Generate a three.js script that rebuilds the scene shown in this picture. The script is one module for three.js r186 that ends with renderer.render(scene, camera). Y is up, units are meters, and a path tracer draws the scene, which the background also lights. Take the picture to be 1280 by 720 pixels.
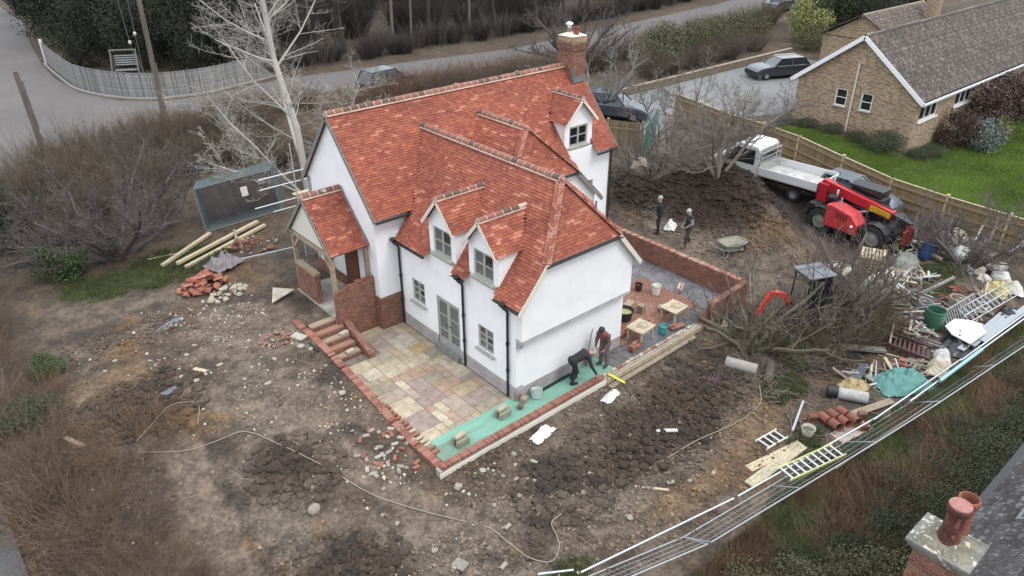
import * as THREE from 'three';
import { mergeGeometries, mergeVertices } from 'three/addons/utils/BufferGeometryUtils.js';
import { RoundedBoxGeometry } from 'three/addons/geometries/RoundedBoxGeometry.js';
import { ImprovedNoise } from 'three/addons/math/ImprovedNoise.js';
import { MarchingCubes } from 'three/addons/objects/MarchingCubes.js';

// ---------- camera, sky, sun, exposure ----------
const scene = new THREE.Scene();
const camera = new THREE.PerspectiveCamera(42.44, 16 / 9, 0.1, 600);
camera.position.set(-12.40, 14.68, 14.25);
camera.up.set(0.3204, 0.873, -0.368);
camera.lookAt(-12.40 + 0.5690, 14.68 - 0.4879, 14.25 - 0.6620);
const SKYW = 64, SKYH = 32, skyData = new Float32Array(SKYW * SKYH * 4);
for (let j = 0; j < SKYH; j++) for (let i = 0; i < SKYW; i++) {
  const s = Math.sin(((j + 0.5) / SKYH - 0.5) * Math.PI), k = (j * SKYW + i) * 4;
  const L = s > 0 ? 1.22 * (1 + 1.3 * s) / 2.3 : 0.36;
  skyData[k] = L * 0.935; skyData[k + 1] = L * 0.995; skyData[k + 2] = L * 1.085; skyData[k + 3] = 1;
}
const skyTex = new THREE.DataTexture(skyData, SKYW, SKYH, THREE.RGBAFormat, THREE.FloatType);
skyTex.mapping = THREE.EquirectangularReflectionMapping; skyTex.magFilter = THREE.LinearFilter; skyTex.minFilter = THREE.LinearFilter;
skyTex.needsUpdate = true;
scene.background = skyTex; scene.environment = skyTex;
const sun = new THREE.DirectionalLight(0xfff6ec, 0.72);
sun.position.set(20, 60, 34); sun.target.position.set(5, 0, -5); scene.add(sun); scene.add(sun.target);
sun.castShadow = true; sun.shadow.radius = 34; sun.shadow.mapSize.set(4096, 4096);
Object.assign(sun.shadow.camera, { left: -60, right: 60, top: 60, bottom: -60, near: 1, far: 200 });
const renderer = new THREE.WebGLRenderer({ antialias: true });
renderer.toneMapping = THREE.LinearToneMapping; renderer.toneMappingExposure = 2.05;
renderer.shadowMap.enabled = true;

// ---------- helpers ----------
const PI = Math.PI, V = (x, y, z) => new THREE.Vector3(x, y, z);
function rngOf(seed) { let a = seed >>> 0; return () => { a = (a + 0x6D2B79F5) | 0; let t = Math.imul(a ^ (a >>> 15), 1 | a); t = (t + Math.imul(t ^ (t >>> 7), 61 | t)) ^ t; return ((t ^ (t >>> 14)) >>> 0) / 4294967296; }; }
const rnd = rngOf(7), rr = (a, b) => a + (b - a) * rnd();
const IN = new ImprovedNoise();
function fbm(x, z, o = 4, y = 0.37) { let s = 0, a = 0.5, f = 1; for (let i = 0; i < o; i++) { s += a * IN.noise(x * f, y + i * 7.1, z * f); a *= 0.5; f *= 2.03; } return s; }
const sst = (a, b, x) => { const t = Math.min(1, Math.max(0, (x - a) / (b - a))); return t * t * (3 - 2 * t); };
const lerp = (a, b, t) => a + (b - a) * t;
const used = {};
function numbered(n) { const k = used[n] = (used[n] ?? -1) + 1; return k ? n + '_' + String(k).padStart(3, '0') : n; }
function tag(o, label, category, group) { o.userData.label = label; o.userData.category = category; if (group) o.userData.group = group; return o; }
function shade(o) { o.traverse(m => { if (m.isMesh) { m.castShadow = true; m.receiveShadow = true; } }); return o; }
function thing(name, label, category, pos = [0, 0, 0], turn = 0, group) {
  const o = new THREE.Group(); o.name = numbered(name); o.position.set(...pos); o.rotation.y = turn; scene.add(o);
  return tag(o, label, category, group);
}
function mesh(name, geo, mat, parent, pos) {
  const m = new THREE.Mesh(geo, mat); m.name = parent === scene ? numbered(name) : name; if (pos) m.position.set(...pos);
  m.castShadow = m.receiveShadow = true; (parent || scene).add(m); return m;
}
function solo(name, geo, mat, label, category, pos, turn = 0, group) {
  const m = mesh(name, geo, mat, scene, pos); m.rotation.y = turn; return tag(m, label, category, group);
}
function structure(o) { o.userData.kind = 'structure'; return o; }
function stuff(o) { o.userData.kind = 'stuff'; return o; }
function copyOf(o, pos, turn, label, group, scale) {
  const c = o.clone(); c.name = numbered(o.name.replace(/_\d{3}$/, '')); c.userData = { ...o.userData }; scene.add(c);
  if (pos) c.position.set(...pos); if (turn !== undefined) c.rotation.y = turn; if (scale) c.scale.set(...(Array.isArray(scale) ? scale : [scale, scale, scale]));
  if (label) c.userData.label = label; if (group) c.userData.group = group; return c;
}
const clean = g => { if (g.index) g = g.toNonIndexed(); for (const k of Object.keys(g.attributes)) if (!['position', 'normal', 'uv'].includes(k)) g.deleteAttribute(k); return g; };
function boxG(w, h, d) {
  const g = new THREE.BoxGeometry(w, h, d), u = g.attributes.uv, s = [[d, h], [d, h], [w, d], [w, d], [w, h], [w, h]];
  for (let i = 0; i < 24; i++) u.setXY(i, u.getX(i) * s[i >> 2][0], u.getY(i) * s[i >> 2][1]);
  return g;
}
const Mx = (x, y, z, ry = 0, rx = 0, rz = 0, s = 1) => new THREE.Matrix4().compose(V(x, y, z), new THREE.Quaternion().setFromEuler(new THREE.Euler(rx, ry, rz, 'YXZ')), Array.isArray(s) ? V(...s) : V(s, s, s));
function alongM(a, b) {  // local z runs from a to b, origin midway
  const d = b.clone().sub(a), z = d.clone().normalize(), up = Math.abs(z.y) > 0.98 ? V(1, 0, 0) : V(0, 1, 0);
  const x = up.clone().cross(z).normalize(), y = z.clone().cross(x);
  return new THREE.Matrix4().makeBasis(x, y, z).setPosition(a.clone().add(b).multiplyScalar(0.5));
}
class MB {
  constructor() { this.g = []; }
  add(g, m) { g = clean(g.clone()); if (m) g.applyMatrix4(m); this.g.push(g); return this; }
  box(x, y, z, w, h, d, ry = 0, rx = 0, rz = 0) { return this.add(boxG(w, h, d), Mx(x, y, z, ry, rx, rz)); }
  rbox(x, y, z, w, h, d, r = 0.04, ry = 0, rx = 0, rz = 0) { return this.add(new RoundedBoxGeometry(w, h, d, 2, r), Mx(x, y, z, ry, rx, rz)); }
  beam(a, b, w, h) { a = V(...a); b = V(...b); return this.add(boxG(w, h, a.distanceTo(b)), alongM(a, b)); }
  cyl(a, b, r, r1 = r, n = 10, open = false) { a = V(...a); b = V(...b); const g = new THREE.CylinderGeometry(r1, r, a.distanceTo(b), n, 1, open); g.rotateX(PI / 2); return this.add(g, alongM(a, b)); }
  pipe(pts, r, n = 5, seg) { return this.add(new THREE.TubeGeometry(new THREE.CatmullRomCurve3(pts.map(p => V(...p)), false, 'centripetal'), seg || pts.length * 5, r, n)); }
  sph(x, y, z, r, sx = 1, sy = 1, sz = 1, n = 10) { return this.add(new THREE.SphereGeometry(r, n, Math.max(6, n * 0.7 | 0)), Mx(x, y, z, 0, 0, 0, [sx, sy, sz])); }
  lathe(pts, x, y, z, n = 16) { return this.add(new THREE.LatheGeometry(pts.map(p => new THREE.Vector2(...p)), n), Mx(x, y, z)); }
  ext(pts, depth, m, bevel = 0, holes = []) {
    const s = new THREE.Shape(pts.map(p => new THREE.Vector2(...p))); for (const h of holes) s.holes.push(new THREE.Path(h.map(p => new THREE.Vector2(...p))));
    const g = new THREE.ExtrudeGeometry(s, { depth, bevelEnabled: bevel > 0, bevelSize: bevel, bevelThickness: bevel, bevelSegments: 2, steps: 1 });
    return this.add(g, m);
  }
  geo() { return this.g.length === 1 ? this.g[0] : mergeGeometries(this.g); }
  build(name, mat, parent) { return mesh(name, this.geo(), mat, parent); }
}
const uvXZ = (g, k = 1) => { const q = g.attributes.position, u = g.attributes.uv; for (let i = 0; i < q.count; i++) u.setXY(i, (q.getX(i) + q.getY(i) * 0.7) * k, (q.getZ(i) + q.getY(i) * 0.7) * k); return g; };
const rect = (x0, y0, x1, y1) => [[x0, y0], [x1, y0], [x1, y1], [x0, y1]];
// a free triangle list with vertex colours
class TL {
  constructor() { this.p = []; this.c = []; }
  tri(a, b, c, k) { this.p.push(a.x, a.y, a.z, b.x, b.y, b.z, c.x, c.y, c.z); for (let i = 0; i < 3; i++) this.c.push(k[0], k[1], k[2]); }
  quad(a, b, c, d, k) { this.tri(a, b, c, k); this.tri(a, c, d, k); }
  limb(a, b, r0, r1, n, k) {
    const d = b.clone().sub(a).normalize(), u = (Math.abs(d.y) > 0.9 ? V(1, 0, 0) : V(0, 1, 0)).cross(d).normalize(), w = d.clone().cross(u);
    const A = [], B = [];
    for (let i = 0; i < n; i++) { const t = i / n * 2 * PI, o = u.clone().multiplyScalar(Math.cos(t)).addScaledVector(w, Math.sin(t)); A.push(a.clone().addScaledVector(o, r0)); B.push(b.clone().addScaledVector(o, r1)); }
    for (let i = 0; i < n; i++) { const j = (i + 1) % n; if (r1 > 0.0005) this.quad(A[i], A[j], B[j], B[i], k); else this.tri(A[i], A[j], b, k); }
  }
  geo() { const g = new THREE.BufferGeometry(); g.setAttribute('position', new THREE.Float32BufferAttribute(this.p, 3)); g.setAttribute('color', new THREE.Float32BufferAttribute(this.c, 3)); g.computeVertexNormals(); return g; }
}
// ---------- procedural textures ----------
function hsh(x, y, s) { let h = Math.imul(x, 374761393) + Math.imul(y, 668265263) + Math.imul(s, 1442695041); h = Math.imul(h ^ (h >>> 13), 1274126177); return ((h ^ (h >>> 16)) >>> 0) / 4294967296; }
function pnoise(x, y, p, s) {
  const xi = Math.floor(x), yi = Math.floor(y), fx = x - xi, fy = y - yi, m = a => ((a % p) + p) % p, u = fx * fx * (3 - 2 * fx), v = fy * fy * (3 - 2 * fy);
  const a = hsh(m(xi), m(yi), s), b = hsh(m(xi + 1), m(yi), s), c = hsh(m(xi), m(yi + 1), s), d = hsh(m(xi + 1), m(yi + 1), s);
  return a + (b - a) * u + (c - a) * v + (a - b - c + d) * u * v;
}
function pfbm(u, v, p, s, o = 4) { let t = 0, a = 0.5, n = 0; for (let i = 0; i < o; i++) { t += a * pnoise(u * p, v * p, p, s + i * 17); n += a; a *= 0.55; p *= 2; } return t / n; }
function texture(size, metres, fn, srgb = true, sizeY = size, metresY = metres) {
  const d = new Uint8Array(size * sizeY * 4);
  for (let j = 0; j < sizeY; j++) for (let i = 0; i < size; i++) { const c = fn(i / size, j / sizeY, i, j), k = (j * size + i) * 4; for (let q = 0; q < 3; q++) d[k + q] = Math.max(0, Math.min(255, (Array.isArray(c) ? c[q] : c) * 255)); d[k + 3] = 255; }
  const t = new THREE.DataTexture(d, size, sizeY); t.wrapS = t.wrapT = THREE.RepeatWrapping; t.magFilter = THREE.LinearFilter; t.minFilter = THREE.LinearMipmapLinearFilter; t.generateMipmaps = true;
  t.repeat.set(1 / metres, 1 / metresY); if (srgb) t.colorSpace = THREE.SRGBColorSpace; t.needsUpdate = true; return t;
}
const T = {};
T.earth = texture(1024, 5, (u, v) => { const a = pfbm(u, v, 10, 3, 5), b = pfbm(u, v, 64, 9, 3), s = hsh(u * 1024 | 0, v * 1024 | 0, 5) > 0.985 ? 0.22 : 0; const k = 0.38 + 0.42 * a + 0.48 * b + s; return [k, k * 0.985, k * 0.97]; });
T.earthB = texture(512, 1.7, (u, v) => pfbm(u, v, 12, 23, 5), false);
T.plaster = texture(512, 3, (u, v) => { const a = pfbm(u, v, 6, 31, 5), k = 0.93 + 0.07 * a; return [k, k, k * 1.0]; });
T.plasterB = texture(512, 0.8, (u, v) => pfbm(u, v, 24, 41, 3), false);
function brickTex(cols, mortar, seed, dark = 0.12) {
  const W = 8, Hh = 24;  // 8 stretchers of 0.225 by 24 courses of 0.075
  const pick = (u, v) => { const r = Math.floor(v * Hh), uu = u * W + (r % 2) * 0.5, c = ((Math.floor(uu) % W) + W) % W, fu = uu - Math.floor(uu), fv = v * Hh - r; return [c, r, Math.min(fu, 1 - fu) * 0.225, Math.min(fv, 1 - fv) * 0.075]; };
  const map = texture(720, 1.8, (u, v) => { const [c, r, du, dv] = pick(u, v), n = pfbm(u, v, 40, seed, 3); if (Math.min(du, dv) < 0.0055) return mortar.map(a => a * (0.8 + 0.35 * n)); const q = cols[Math.floor(hsh(c, r, seed) * cols.length)], k = 0.75 + 0.3 * n + dark * (hsh(c, r, seed + 3) - 0.5); return q.map(a => a * k); });
  const bump = texture(720, 1.8, (u, v) => { const [c, r, du, dv] = pick(u, v); return Math.min(du, dv) < 0.0055 ? 0 : 0.7 + 0.3 * pfbm(u, v, 60, seed + 5, 2) * hsh(c, r, seed); }, false);
  return [map, bump];
}
const [brickR, brickRB] = brickTex([[0.62, 0.36, 0.28], [0.56, 0.33, 0.27], [0.66, 0.42, 0.33], [0.52, 0.30, 0.25], [0.60, 0.40, 0.33]], [0.62, 0.55, 0.48], 61);
const [brickY, brickYB] = brickTex([[0.74, 0.64, 0.52], [0.68, 0.58, 0.47], [0.78, 0.69, 0.57], [0.61, 0.51, 0.42], [0.71, 0.64, 0.54]], [0.60, 0.55, 0.48], 71);
T.wood = texture(512, 1, (u, v) => { const g = pfbm(u, v * 0.12, 64, 81, 3), a = pfbm(u, v, 8, 83, 4), k = 0.55 + 0.35 * g + 0.2 * a; return [k, k * 0.99, k * 0.97]; });
T.speck = texture(512, 2, (u, v) => { const a = pfbm(u, v, 8, 91, 5), b = hsh(u * 512 | 0, v * 512 | 0, 2), k = 0.72 + 0.24 * a + 0.12 * (b - 0.5); return [k, k, k]; });
T.stone = texture(512, 1.2, (u, v) => { const a = pfbm(u, v, 6, 101, 5), b = pfbm(u, v, 40, 103, 2), k = 0.66 + 0.3 * a + 0.12 * b; return [k, k * (0.97 + 0.03 * b), k * (0.93 + 0.07 * a)]; });
T.lichen = texture(512, 2, (u, v) => { const a = pfbm(u, v, 10, 111, 5), b = pfbm(u, v, 48, 113, 2), s = pfbm(u, v, 26, 117, 2) > 0.69 ? 0.55 : 0, k = 0.42 + 0.3 * a + 0.2 * b + s; return [k, k, k * 0.98]; });
T.tarmac = texture(1024, 24, (u, v) => { const a = pfbm(u, v, 5, 131, 5), b = pfbm(u, v, 180, 133, 2), c = hsh(u * 1024 | 0, v * 1024 | 0, 8), k = 0.74 + 0.16 * a + 0.12 * b + 0.06 * (c - 0.5); return [k, k * 0.995, k * 0.985]; });
T.membrane = texture(512, 3.1, (u, v) => { const a = pfbm(u, v, 7, 141, 5), b = pfbm(u, v, 50, 143, 3), m = sst(0.60, 0.72, a + 0.2 * (b - 0.5)), k = 0.82 + 0.16 * b; return [lerp(k, 0.80, m * 0.6), lerp(k, 0.62, m * 0.6), lerp(k, 0.60, m * 0.6)]; });
T.grain = texture(256, 0.6, (u, v) => pfbm(u, v, 16, 121, 4), false);
const std = (c, o = {}) => { const m = new THREE.MeshStandardMaterial({ roughness: 0.9, ...o }); if (Array.isArray(c)) m.color.setRGB(...c); else m.color.set(c); return m; };
const vcol = (o = {}) => new THREE.MeshStandardMaterial({ vertexColors: true, roughness: 0.95, ...o });
const M = {
  render: std([0.88, 0.885, 0.89], { map: T.plaster, bumpMap: T.plasterB, bumpScale: 0.002 }),
  renderGrey: std([0.52, 0.48, 0.47], { map: T.speck, bumpMap: T.plasterB, bumpScale: 0.004 }),
  cream: std([0.70, 0.66, 0.57], { map: T.plaster }),
  blockPale: std([0.56, 0.56, 0.55], { map: T.speck }),
  block: std([0.47, 0.47, 0.47], { map: T.speck }),
  brick: std([0.82, 0.88, 0.90], { map: brickR, bumpMap: brickRB, bumpScale: 0.008 }),
  buff: std([0.92, 0.90, 0.90], { map: brickY, bumpMap: brickYB, bumpScale: 0.008 }),
  sage: std([0.36, 0.36, 0.32], { roughness: 0.55 }),
  sageDoor: std([0.33, 0.335, 0.295], { roughness: 0.6 }),
  glass: new THREE.MeshPhysicalMaterial({ color: 0x1c2226, roughness: 0.04, clearcoat: 1, clearcoatRoughness: 0.02, specularIntensity: 1 }),
  glassFilm: new THREE.MeshPhysicalMaterial({ color: 0x5f6564, roughness: 0.25, clearcoat: 0.6 }),
  black: std([0.018, 0.018, 0.02], { roughness: 0.45 }),
  rubber: std([0.022, 0.021, 0.02], { roughness: 0.85, bumpMap: T.grain, bumpScale: 0.004 }),
  lead: std([0.22, 0.23, 0.24], { roughness: 0.6, map: T.speck }),
  oak: std([0.50, 0.40, 0.28], { map: T.wood }),
  newWood: std([0.66, 0.56, 0.39], { map: T.wood }),
  oldWood: std([0.36, 0.30, 0.23], { map: T.wood }),
  greyWood: std([0.30, 0.29, 0.27], { map: T.wood }),
  fence: std([0.42, 0.29, 0.15], { map: T.wood }),
  tile: vcol({ roughness: 0.85, bumpMap: T.grain, bumpScale: 0.003 }),
  mortar: std([0.66, 0.47, 0.38], { map: T.speck }),
  white: std([0.78, 0.79, 0.79], { roughness: 0.5 }),
  whiteDirty: std([0.68, 0.68, 0.66], { map: T.stone, roughness: 0.7 }),
  concrete: std([0.42, 0.41, 0.38], { map: T.stone, bumpMap: T.grain, bumpScale: 0.004 }),
  rubble: std([0.46, 0.43, 0.38], { map: T.stone, bumpMap: T.grain, bumpScale: 0.006 }),
  metal: std([0.52, 0.54, 0.55], { metalness: 0.7, roughness: 0.42 }),
  metalDull: std([0.40, 0.42, 0.43], { metalness: 0.5, roughness: 0.6 }),
  terracotta: std([0.36, 0.105, 0.065], { map: T.speck, roughness: 0.8 }),
  plastic: std([0.30, 0.30, 0.29], { roughness: 0.6 }),
};
// ---------- terrain ----------
const base = (x, z) => -0.2 + 0.95 * sst(2, -7, z);
const gauss = (x, z, cx, cz, rx, rz) => Math.exp(-(((x - cx) / rx) ** 2 + ((z - cz) / rz) ** 2));
function mounds(x, z) {
  if (x < 9 && x > -4 && z > -12 && z < 1.2) return 0;
  return 2.1 * gauss(x, z, 16.8, -3.6, 2.0, 2.3) + 1.3 * gauss(x, z, 14.4, -7.6, 2.2, 1.8) + 0.9 * gauss(x, z, 18.0, -6.4, 2.0, 2.0)
    + 0.22 * gauss(x, z, 1.2, 3.6, 2.6, 0.9) + 0.22 * gauss(x, z, 5.0, 3.4, 2.2, 1.1) + 0.18 * gauss(x, z, -9.2, -6.6, 2.2, 1.8) + 0.16 * gauss(x, z, -6.8, -1.6, 1.5, 1.2)
    + 0.3 * gauss(x, z, 14.5, 5.6, 3.2, 1.6) + 0.35 * gauss(x, z, 19.5, 5.4, 2.4, 1.4) + 0.3 * gauss(x, z, -3.4, -13.8, 1.4, 1.0);
}
const PIT = [[-3.56, -7.2, 0.3, 1.02], [0, -0.6, 10.85, 1.02], [4.6, -6.3, 10.85, 1.02]];
const inPit = (x, z) => PIT.some(p => x > p[0] && x < p[2] && z > p[1] && z < p[3]);
const groundY = (x, z) => base(x, z) + mounds(x, z);
function muddy(x, z) { // where the soil is churned
  if (z < -12.5 || z > 7.6 || x > 22.5) return 0;
  const left = sst(-13.5, -11, x) * sst(-12.5, -10.5, z);
  return left * (1 - sst(6.2, 7.6, z));
}
function micro(x, z) {
  const m = muddy(x, z); if (m <= 0) return 0.015 * fbm(x * 1.3, z * 1.3, 3);
  const rough = sst(-0.12, 0.2, fbm(x * 0.22 + 9, z * 0.22 - 4, 3)) * 0.75 + 0.25 + 1.1 * gauss(x, z, 2.5, 3.8, 4, 1.8);
  const tr = trackAt(x, z);
  const cl = 1 - Math.abs(fbm(x * 2.6, z * 2.6, 4, 3.1)) * 3.2;
  return m * (0.05 * fbm(x * 0.9, z * 0.9, 3) + rough * (1 - 0.8 * tr) * (0.075 * cl + 0.07 * fbm(x * 5.2, z * 5.2, 3, 8.8)) - tr * (0.06 - 0.014 * Math.sin(z * 24 + 2 * Math.sin(x * 3))));
}
function segD(x, z, ax, az, bx, bz) { const dx = bx - ax, dz = bz - az, t = Math.max(0, Math.min(1, ((x - ax) * dx + (z - az) * dz) / (dx * dx + dz * dz))); return Math.hypot(x - ax - dx * t, z - az - dz * t); }
const TRK = [[[-9.0, -4.2], [-9.5, 0.8], [-8.6, 4]], [[-7.6, -6.0], [-6.3, -3.6], [-5.2, -0.6], [-4.6, 2.4]]];
function trackAt(x, z) { let d = 9; for (const p of TRK) for (let i = 0; i + 1 < p.length; i++) d = Math.min(d, segD(x, z, ...p[i], ...p[i + 1])); return 1 - sst(0.3, 0.75, d + 0.25 * fbm(x * 1.7, z * 1.7, 2)); }
const GREEN = [[-5.2, -15.0, 2.6, 1.7], [-8.0, -15.2, 1.6, 1.4], [7.2, 5.1, 1.0, 0.7], [-3.4, 5.8, 0.8, 0.4], [3.5, 8.4, 7, 0.75], [13, 9.4, 6, 0.7], [18, 5.2, 2.2, 1.0], [5.4, 7.0, 0.8, 0.4], [9.2, 2.9, 1.0, 0.5], [33.0, 1.5, 9.4, 7.5], [42, 2.5, 9, 5], [28.5, -5.0, 2.6, 4.4]];
function greenAt(x, z) { let g = 0; const gn = 0.9 * fbm(x * 1.1, z * 1.1, 3, 5.5); for (const [cx, cz, rx, rz] of GREEN) { const d = ((x - cx) / rx) ** 2 + ((z - cz) / rz) ** 2; g = Math.max(g, 1 - sst(0.55, 1.15, d + gn)); } if (x > 24.6 && z > -2.4 && x < 60) g = 1; return g; }
const mix3 = (a, b, t) => [lerp(a[0], b[0], t), lerp(a[1], b[1], t), lerp(a[2], b[2], t)];
function soil(x, z) {
  const n1 = fbm(x * 0.28, z * 0.28, 4, 1.3), n2 = fbm(x * 0.75 + 31, z * 0.75, 4, 2.7), n3 = fbm(x * 0.4 - 17, z * 0.4 + 5, 3, 6.1), n4 = fbm(x * 3.1, z * 3.1, 3, 4.4);
  let c = mix3([0.150, 0.118, 0.095], [0.215, 0.184, 0.160], sst(-0.1, 0.28, n1 + 0.3 * n4));
  c = mix3(c, [0.072, 0.058, 0.052], 0.85 * sst(0.02, 0.2, n2 + 0.25 * n4));
  c = mix3(c, [0.21, 0.135, 0.070], 0.75 * sst(0.12, 0.3, n3 + 0.3 * n4));
  // dark turned topsoil, a pale worn yard, the heap
  const dk = Math.max(gauss(x, z, 2.6, 3.9, 3.6, 1.6), gauss(x, z, -6.9, -1.8, 1.2, 1.1) , gauss(x, z, -9.4, -6.4, 1.6, 1.6), gauss(x, z, -5.2, -6.2, 0.9, 2.0) * 0.6, gauss(x, z, -7.6, 2.6, 2, 1.6));
  c = mix3(c, [0.072, 0.052, 0.042], 0.8 * sst(0.35, 0.75, dk + 0.5 * n4 + 0.3 * n2));
  const pale = Math.max(gauss(x, z, -5.2, -8.6, 2.2, 2.6), gauss(x, z, 12.6, -2.6, 1.9, 3.0), gauss(x, z, 15.2, 0.6, 2.4, 1.2), gauss(x, z, -5.4, -3.8, 1.2, 2.4), trackAt(x, z));
  c = mix3(c, [0.255, 0.212, 0.178], 0.8 * sst(0.3, 0.8, pale + 0.5 * n4));
  const heap = Math.max(gauss(x, z, 16.2, -4.4, 3.2, 2.9), gauss(x, z, 14.2, -7.8, 2.8, 2.4), gauss(x, z, 19.5, -2.6, 2.8, 2.4), gauss(x, z, 18.5, -9, 4, 2.6), gauss(x, z, 14.5, 4.5, 4.5, 2.2) * 0.85, gauss(x, z, 10.5, 4.8, 3, 2) * 0.75);
  c = mix3(c, [0.042, 0.026, 0.019], 0.94 * sst(0.3, 0.6, heap + 0.35 * n4));
  const tan = Math.max(gauss(x, z, 5.0, 5.6, 1.9, 0.9), gauss(x, z, 1.0, 6.0, 3, 0.7) * 0.8, gauss(x, z, -9.8, -8.2, 1.8, 1.0));
  c = mix3(c, [0.25, 0.180, 0.118], 0.75 * sst(0.35, 0.75, tan + 0.4 * n4));
  if (z < -12.5) c = mix3(c, [0.125, 0.095, 0.066], 0.9 * sst(-12.5, -16, z) * (x < 12 || z < -13.5 ? 1 : 0));
  if (z > 8.6) c = mix3(c, [0.060, 0.052, 0.030], sst(8.6, 9.6, z));
  if (x < -10.5) c = mix3(c, [0.075, 0.052, 0.036], sst(-10.2, -12, x));
  const g = greenAt(x, z); if (g > 0) c = mix3(c, x > 24 ? [0.075, 0.135, 0.020] : [0.060, 0.070, 0.024], g * 0.92);
  const k = 0.70 + 0.42 * n4; return [c[0] * k * 1.07, c[1] * k, c[2] * k * 0.90];
}
function axis(lo, a, b, hi, fine) {
  const r = []; let s = fine; for (let v = a; v > lo; v -= s) { r.unshift(v); s = Math.min(8, s * 1.09); } r.unshift(lo);
  for (let v = a + fine; v < b; v += fine) r.push(v); s = fine; for (let v = b; v < hi; v += s) { r.push(v); s = Math.min(8, s * 1.09); } r.push(hi); return r;
}
{
  const xs = axis(-160, -14, 20, 260, 0.11), zs = axis(-260, -13, 9, 120, 0.11), nx = xs.length, nz = zs.length;
  const pos = new Float32Array(nx * nz * 3), col = new Float32Array(nx * nz * 3), uv = new Float32Array(nx * nz * 2), idx = [];
  for (let j = 0; j < nz; j++) for (let i = 0; i < nx; i++) {
    const x = xs[i], z = zs[j], k = j * nx + i; let y = groundY(x, z) + micro(x, z); if (inPit(x, z)) y = -0.3;
    pos.set([x, y, z], k * 3); uv.set([x, z], k * 2); col.set(soil(x, z), k * 3);
    if (i && j) { const a = k - nx - 1, b = k - nx, c = k - 1; idx.push(a, c, b, b, c, k); }
  }
  const g = new THREE.BufferGeometry(); g.setAttribute('position', new THREE.BufferAttribute(pos, 3)); g.setAttribute('color', new THREE.BufferAttribute(col, 3)); g.setAttribute('uv', new THREE.BufferAttribute(uv, 2)); g.setIndex(idx); g.computeVertexNormals();
  structure(mesh('ground', g, vcol({ map: T.earth, bumpMap: T.earthB, bumpScale: 0.05, roughness: 0.96 }), scene));
}
// flat sheets: road, lane, drive, markings
function sheet(name, pts, y, mat, parent = scene) {
  const s = new THREE.Shape(pts.map(p => new THREE.Vector2(p[0], -p[1]))), g = new THREE.ShapeGeometry(s); g.rotateX(-PI / 2);
  return mesh(name, g, mat, parent, [0, y, 0]);
}
const asphalt = std([0.150, 0.137, 0.132], { map: T.tarmac });
const asphaltDark = std([0.085, 0.085, 0.088], { map: T.speck });
const paint = std([0.60, 0.58, 0.53], { map: T.speck });
const road = structure(sheet('road', [[-70, -18], [-9.4, -27.9], [-6.4, -31.4], [-3.4, -33.4], [-0.8, -34.5], [8, -35.6], [19, -35.8], [29, -33.8], [36.7, -32], [45, -31.9], [65, -35], [140, -46], [140, -54], [69, -41.8], [47, -39.7], [32.7, -38.4], [20.6, -40.4], [12, -41.6], [6, -40.6], [2.8, -41.3], [0.6, -43.4], [-0.9, -47.6], [-1.2, -53.4], [-0.8, -60], [0.6, -72], [2.4, -84], [3, -130], [-4, -130], [-3.6, -84], [-5, -70], [-7, -62], [-12, -56], [-70, -44]], 0.770, asphalt));
for (const [a, b] of [[[-7.5, -33.1], [-6.6, -32.9]], [[-5.2, -33.0], [-4.1, -33.3]], [[-2.6, -33.8], [-1.5, -34.0]], [[-0.1, -34.4], [0.6, -34.6]], [[2.4, -35.2], [3.6, -35.3]]]) {
  const g = new MB().beam([a[0], 0.776, a[1] - 0.5], [b[0], 0.776, b[1] - 0.5], 0.16, 0.006).geo(); mesh('road_marking', g, paint, road).position.y = -0.770;
}
structure(sheet('verge_track', [[27, -34.9], [36.7, -33.2], [45, -33.0], [65, -36.2], [120, -44.2], [120, -43.2], [65, -35.0], [45, -31.9], [36.7, -32.1], [27, -34.1]], 0.776, std([0.215, 0.20, 0.195], { map: T.tarmac })));
structure(sheet('driveway', [[21.6, -12.6], [24.6, -17.5], [27.2, -20.6], [49, -20.2], [49, -14.2], [33, -10.6], [27.4, -13.2], [26.4, -14.4]], 0.772, std([0.205, 0.208, 0.212], { map: T.tarmac, bumpMap: T.earthB, bumpScale: 0.01 })));
{
  const g = new THREE.PlaneGeometry(9, 26, 4, 40); g.rotateX(-PI / 2); const p = g.attributes.position; for (let i = 0; i < p.count; i++) { const x = p.getX(i) - 17.75, z = p.getZ(i) - 2; p.setXYZ(i, x, groundY(x, z) + 0.05, z); } g.computeVertexNormals();
  structure(mesh('side_lane', g, std([0.12, 0.12, 0.125], { map: T.speck }), scene));
}
// ---------- the white cottage ----------
const house = thing('cottage', 'white rendered cottage with orange-red clay tile roof and half-hipped wings', 'house');
const WS = 1.184, MS = 1.168, GS = 1.0, HX = 2.44, HR = 6.64, GX = 5.1, GR = 6.62, MZ = -8.78, MR = 7.507;
const yWing = x => HR - WS * Math.abs(x - HX), yMain = z => MR - MS * Math.abs(z - MZ), yGab = x => GR - GS * Math.abs(x - GX);
const DORM = [[-3.62, 5.80], [-1.50, 5.77]], DR = [9.12, 6.78];         // wing dormers: z, apex; right dormer: x, apex
const yDorm = (z, [c, a]) => a - 1.16 * Math.abs(z - c), yDormR = x => DR[1] - 1.05 * Math.abs(x - DR[0]);
const wallX = (pts, d, x, holes = []) => new MB().ext(pts, d, new THREE.Matrix4().makeTranslation(x, 0, 0).multiply(new THREE.Matrix4().makeRotationY(-PI / 2)).multiply(new THREE.Matrix4().makeTranslation(0, 0, -d)), 0, holes).geo(); // outer face looks to -x, outline in (z, y)
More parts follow.
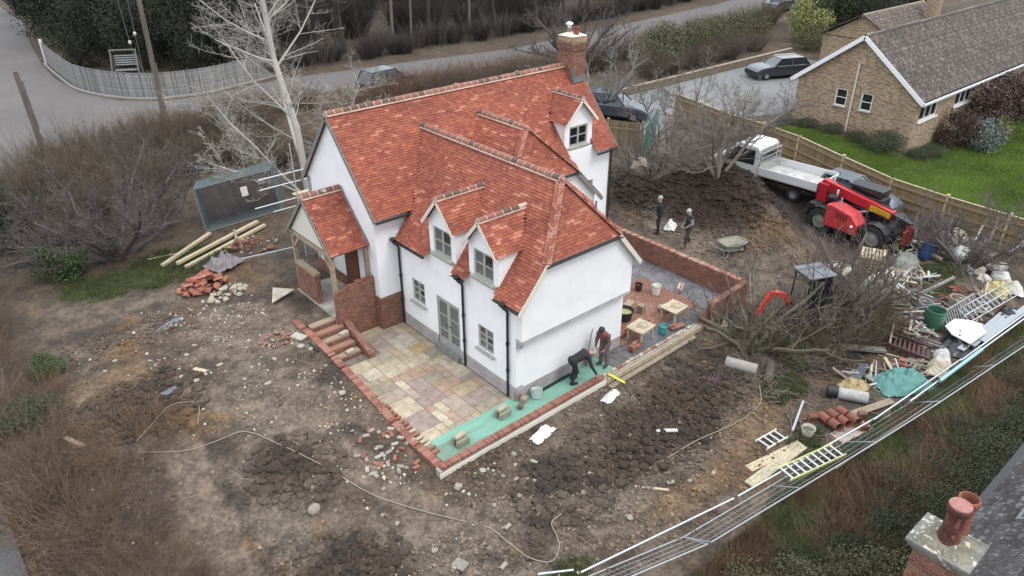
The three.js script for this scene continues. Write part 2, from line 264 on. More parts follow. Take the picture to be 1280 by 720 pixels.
const wallZ = (pts, d, z, holes = []) => new MB().ext(pts, d, new THREE.Matrix4().makeTranslation(0, 0, z - d), 0, holes).geo();   // outer face looks to +z, outline in (x, y)
// walls
const W1 = rect(-5.62, 1.30, -4.86, 2.20), WD = rect(-4.14, 0.22, -2.86, 2.13), W2 = rect(-1.86, 1.15, -1.08, 2.04);
mesh('wall', wallX([[-6.42, 0.5], [-4.14, 0.5], [-4.14, 2.13], [-2.86, 2.13], [-2.86, 0.5], [0, 0.5], [0, 3.72], [-6.42, 3.72]], 0.3, 0, [W1, W2]), M.render, house);
mesh('wall', wallZ([[0.3, 0.42], [4.58, 0.42], [4.58, 2.27], [0.3, 2.27]], 0.3, 0), M.render, house);
mesh('jettied_gable', wallZ([[0, 2.27], [4.88, 2.27], [4.88, 3.72], [3.97, 4.80], [0.91, 4.80], [0, 3.72]], 0.274, 0.274), M.render, house).userData.label = 'upper gable wall standing proud of the lower wall';
mesh('jetty_edge', new MB().box(2.42, 2.305, 0.277, 4.84, 0.12, 0.012).box(-0.006, 2.305, 0.137, 0.014, 0.12, 0.26).geo(), M.blockPale, house);
mesh('wall', new MB().box(4.73, 1.86, -3.21, 0.3, 3.72, 6.42).geo(), M.render, house);
mesh('wall', wallX([[-11.14, 0.6], [-6.42, 0.6], [-6.42, 4.70], [MZ, 7.42], [-11.14, 4.70]], 0.3, -0.87), M.render, house);
mesh('wall', new MB().box(-0.285, 2.98, -6.57, 0.57, 3.46, 0.3).geo(), M.render, house);
mesh('wall', new MB().box(0.45, 4.2, -6.58, 0.9, 1.0, 0.3).geo(), M.render, house);
mesh('wall', wallZ([[4.88, 0], [10.65, 0], [10.65, 4.70], [4.88, 4.70]], 0.3, -6.42, [rect(9.66, 2.55, 10.0, 3.15)]), M.render, house);
mesh('wall', wallX([[-11.14, 0], [-6.42, 0], [-6.42, 4.70], [MZ, 7.42], [-11.14, 4.70]], 0.3, 10.65), M.render, house);
mesh('wall', new MB().box(4.89, 2.35, -10.99, 11.52, 4.7, 0.3).geo(), M.render, house);
mesh('wall', wallZ([[5.18, 0], [7.95, 0], [7.95, 3.72], [6.72, 4.95], [5.18, 4.95]], 0.3, -4.4, [rect(5.86, 3.85, 6.35, 4.30)]), M.render, house);
mesh('wall', new MB().box(7.80, 1.86, -5.56, 0.3, 3.72, 1.72).geo(), M.render, house);
// plinths and brick base
mesh('plinth', new MB().box(-0.012, 0.25, -5.28, 0.034, 0.5, 2.28).box(-0.012, 0.25, -1.43, 0.034, 0.5, 2.84).geo(), M.renderGrey, house);
mesh('plinth', new MB().box(0.15, 0.25, -3.21, 0.28, 0.5, 6.40).geo(), M.block, house);
mesh('plinth', new MB().box(2.43, 0.21, -0.005, 4.84, 0.42, 0.05).geo(), M.renderGrey, house);
mesh('brick_base', new MB().box(-0.45, 0.64, -6.55, 0.92, 1.32, 0.34).geo(), M.brick, house);
mesh('brick_base', new MB().box(-0.87, 0.62, -8.95, 0.08, 1.25, 4.36).geo(), M.brick, house);
mesh('wall_base', new MB().box(4.9, 0.3, -8.8, 11.4, 0.62, 4.6).geo(), M.block, house);
// render splashed and rust stained at the damp corner
mesh('damp_course', new MB().box(0.08, 0.12, -0.02, 0.24, 0.25, 0.10).geo(), M.oldWood, house);

// ---- tiled slopes ----
const TILEC = [[0.258, 0.0716, 0.0403], [0.241, 0.0662, 0.0378], [0.276, 0.0806, 0.0452], [0.223, 0.059, 0.0354], [0.297, 0.0913, 0.0499], [0.249, 0.0698, 0.0394], [0.205, 0.0555, 0.0347]];
function slope(name, O, A, B, La, Lb, keep, parent, o = {}) {
  const g = o.gauge || 0.1, w = o.w || 0.165, len = g * 2.3, th = o.th || 0.014, cols = o.cols || TILEC, R = rngOf(o.seed || 1), t = new TL();
  const N = A.clone().cross(B).normalize(); if (N.y < 0) N.negate();
  for (let j = 0; j * g < Lb; j++) {
    const nT = Math.ceil(La / w) + 1;
    for (let i = 0; i < nT; i++) {
      const a0 = i * w - (j % 2) * w / 2, am = a0 + w / 2, bm = j * g, c = O.clone().addScaledVector(A, am).addScaledVector(B, bm);
      if (am < 0 || am > La || !keep(c)) { R(); R(); R(); R(); continue; }
      const lo = Math.max(0, a0 + 0.003), hi = Math.min(La, a0 + w - 0.003), lift = 0.034 + R() * 0.010, up = 0.002, sk = (R() - 0.5) * 0.008, top = Math.min(Lb, bm + len);
      const rare0 = R(), k0 = R(), run = hsh(Math.floor((i + hsh(j, 3, 5) * 3) / 1.5), j, o.seed || 1); let q = cols[Math.floor(rare0 * cols.length)], k = 0.92 + k0 * 0.16; const rare = run;
      if (rare > 0.955 && !o.plain) q = [0.38, 0.150, 0.098]; else if (rare < 0.04 && !o.plain) q = [0.20, 0.047, 0.034];
      const pt = fbm(c.x * 0.5 + c.y, c.z * 0.5 - c.y, 2, 9.2); k *= 1 + 0.35 * pt; q = [q[0] * k, q[1] * k, q[2] * k];
      const P = (a, b, n) => O.clone().addScaledVector(A, a).addScaledVector(B, b).addScaledVector(N, n);
      const p1 = P(lo, bm + sk, lift + th), p2 = P(hi, bm + sk, lift + th), p3 = P(hi, top, up + th), p4 = P(lo, top, up + th), b1 = P(lo, bm + sk, lift), b2 = P(hi, bm + sk, lift), b3 = P(hi, top, up), b4 = P(lo, top, up);
      const flip = A.clone().cross(B).dot(N) < 0, Q = (a, b, c2, d) => flip ? t.quad(d, c2, b, a, q) : t.quad(a, b, c2, d, q);
      Q(p1, p2, p3, p4); Q(b1, b2, p2, p1); Q(b1, p1, p4, b4); Q(p2, b2, b3, p3);
    }
  }
  if (!t.p.length) return null;
  const gm = t.geo(), uvs = []; for (let i = 0; i < t.p.length; i += 3) uvs.push(t.p[i] + t.p[i + 2], t.p[i + 1]); gm.setAttribute('uv', new THREE.Float32BufferAttribute(uvs, 2));
  return stuff(mesh(name, gm, o.mat || M.tile, parent));
}
const unit = (x, y, z) => V(x, y, z).normalize();
const bW = unit(1, WS, 0), bWr = unit(-1, WS, 0), bM = unit(0, MS, -1), bMb = unit(0, MS, 1), bG = unit(1, GS, 0), bGr = unit(-1, GS, 0);
// hip planes of the two half-hipped ends
const hipW = z => 4.74 + 1.68 * (0.40 - z), hipG = z => 4.86 + 1.72 * (-4.28 - z);
const E0 = -0.20;
slope('roof_tiles', V(E0, yWing(E0), -8.2), V(0, 0, 1), bW, 8.62, 4.1, p => p.y < hipW(p.z) + 0.02 && (p.z > -6.2 || p.y > yMain(p.z) - 0.02) && p.z > -8.1 && !(DORM.some(d => Math.abs(p.z - d[0]) < 0.72 && p.y < yDorm(p.z, d) && p.x < 1.75)), house, { seed: 11 });
slope('roof_tiles', V(5.08, yWing(5.08), -8.2), V(0, 0, 1), bWr, 8.62, 4.1, p => p.y < hipW(p.z) + 0.02 && p.y > yGab(p.x) - 0.05 + (p.z > -4.2 ? -9 : 0) && (p.z > -6.2 || p.y > yMain(p.z)), house, { seed: 12 });
const hb = unit(0, 1.68, -1);
slope('hip_slope_tiles', V(0.80, 4.74, 0.40), V(1, 0, 0), hb, 3.28, 2.25, p => Math.abs(p.x - HX) < (HR - p.y) / WS + 0.03, house, { seed: 13 });
slope('roof_tiles', V(-0.97, yMain(-6.15), -6.15), V(1, 0, 0), bM, 12.05, 4.06, p => !(p.z > MZ && p.x > 0.6 && p.x < 7.2 && p.y < Math.max(yWing(p.x), yGab(p.x)) - 0.25) && !(Math.abs(p.x - DR[0]) < 0.78 && p.y < yDormR(p.x) && p.y < 6.6) && !(p.x > 0.72 && p.x < 4 && p.z > -6.4), house, { seed: 14 });
slope('roof_tiles', V(-0.97, yMain(-11.4), -11.4), V(1, 0, 0), bMb, 12.05, 4.06, () => true, house, { seed: 15, gauge: 0.2, w: 0.33 });
slope('roof_tiles', V(GX - 1.9, yGab(GX - 1.9), -8.2), V(0, 0, 1), bG, 3.95, 2.75, p => p.y < hipG(p.z) + 0.02 && p.y > yMain(p.z) && p.y > yWing(p.x) - 0.05, house, { seed: 16 });
slope('roof_tiles', V(8.18, yGab(8.18), -8.2), V(0, 0, 1), bGr, 3.95, 4.4, p => p.y < hipG(p.z) + 0.02 && (p.z > -6.2 || p.y > yMain(p.z)), house, { seed: 17 });
slope('hip_slope_tiles', V(3.3, 4.86, -4.28), V(1, 0, 0), unit(0, 1.72, -1), 3.56, 2.1, p => Math.abs(p.x - GX) < (GR - p.y) / GS + 0.03 && p.y > yWing(p.x), house, { seed: 18 });
// sarking under the tiles
const deckM = std([0.10, 0.06, 0.05]);
function deck(pts, parent = house) { const g = new THREE.BufferGeometry(), t = []; for (let i = 1; i + 1 < pts.length; i++) t.push(...pts[0], ...pts[i], ...pts[i + 1]); g.setAttribute('position', new THREE.Float32BufferAttribute(t, 3)); g.computeVertexNormals(); return mesh('sarking', g, deckM, parent); }
const dk = 0.01;
deck([[0.30, yWing(0.30) - dk, -6.2], [0.30, yWing(0.30) - dk, 0.2], [0.93, 4.82, 0.33], [HX, HR - dk, -0.7], [HX, HR - dk, -8.0], [0.55, yWing(.55) - dk, -6.3]]);
deck([[-0.9, 4.72, -6.42], [0.6, 4.72, -6.42], [0.6, 4.72, -6.42], [HX, 6.6, -8.03], [8.0, 6.6, -8.03], [10.9, 6.6, -8.03], [10.9, MR - dk, MZ], [-0.9, MR - dk, MZ]]);
deck([[10.0, 4.72, -6.42], [10.9, 4.72, -6.42], [10.9, 6.6, -8.03], [10.0, 6.6, -8.03]]);
deck([[0.86, 4.76, 0.36], [4.02, 4.76, 0.36], [HX, HR - dk, -0.75]]);
deck([[3.4, 4.84, -4.32], [6.8, 4.84, -4.32], [GX, GR - dk, -5.3]]);
deck([[8.0, 3.68, -4.35], [8.0, 3.68, -6.4], [6.9, 4.78, -6.42], [GX, GR - dk, -8.0], [GX, GR - dk, -5.3], [6.8, 4.86, -4.35]]);
deck([[GX, GR - dk, -8.0], [GX, GR - dk, -5.3], [3.7, 5.15, -4.5], [3.7, 5.15, -6.9]]);
deck([[HX, HR - dk, -8.0], [HX, HR - dk, -0.7], [4.0, 4.78, 0.3], [4.9, 3.7, 0.3], [4.9, 3.7, -6.4]]);
// ridge tiles: half-round, each bedded in mortar
const RTC = [0, 1, 2, 3, 4].map(i => std([[0.31, 0.125, 0.085], [0.27, 0.12, 0.085], [0.34, 0.145, 0.098], [0.15, 0.092, 0.066], [0.29, 0.15, 0.105]][i], { map: T.speck }));
const halfRound = (() => { const g = new THREE.CylinderGeometry(0.125, 0.125, 0.285, 8, 1, false, 0, PI); g.rotateX(PI / 2); g.rotateZ(0); return g; })();
const ridgeGeo = (() => { const s = []; for (let i = 0; i <= 8; i++) s.push([0.13 * Math.cos(i / 8 * PI), 0.13 * Math.sin(i / 8 * PI)]); for (let i = 8; i >= 0; i--) s.push([0.105 * Math.cos(i / 8 * PI), 0.105 * Math.sin(i / 8 * PI)]); return clean(new MB().ext(s, 0.276, new THREE.Matrix4().makeTranslation(0, 0, -0.138)).geo()); })();
const ridgeCap = (() => { const s = []; for (let i = 0; i <= 8; i++) s.push([0.124 * Math.cos(i / 8 * PI), 0.124 * Math.sin(i / 8 * PI)]); s.push([-0.155, -0.05], [0.155, -0.05]); return s; })();
function ridge(a, b, parent = house, R = rngOf(31), sc = 1) {
  const va = V(...a), vb = V(...b), L = va.distanceTo(vb), n = Math.max(1, Math.round(L / 0.315)), m = alongM(va, vb);
  const bed = new MB().ext(ridgeCap, L + 0.01, new THREE.Matrix4().makeTranslation(0, 0, -L / 2 - 0.005)).geo(); bed.applyMatrix4(new THREE.Matrix4().multiplyMatrices(m, new THREE.Matrix4().makeScale(sc, sc, 1)));
  mesh('ridge_mortar', bed, M.mortar, parent);
  for (let i = 0; i < n; i++) {
    const o = mesh('ridge_tile', ridgeGeo, RTC[R() > 0.85 ? 3 : Math.floor(R() * 5)], parent);
    new THREE.Matrix4().multiplyMatrices(m, Mx((R() - 0.5) * 0.008, (R() - 0.5) * 0.01, -L / 2 + (i + 0.5) * L / n, (R() - 0.5) * 0.03, 0, 0, [sc, sc, L / n / 0.315])).decompose(o.position, o.quaternion, o.scale);
  }
}
ridge([-0.97, MR + 0.02, MZ], [10.3, MR + 0.02, MZ]);
ridge([HX, HR + 0.02, -8.02], [HX, HR + 0.02, -0.72], house, rngOf(32));
ridge([GX, GR + 0.02, -8.02], [GX, GR + 0.02, -5.28], house, rngOf(33));
for (const x of [1.3, 5.4, 8.6]) { ridge([x, MR - 0.25, MZ - 0.3], [x, MR - 0.25, MZ - 1.1], house, rngOf(40 + x)); }
// bonnet tiles down the hips
function bonnets(a, b, parent, seed) {
  const R = rngOf(seed), va = V(...a), vb = V(...b), L = va.distanceTo(vb), n = Math.round(L / 0.1), t = new MB(), d = vb.clone().sub(va).normalize();
  const g = new THREE.ConeGeometry(0.115, 0.24, 6, 1, true, 0, PI); g.rotateX(PI / 2);
  for (let i = 0; i < n; i++) { const p = va.clone().addScaledVector(d, i * 0.1), q = p.clone().addScaledVector(d, 0.2); const m = alongM(p, q); const bx = boxG(0.27, 0.02, 0.19); t.add(bx, new THREE.Matrix4().multiplyMatrices(m, Mx(0, 0.045 + R() * 0.006, 0, 0, 0.10, 0))); }
  return stuff(t.build('bonnet_tiles', std([0.50, 0.25, 0.185], { map: T.speck }), parent));
}
bonnets([0.86, 4.74, 0.40], [HX, HR, -0.73], house, 51); bonnets([4.02, 4.74, 0.40], [HX, HR, -0.73], house, 52); bonnets([6.84, 4.86, -4.28], [GX, GR, -5.3], house, 53); bonnets([4.3, 5.82, -4.84], [GX, GR, -5.3], house, 54);
// verge boards
const vb = (a, b, m = M.cream, n = 'bargeboard', w = 0.035, h = 0.15) => mesh(n, new MB().beam(a, b, w, h).geo(), m, house);
vb([-0.24, 3.40, 0.425], [0.90, 4.74, 0.425], M.cream); vb([5.14, 3.40, 0.425], [3.98, 4.74, 0.425], M.cream);
vb([-1.0, 4.38, -6.12], [-1.0, 7.44, MZ], M.greyWood); vb([-1.0, 4.38, -11.44], [-1.0, 7.44, MZ], M.greyWood);
vb([11.1, 4.38, -6.12], [11.1, 7.44, MZ], M.greyWood); vb([11.1, 4.38, -11.44], [11.1, 7.44, MZ], M.greyWood);
vb([8.24, 3.38, -4.24], [6.80, 4.82, -4.24], M.greyWood);
// gutters and downpipes
function gutter(a, b, r = 0.06) { const va = V(...a), vb2 = V(...b), L = va.distanceTo(vb2), s = []; for (let i = 0; i <= 8; i++) s.push([r * Math.cos(PI + i / 8 * PI), r * Math.sin(PI + i / 8 * PI)]); for (let i = 8; i >= 0; i--) s.push([(r - 0.01) * Math.cos(PI + i / 8 * PI), (r - 0.01) * Math.sin(PI + i / 8 * PI)]); const g = new MB().ext(s, L, new THREE.Matrix4().makeTranslation(0, 0, -L / 2)).geo(); g.applyMatrix4(alongM(va, vb2)); return mesh('gutter', g, M.black, house); }
const gy = yWing(E0) + 0.0;
gutter([-0.265, gy, -6.42], [-0.265, gy, -4.42]); gutter([-0.265, gy, -2.86], [-0.265, gy, -2.22]); gutter([-0.265, gy, -0.80], [-0.265, gy, 0.42]);
gutter([-0.95, yMain(-6.1), -6.10], [0.62, yMain(-6.1), -6.10]); gutter([8.3, yMain(-6.1), -6.10], [8.42, yMain(-6.1), -6.10]); gutter([9.86, yMain(-6.1), -6.10], [11.08, yMain(-6.1), -6.10]);
gutter([0.80, 4.72, 0.48], [4.06, 4.72, 0.48]); gutter([5.15, gy, 0.42], [5.15, gy, -6.4]); gutter([3.6, 4.84, -4.2], [6.9, 4.84, -4.2]);
function downpipe(z, ytop, x = -0.07) { mesh('downpipe', new MB().pipe([[-0.265, ytop, z], [-0.26, ytop - 0.10, z], [x, ytop - 0.32, z], [x, ytop - 0.5, z], [x, 0.3, z], [x, 0.06, z]], 0.042, 7, 30).cyl([x, 2.0, z], [x, 2.1, z], 0.055).cyl([x, 1.0, z], [x, 1.1, z], 0.055).geo(), M.black, house); mesh('downpipe_hopper', new MB().rbox(-0.265, ytop + 0.0, z, 0.16, 0.14, 0.2, 0.03).geo(), M.black, house); }
downpipe(-6.25, gy); downpipe(-2.55, gy); downpipe(-0.32, gy);
mesh('downpipe', new MB().cyl([8.02, 0.8, -4.35], [8.02, 3.3, -4.35], 0.04).geo(), M.lead, house);
mesh('downpipe', new MB().cyl([11.0, 0.8, -6.35], [11.0, 4.4, -6.35], 0.04).geo(), M.black, house);
mesh('outdoor_tap_box', new MB().box(0.02, 2.16, 0.16, 0.16, 0.12, 0.16).geo(), M.block, house);
// windows: local frame, outer face to +z
function windowAt(parent, m, w, h, cols, rows, o = {}) {
  const fm = o.mat || M.sage, f = new MB(), t = 0.07, b = 0.035; const grp = o.group ? new THREE.Group() : parent; if (o.group) { grp.name = o.group; parent.add(grp); }
  f.box(0, h / 2 - t / 2, 0, w, t, 0.07).box(0, -h / 2 + t / 2, 0, w, t, 0.07).box(-w / 2 + t / 2, 0, 0, t, h - 2 * t, 0.07).box(w / 2 - t / 2, 0, 0, t, h - 2 * t, 0.07);
  const iw = w - 2 * t, ih = h - 2 * t;
  for (let i = 1; i < cols; i++) f.box(-iw / 2 + iw * i / cols, 0, 0.004, i === cols / 2 ? 0.085 : b, ih, 0.06);
  for (let j = 1; j < rows; j++) f.box(0, -ih / 2 + ih * j / rows, 0.008, iw, b, 0.045);
  const fr = f.geo(); fr.applyMatrix4(m); mesh(o.frame || 'frame', fr, fm, grp);
  for (let i = 0; i < cols; i++) for (let j = 0; j < rows; j++) { const g = new MB().box(-iw / 2 + iw * (i + 0.5) / cols, -ih / 2 + ih * (j + 0.5) / rows, -0.012, iw / cols, ih / rows, 0.012).geo(); g.applyMatrix4(m); mesh('pane', g, o.film && (i + j) % 3 !== 2 ? M.glassFilm : (o.glass || M.glass), grp); }
  if (o.sill !== false) { const s = new MB().box(0, -h / 2 - 0.03, 0.06, w + 0.16, 0.055, 0.26).geo(); s.applyMatrix4(m); mesh('sill', s, o.sillMat || fm, grp); }
  return grp;
}
const faceL = (x, y, z) => new THREE.Matrix4().makeTranslation(x, y, z).multiply(new THREE.Matrix4().makeRotationY(-PI / 2)), faceF = (x, y, z) => new THREE.Matrix4().makeTranslation(x, y, z);
windowAt(house, faceL(0.07, 1.75, -5.24), 0.76, 0.90, 2, 3, { group: 'window', film: true });
windowAt(house, faceL(0.07, 1.595, -1.47), 0.78, 0.89, 2, 3, { group: 'window', film: true });
windowAt(house, faceF(9.83, 2.85, -6.50), 0.34, 0.6, 1, 2, { group: 'window', sill: false });
windowAt(house, faceF(6.105, 4.075, -4.48), 0.49, 0.45, 2, 1, { group: 'window', sill: false });
// french doors
{
  const d = new THREE.Group(); d.name = 'french_door'; house.add(d);
  for (const s of [-1, 1]) {
    const zc = -3.5 + s * 0.31, f = new MB(), put = (z, y, w, h, dp = 0.05) => f.box(0.05, y, zc + z, dp, h, w);
    put(-0.265, 1.15, 0.09, 1.86); put(0.265, 1.15, 0.09, 1.86); put(0, 2.03, 0.44, 0.10); put(0, 0.31, 0.44, 0.20); for (const y of [0.86, 1.44]) put(0, y, 0.44, 0.04, 0.045);
    f.build('door_leaf', M.sageDoor, d);
    for (const [y, h] of [[0.63, 0.44], [1.15, 0.56], [1.72, 0.54]]) mesh('pane', new MB().box(0.056, y, zc, 0.012, h, 0.46).geo(), M.glassFilm, d);
    mesh('door_handle', new MB().cyl([0.01, 1.15, -3.5 + s * 0.07], [-0.03, 1.15, -3.5 + s * 0.07], 0.015).box(-0.035, 1.15, -3.5 + s * 0.10, 0.015, 0.02, 0.10).geo(), M.black, d);
  }
  mesh('door_frame', new MB().box(0.06, 2.11, -3.5, 0.1, 0.05, 1.28).box(0.06, 1.17, -4.12, 0.1, 1.9, 0.04).box(0.06, 1.17, -2.88, 0.1, 1.9, 0.04).geo(), M.sageDoor, d);
  mesh('doorstep', new MB().box(0.02, 0.12, -3.5, 0.40, 0.2, 1.36).geo(), M.greyWood, d);
}
// dormers
function dormer(label, m, apex, sl, hw, eaveY, botY, win, run, keepY, seed) {
  // local: x across, y up, z outward; face at z=0; run = how far the ridge reaches back
  const d = new THREE.Group(); d.name = 'dormer'; d.userData.label = label; house.add(d);
  const put = (n, g, mt) => { g.applyMatrix4(m); return mesh(n, g, mt, d); };
  const t = 0.14, [w, y0, y1, xo = 0] = win;
  put('dormer_gable', new MB().ext([[-hw, botY], [xo - w / 2, botY], [xo - w / 2, y1], [xo + w / 2, y1], [xo + w / 2, botY], [hw, botY], [hw, apex - sl * hw - 0.02], [0, apex - 0.03], [-hw, apex - sl * hw - 0.02]], t, new THREE.Matrix4().makeTranslation(0, 0, -t)).geo(), M.render);
  for (const s of [-1, 1]) { // cheeks
    put('dormer_cheek', new MB().ext([[0, botY], [-t, botY], [-(run * 0.62), apex - sl * hw - 0.02], [0, apex - sl * hw - 0.02]].map(([z, y]) => [z === 0 ? -t : z, y]), 0.08, new THREE.Matrix4().makeTranslation(s > 0 ? hw - 0.08 : -hw, 0, 0).multiply(new THREE.Matrix4().makeRotationY(-PI / 2)).multiply(new THREE.Matrix4().makeTranslation(0, 0, -0.08)), 0).geo(), M.render);
    const ov = hw + 0.10, ey = apex - sl * ov;
    put('bargeboard', new MB().beam([s * (ov + 0.02), ey - 0.06, 0.20], [0, apex - 0.05, 0.20], 0.035, 0.11).geo(), M.cream);
    const O = V(s * ov, ey, -run - 0.5).applyMatrix4(m), A = V(0, 0, 1).transformDirection(m), B = V(-s, sl, 0).normalize().transformDirection(m);
    const r = slope('dormer_tiles', O, A, B, run + 0.70, Math.hypot(ov, ov * sl) - 0.02, p => p.y > keepY(p) - 0.02, d, { seed: seed + s });
    put('sarking', new MB().beam([s * (hw + 0.02), apex - sl * (hw + 0.02) - 0.03, -0.1], [s * 0.02, apex - 0.03, -0.1], 0.2, 0.03).geo(), deckM);
    put('soffit_wedge', new MB().beam([s * hw, apex - sl * hw - 0.012, -run * 0.31], [0, apex - 0.012, -run * 0.31], run * 0.62, 0.012).geo(), deckM);
  }
  const a = V(0, apex + 0.015, 0.2).applyMatrix4(m), b = V(0, apex + 0.015, -run).applyMatrix4(m);
  ridge([a.x, a.y, a.z], [b.x, b.y, b.z], d, rngOf(seed + 9), 0.8);
  windowAt(d, m.clone().multiply(Mx(xo, (y0 + y1) / 2, -0.06)), w, y1 - y0, 2, 2, { frame: 'window_frame', film: seed < 80 });
  put('apron', new MB().box(xo, (botY + y0) / 2 - 0.02, 0.03, w + 0.3, Math.max(0.06, y0 - botY), 0.05).geo(), M.sage);
}
dormer('dormer over the french doors', faceL(0, 0, DORM[0][0]), DORM[0][1], 1.16, 0.72, 4.9, 3.66, [0.96, 3.80, 4.74], 1.72, p => yWing(p.x), 60);
dormer('dormer close to the gable end', faceL(0, 0, DORM[1][0]), DORM[1][1], 1.16, 0.72, 4.9, 3.66, [0.96, 3.80, 4.72], 1.70, p => yWing(p.x), 70);
dormer('dormer under the chimney', faceF(DR[0], 0, -6.55), DR[1], 1.05, 0.80, 5.9, 4.6, [1.06, 4.82, 5.66], 1.55, p => yMain(p.z), 80);
// chimney
{
  const c = new THREE.Group(); c.name = 'chimney'; house.add(c);
  const cx = 10.66, cz = -8.62, put = (n, y, h, w, d, mt) => mesh(n, new MB().box(cx, y, cz, w, h, d).geo(), mt, c);
  put('stack', 7.35, 1.7, 0.70, 0.92, M.brick); put('brick_band', 8.24, 0.08, 0.80, 1.02, M.brick); put('brick_band', 8.34, 0.08, 0.74, 0.96, M.buff); put('brick_band', 8.44, 0.09, 0.84, 1.06, M.brick); put('brick_crown', 8.62, 0.26, 0.76, 0.98, M.buff);
  mesh('flaunching', new MB().add(new THREE.CylinderGeometry(0.22, 0.5, 0.1, 4, 1), Mx(cx, 8.80, cz, PI / 4, 0, 0, [1, 1, 1.25])).geo(), M.cream, c);
  mesh('chimney_pot', new MB().lathe([[0.13, 0], [0.12, 0.22], [0.14, 0.24], [0.14, 0.30], [0.1, 0.30]], cx, 8.82, cz + 0.2).geo(), M.terracotta, c);
  mesh('chimney_pot', new MB().lathe([[0.10, 0], [0.09, 0.2], [0.10, 0.22], [0.07, 0.22]], cx, 8.82, cz - 0.2).geo(), M.oldWood, c);
  mesh('cowl', new MB().cyl([cx, 9.0, cz - 0.2], [cx, 9.14, cz - 0.2], 0.08).sph(cx, 9.18, cz - 0.2, 0.16, 1, 0.5, 1).geo(), M.white, c);
  mesh('lead_flashing', new MB().box(cx - 0.37, 7.25, cz + 0.44, 0.05, 0.5, 0.2).box(cx, 7.0, cz + 0.48, 0.76, 0.24, 0.05).geo(), M.lead, c);
}
// open timber porch on the left gable
{
  const px = -2.42, pz = -8.46, pr = 4.95, ps = 1.03, hw = 1.62, p = new THREE.Group(); p.name = 'porch'; house.add(p);
  for (const s of [-1, 1]) {
    const O = V(px, pr - ps * hw, pz + s * hw), B = V(0, ps, -s).normalize(); slope('porch_tiles', O, V(1, 0, 0), B, 1.52, Math.hypot(hw, hw * ps) - 0.02, () => true, p, { seed: 90 + s });
    mesh('sarking', new MB().beam([-1.66, pr - ps * hw - 0.02, pz + s * hw], [-1.66, pr - 0.02, pz], 1.5, 0.02).geo(), deckM, p);
    mesh('bargeboard', new MB().beam([px - 0.03, pr - ps * (hw + 0.05) - 0.07, pz + s * (hw + 0.05)], [px - 0.03, pr - 0.05, pz], 0.04, 0.12).geo(), M.greyWood, p);
    mesh('post', new MB().box(px + 0.12, 2.1, pz + s * 1.42, 0.14, 2.2, 0.14).geo(), M.oak, p);
    mesh('post', new MB().box(-0.96, 2.1, pz + s * 1.42, 0.12, 2.2, 0.14).geo(), M.oak, p);
    mesh('wall_plate', new MB().box(-1.64, 3.26, pz + s * 1.42, 1.5, 0.14, 0.14).geo(), M.oak, p);
    mesh('brace', new MB().beam([px + 0.12, 2.6, pz + s * 1.42], [px + 0.12, 3.2, pz + s * 0.85], 0.08, 0.10).geo(), M.oak, p);
    mesh('lead_flashing', new MB().beam([-0.90, pr - ps * hw + 0.06, pz + s * hw], [-0.90, pr + 0.06, pz], 0.10, 0.05).geo(), M.lead, p);
  }
  mesh('tie_beam', new MB().box(px + 0.12, 3.22, pz, 0.14, 0.16, 2.9).geo(), M.oak, p);
  mesh('porch_gable', wallX([[pz - 1.40, 3.36], [pz + 1.40, 3.36], [pz, pr - 0.10]], 0.06, px + 0.06), M.cream, p);
  ridge([px, pr + 0.02, pz], [-0.92, pr + 0.02, pz], p, rngOf(97));
  mesh('brick_panel', new MB().box(px + 0.12, 1.35, pz - 0.62, 0.20, 1.2, 1.5).geo(), M.brick, p);
  mesh('sill_beam', new MB().box(px + 0.12, 2.0, pz - 0.62, 0.24, 0.10, 1.5).geo(), M.oak, p);
  mesh('brick_side', new MB().ext([[px, 0], [-0.9, 0], [-0.9, 2.05], [px + 0.45, 1.95], [px, 1.75]], 0.24, new THREE.Matrix4().makeTranslation(0, 0, -6.98)).geo(), M.brick, p);
  const R = rngOf(98); for (let i = 0; i < 12; i++) mesh('brick', boxG(0.2, 0.065 + R() * 0.05, 0.1), RTC[2], p, [px + 0.1 + i * 0.115, 1.86 + 0.02 * i + R() * 0.05, -6.86 + R() * 0.05]).rotation.y = R() * 0.5;
  mesh('front_door', new MB().box(-0.9, 2.0, pz + 0.2, 0.06, 2.0, 0.95).geo(), std([0.20, 0.075, 0.035], { map: T.wood }), p);
  mesh('porch_floor', new MB().box(-1.65, 0.55, pz, 1.6, 0.5, 3.0).geo(), M.concrete, p);
}
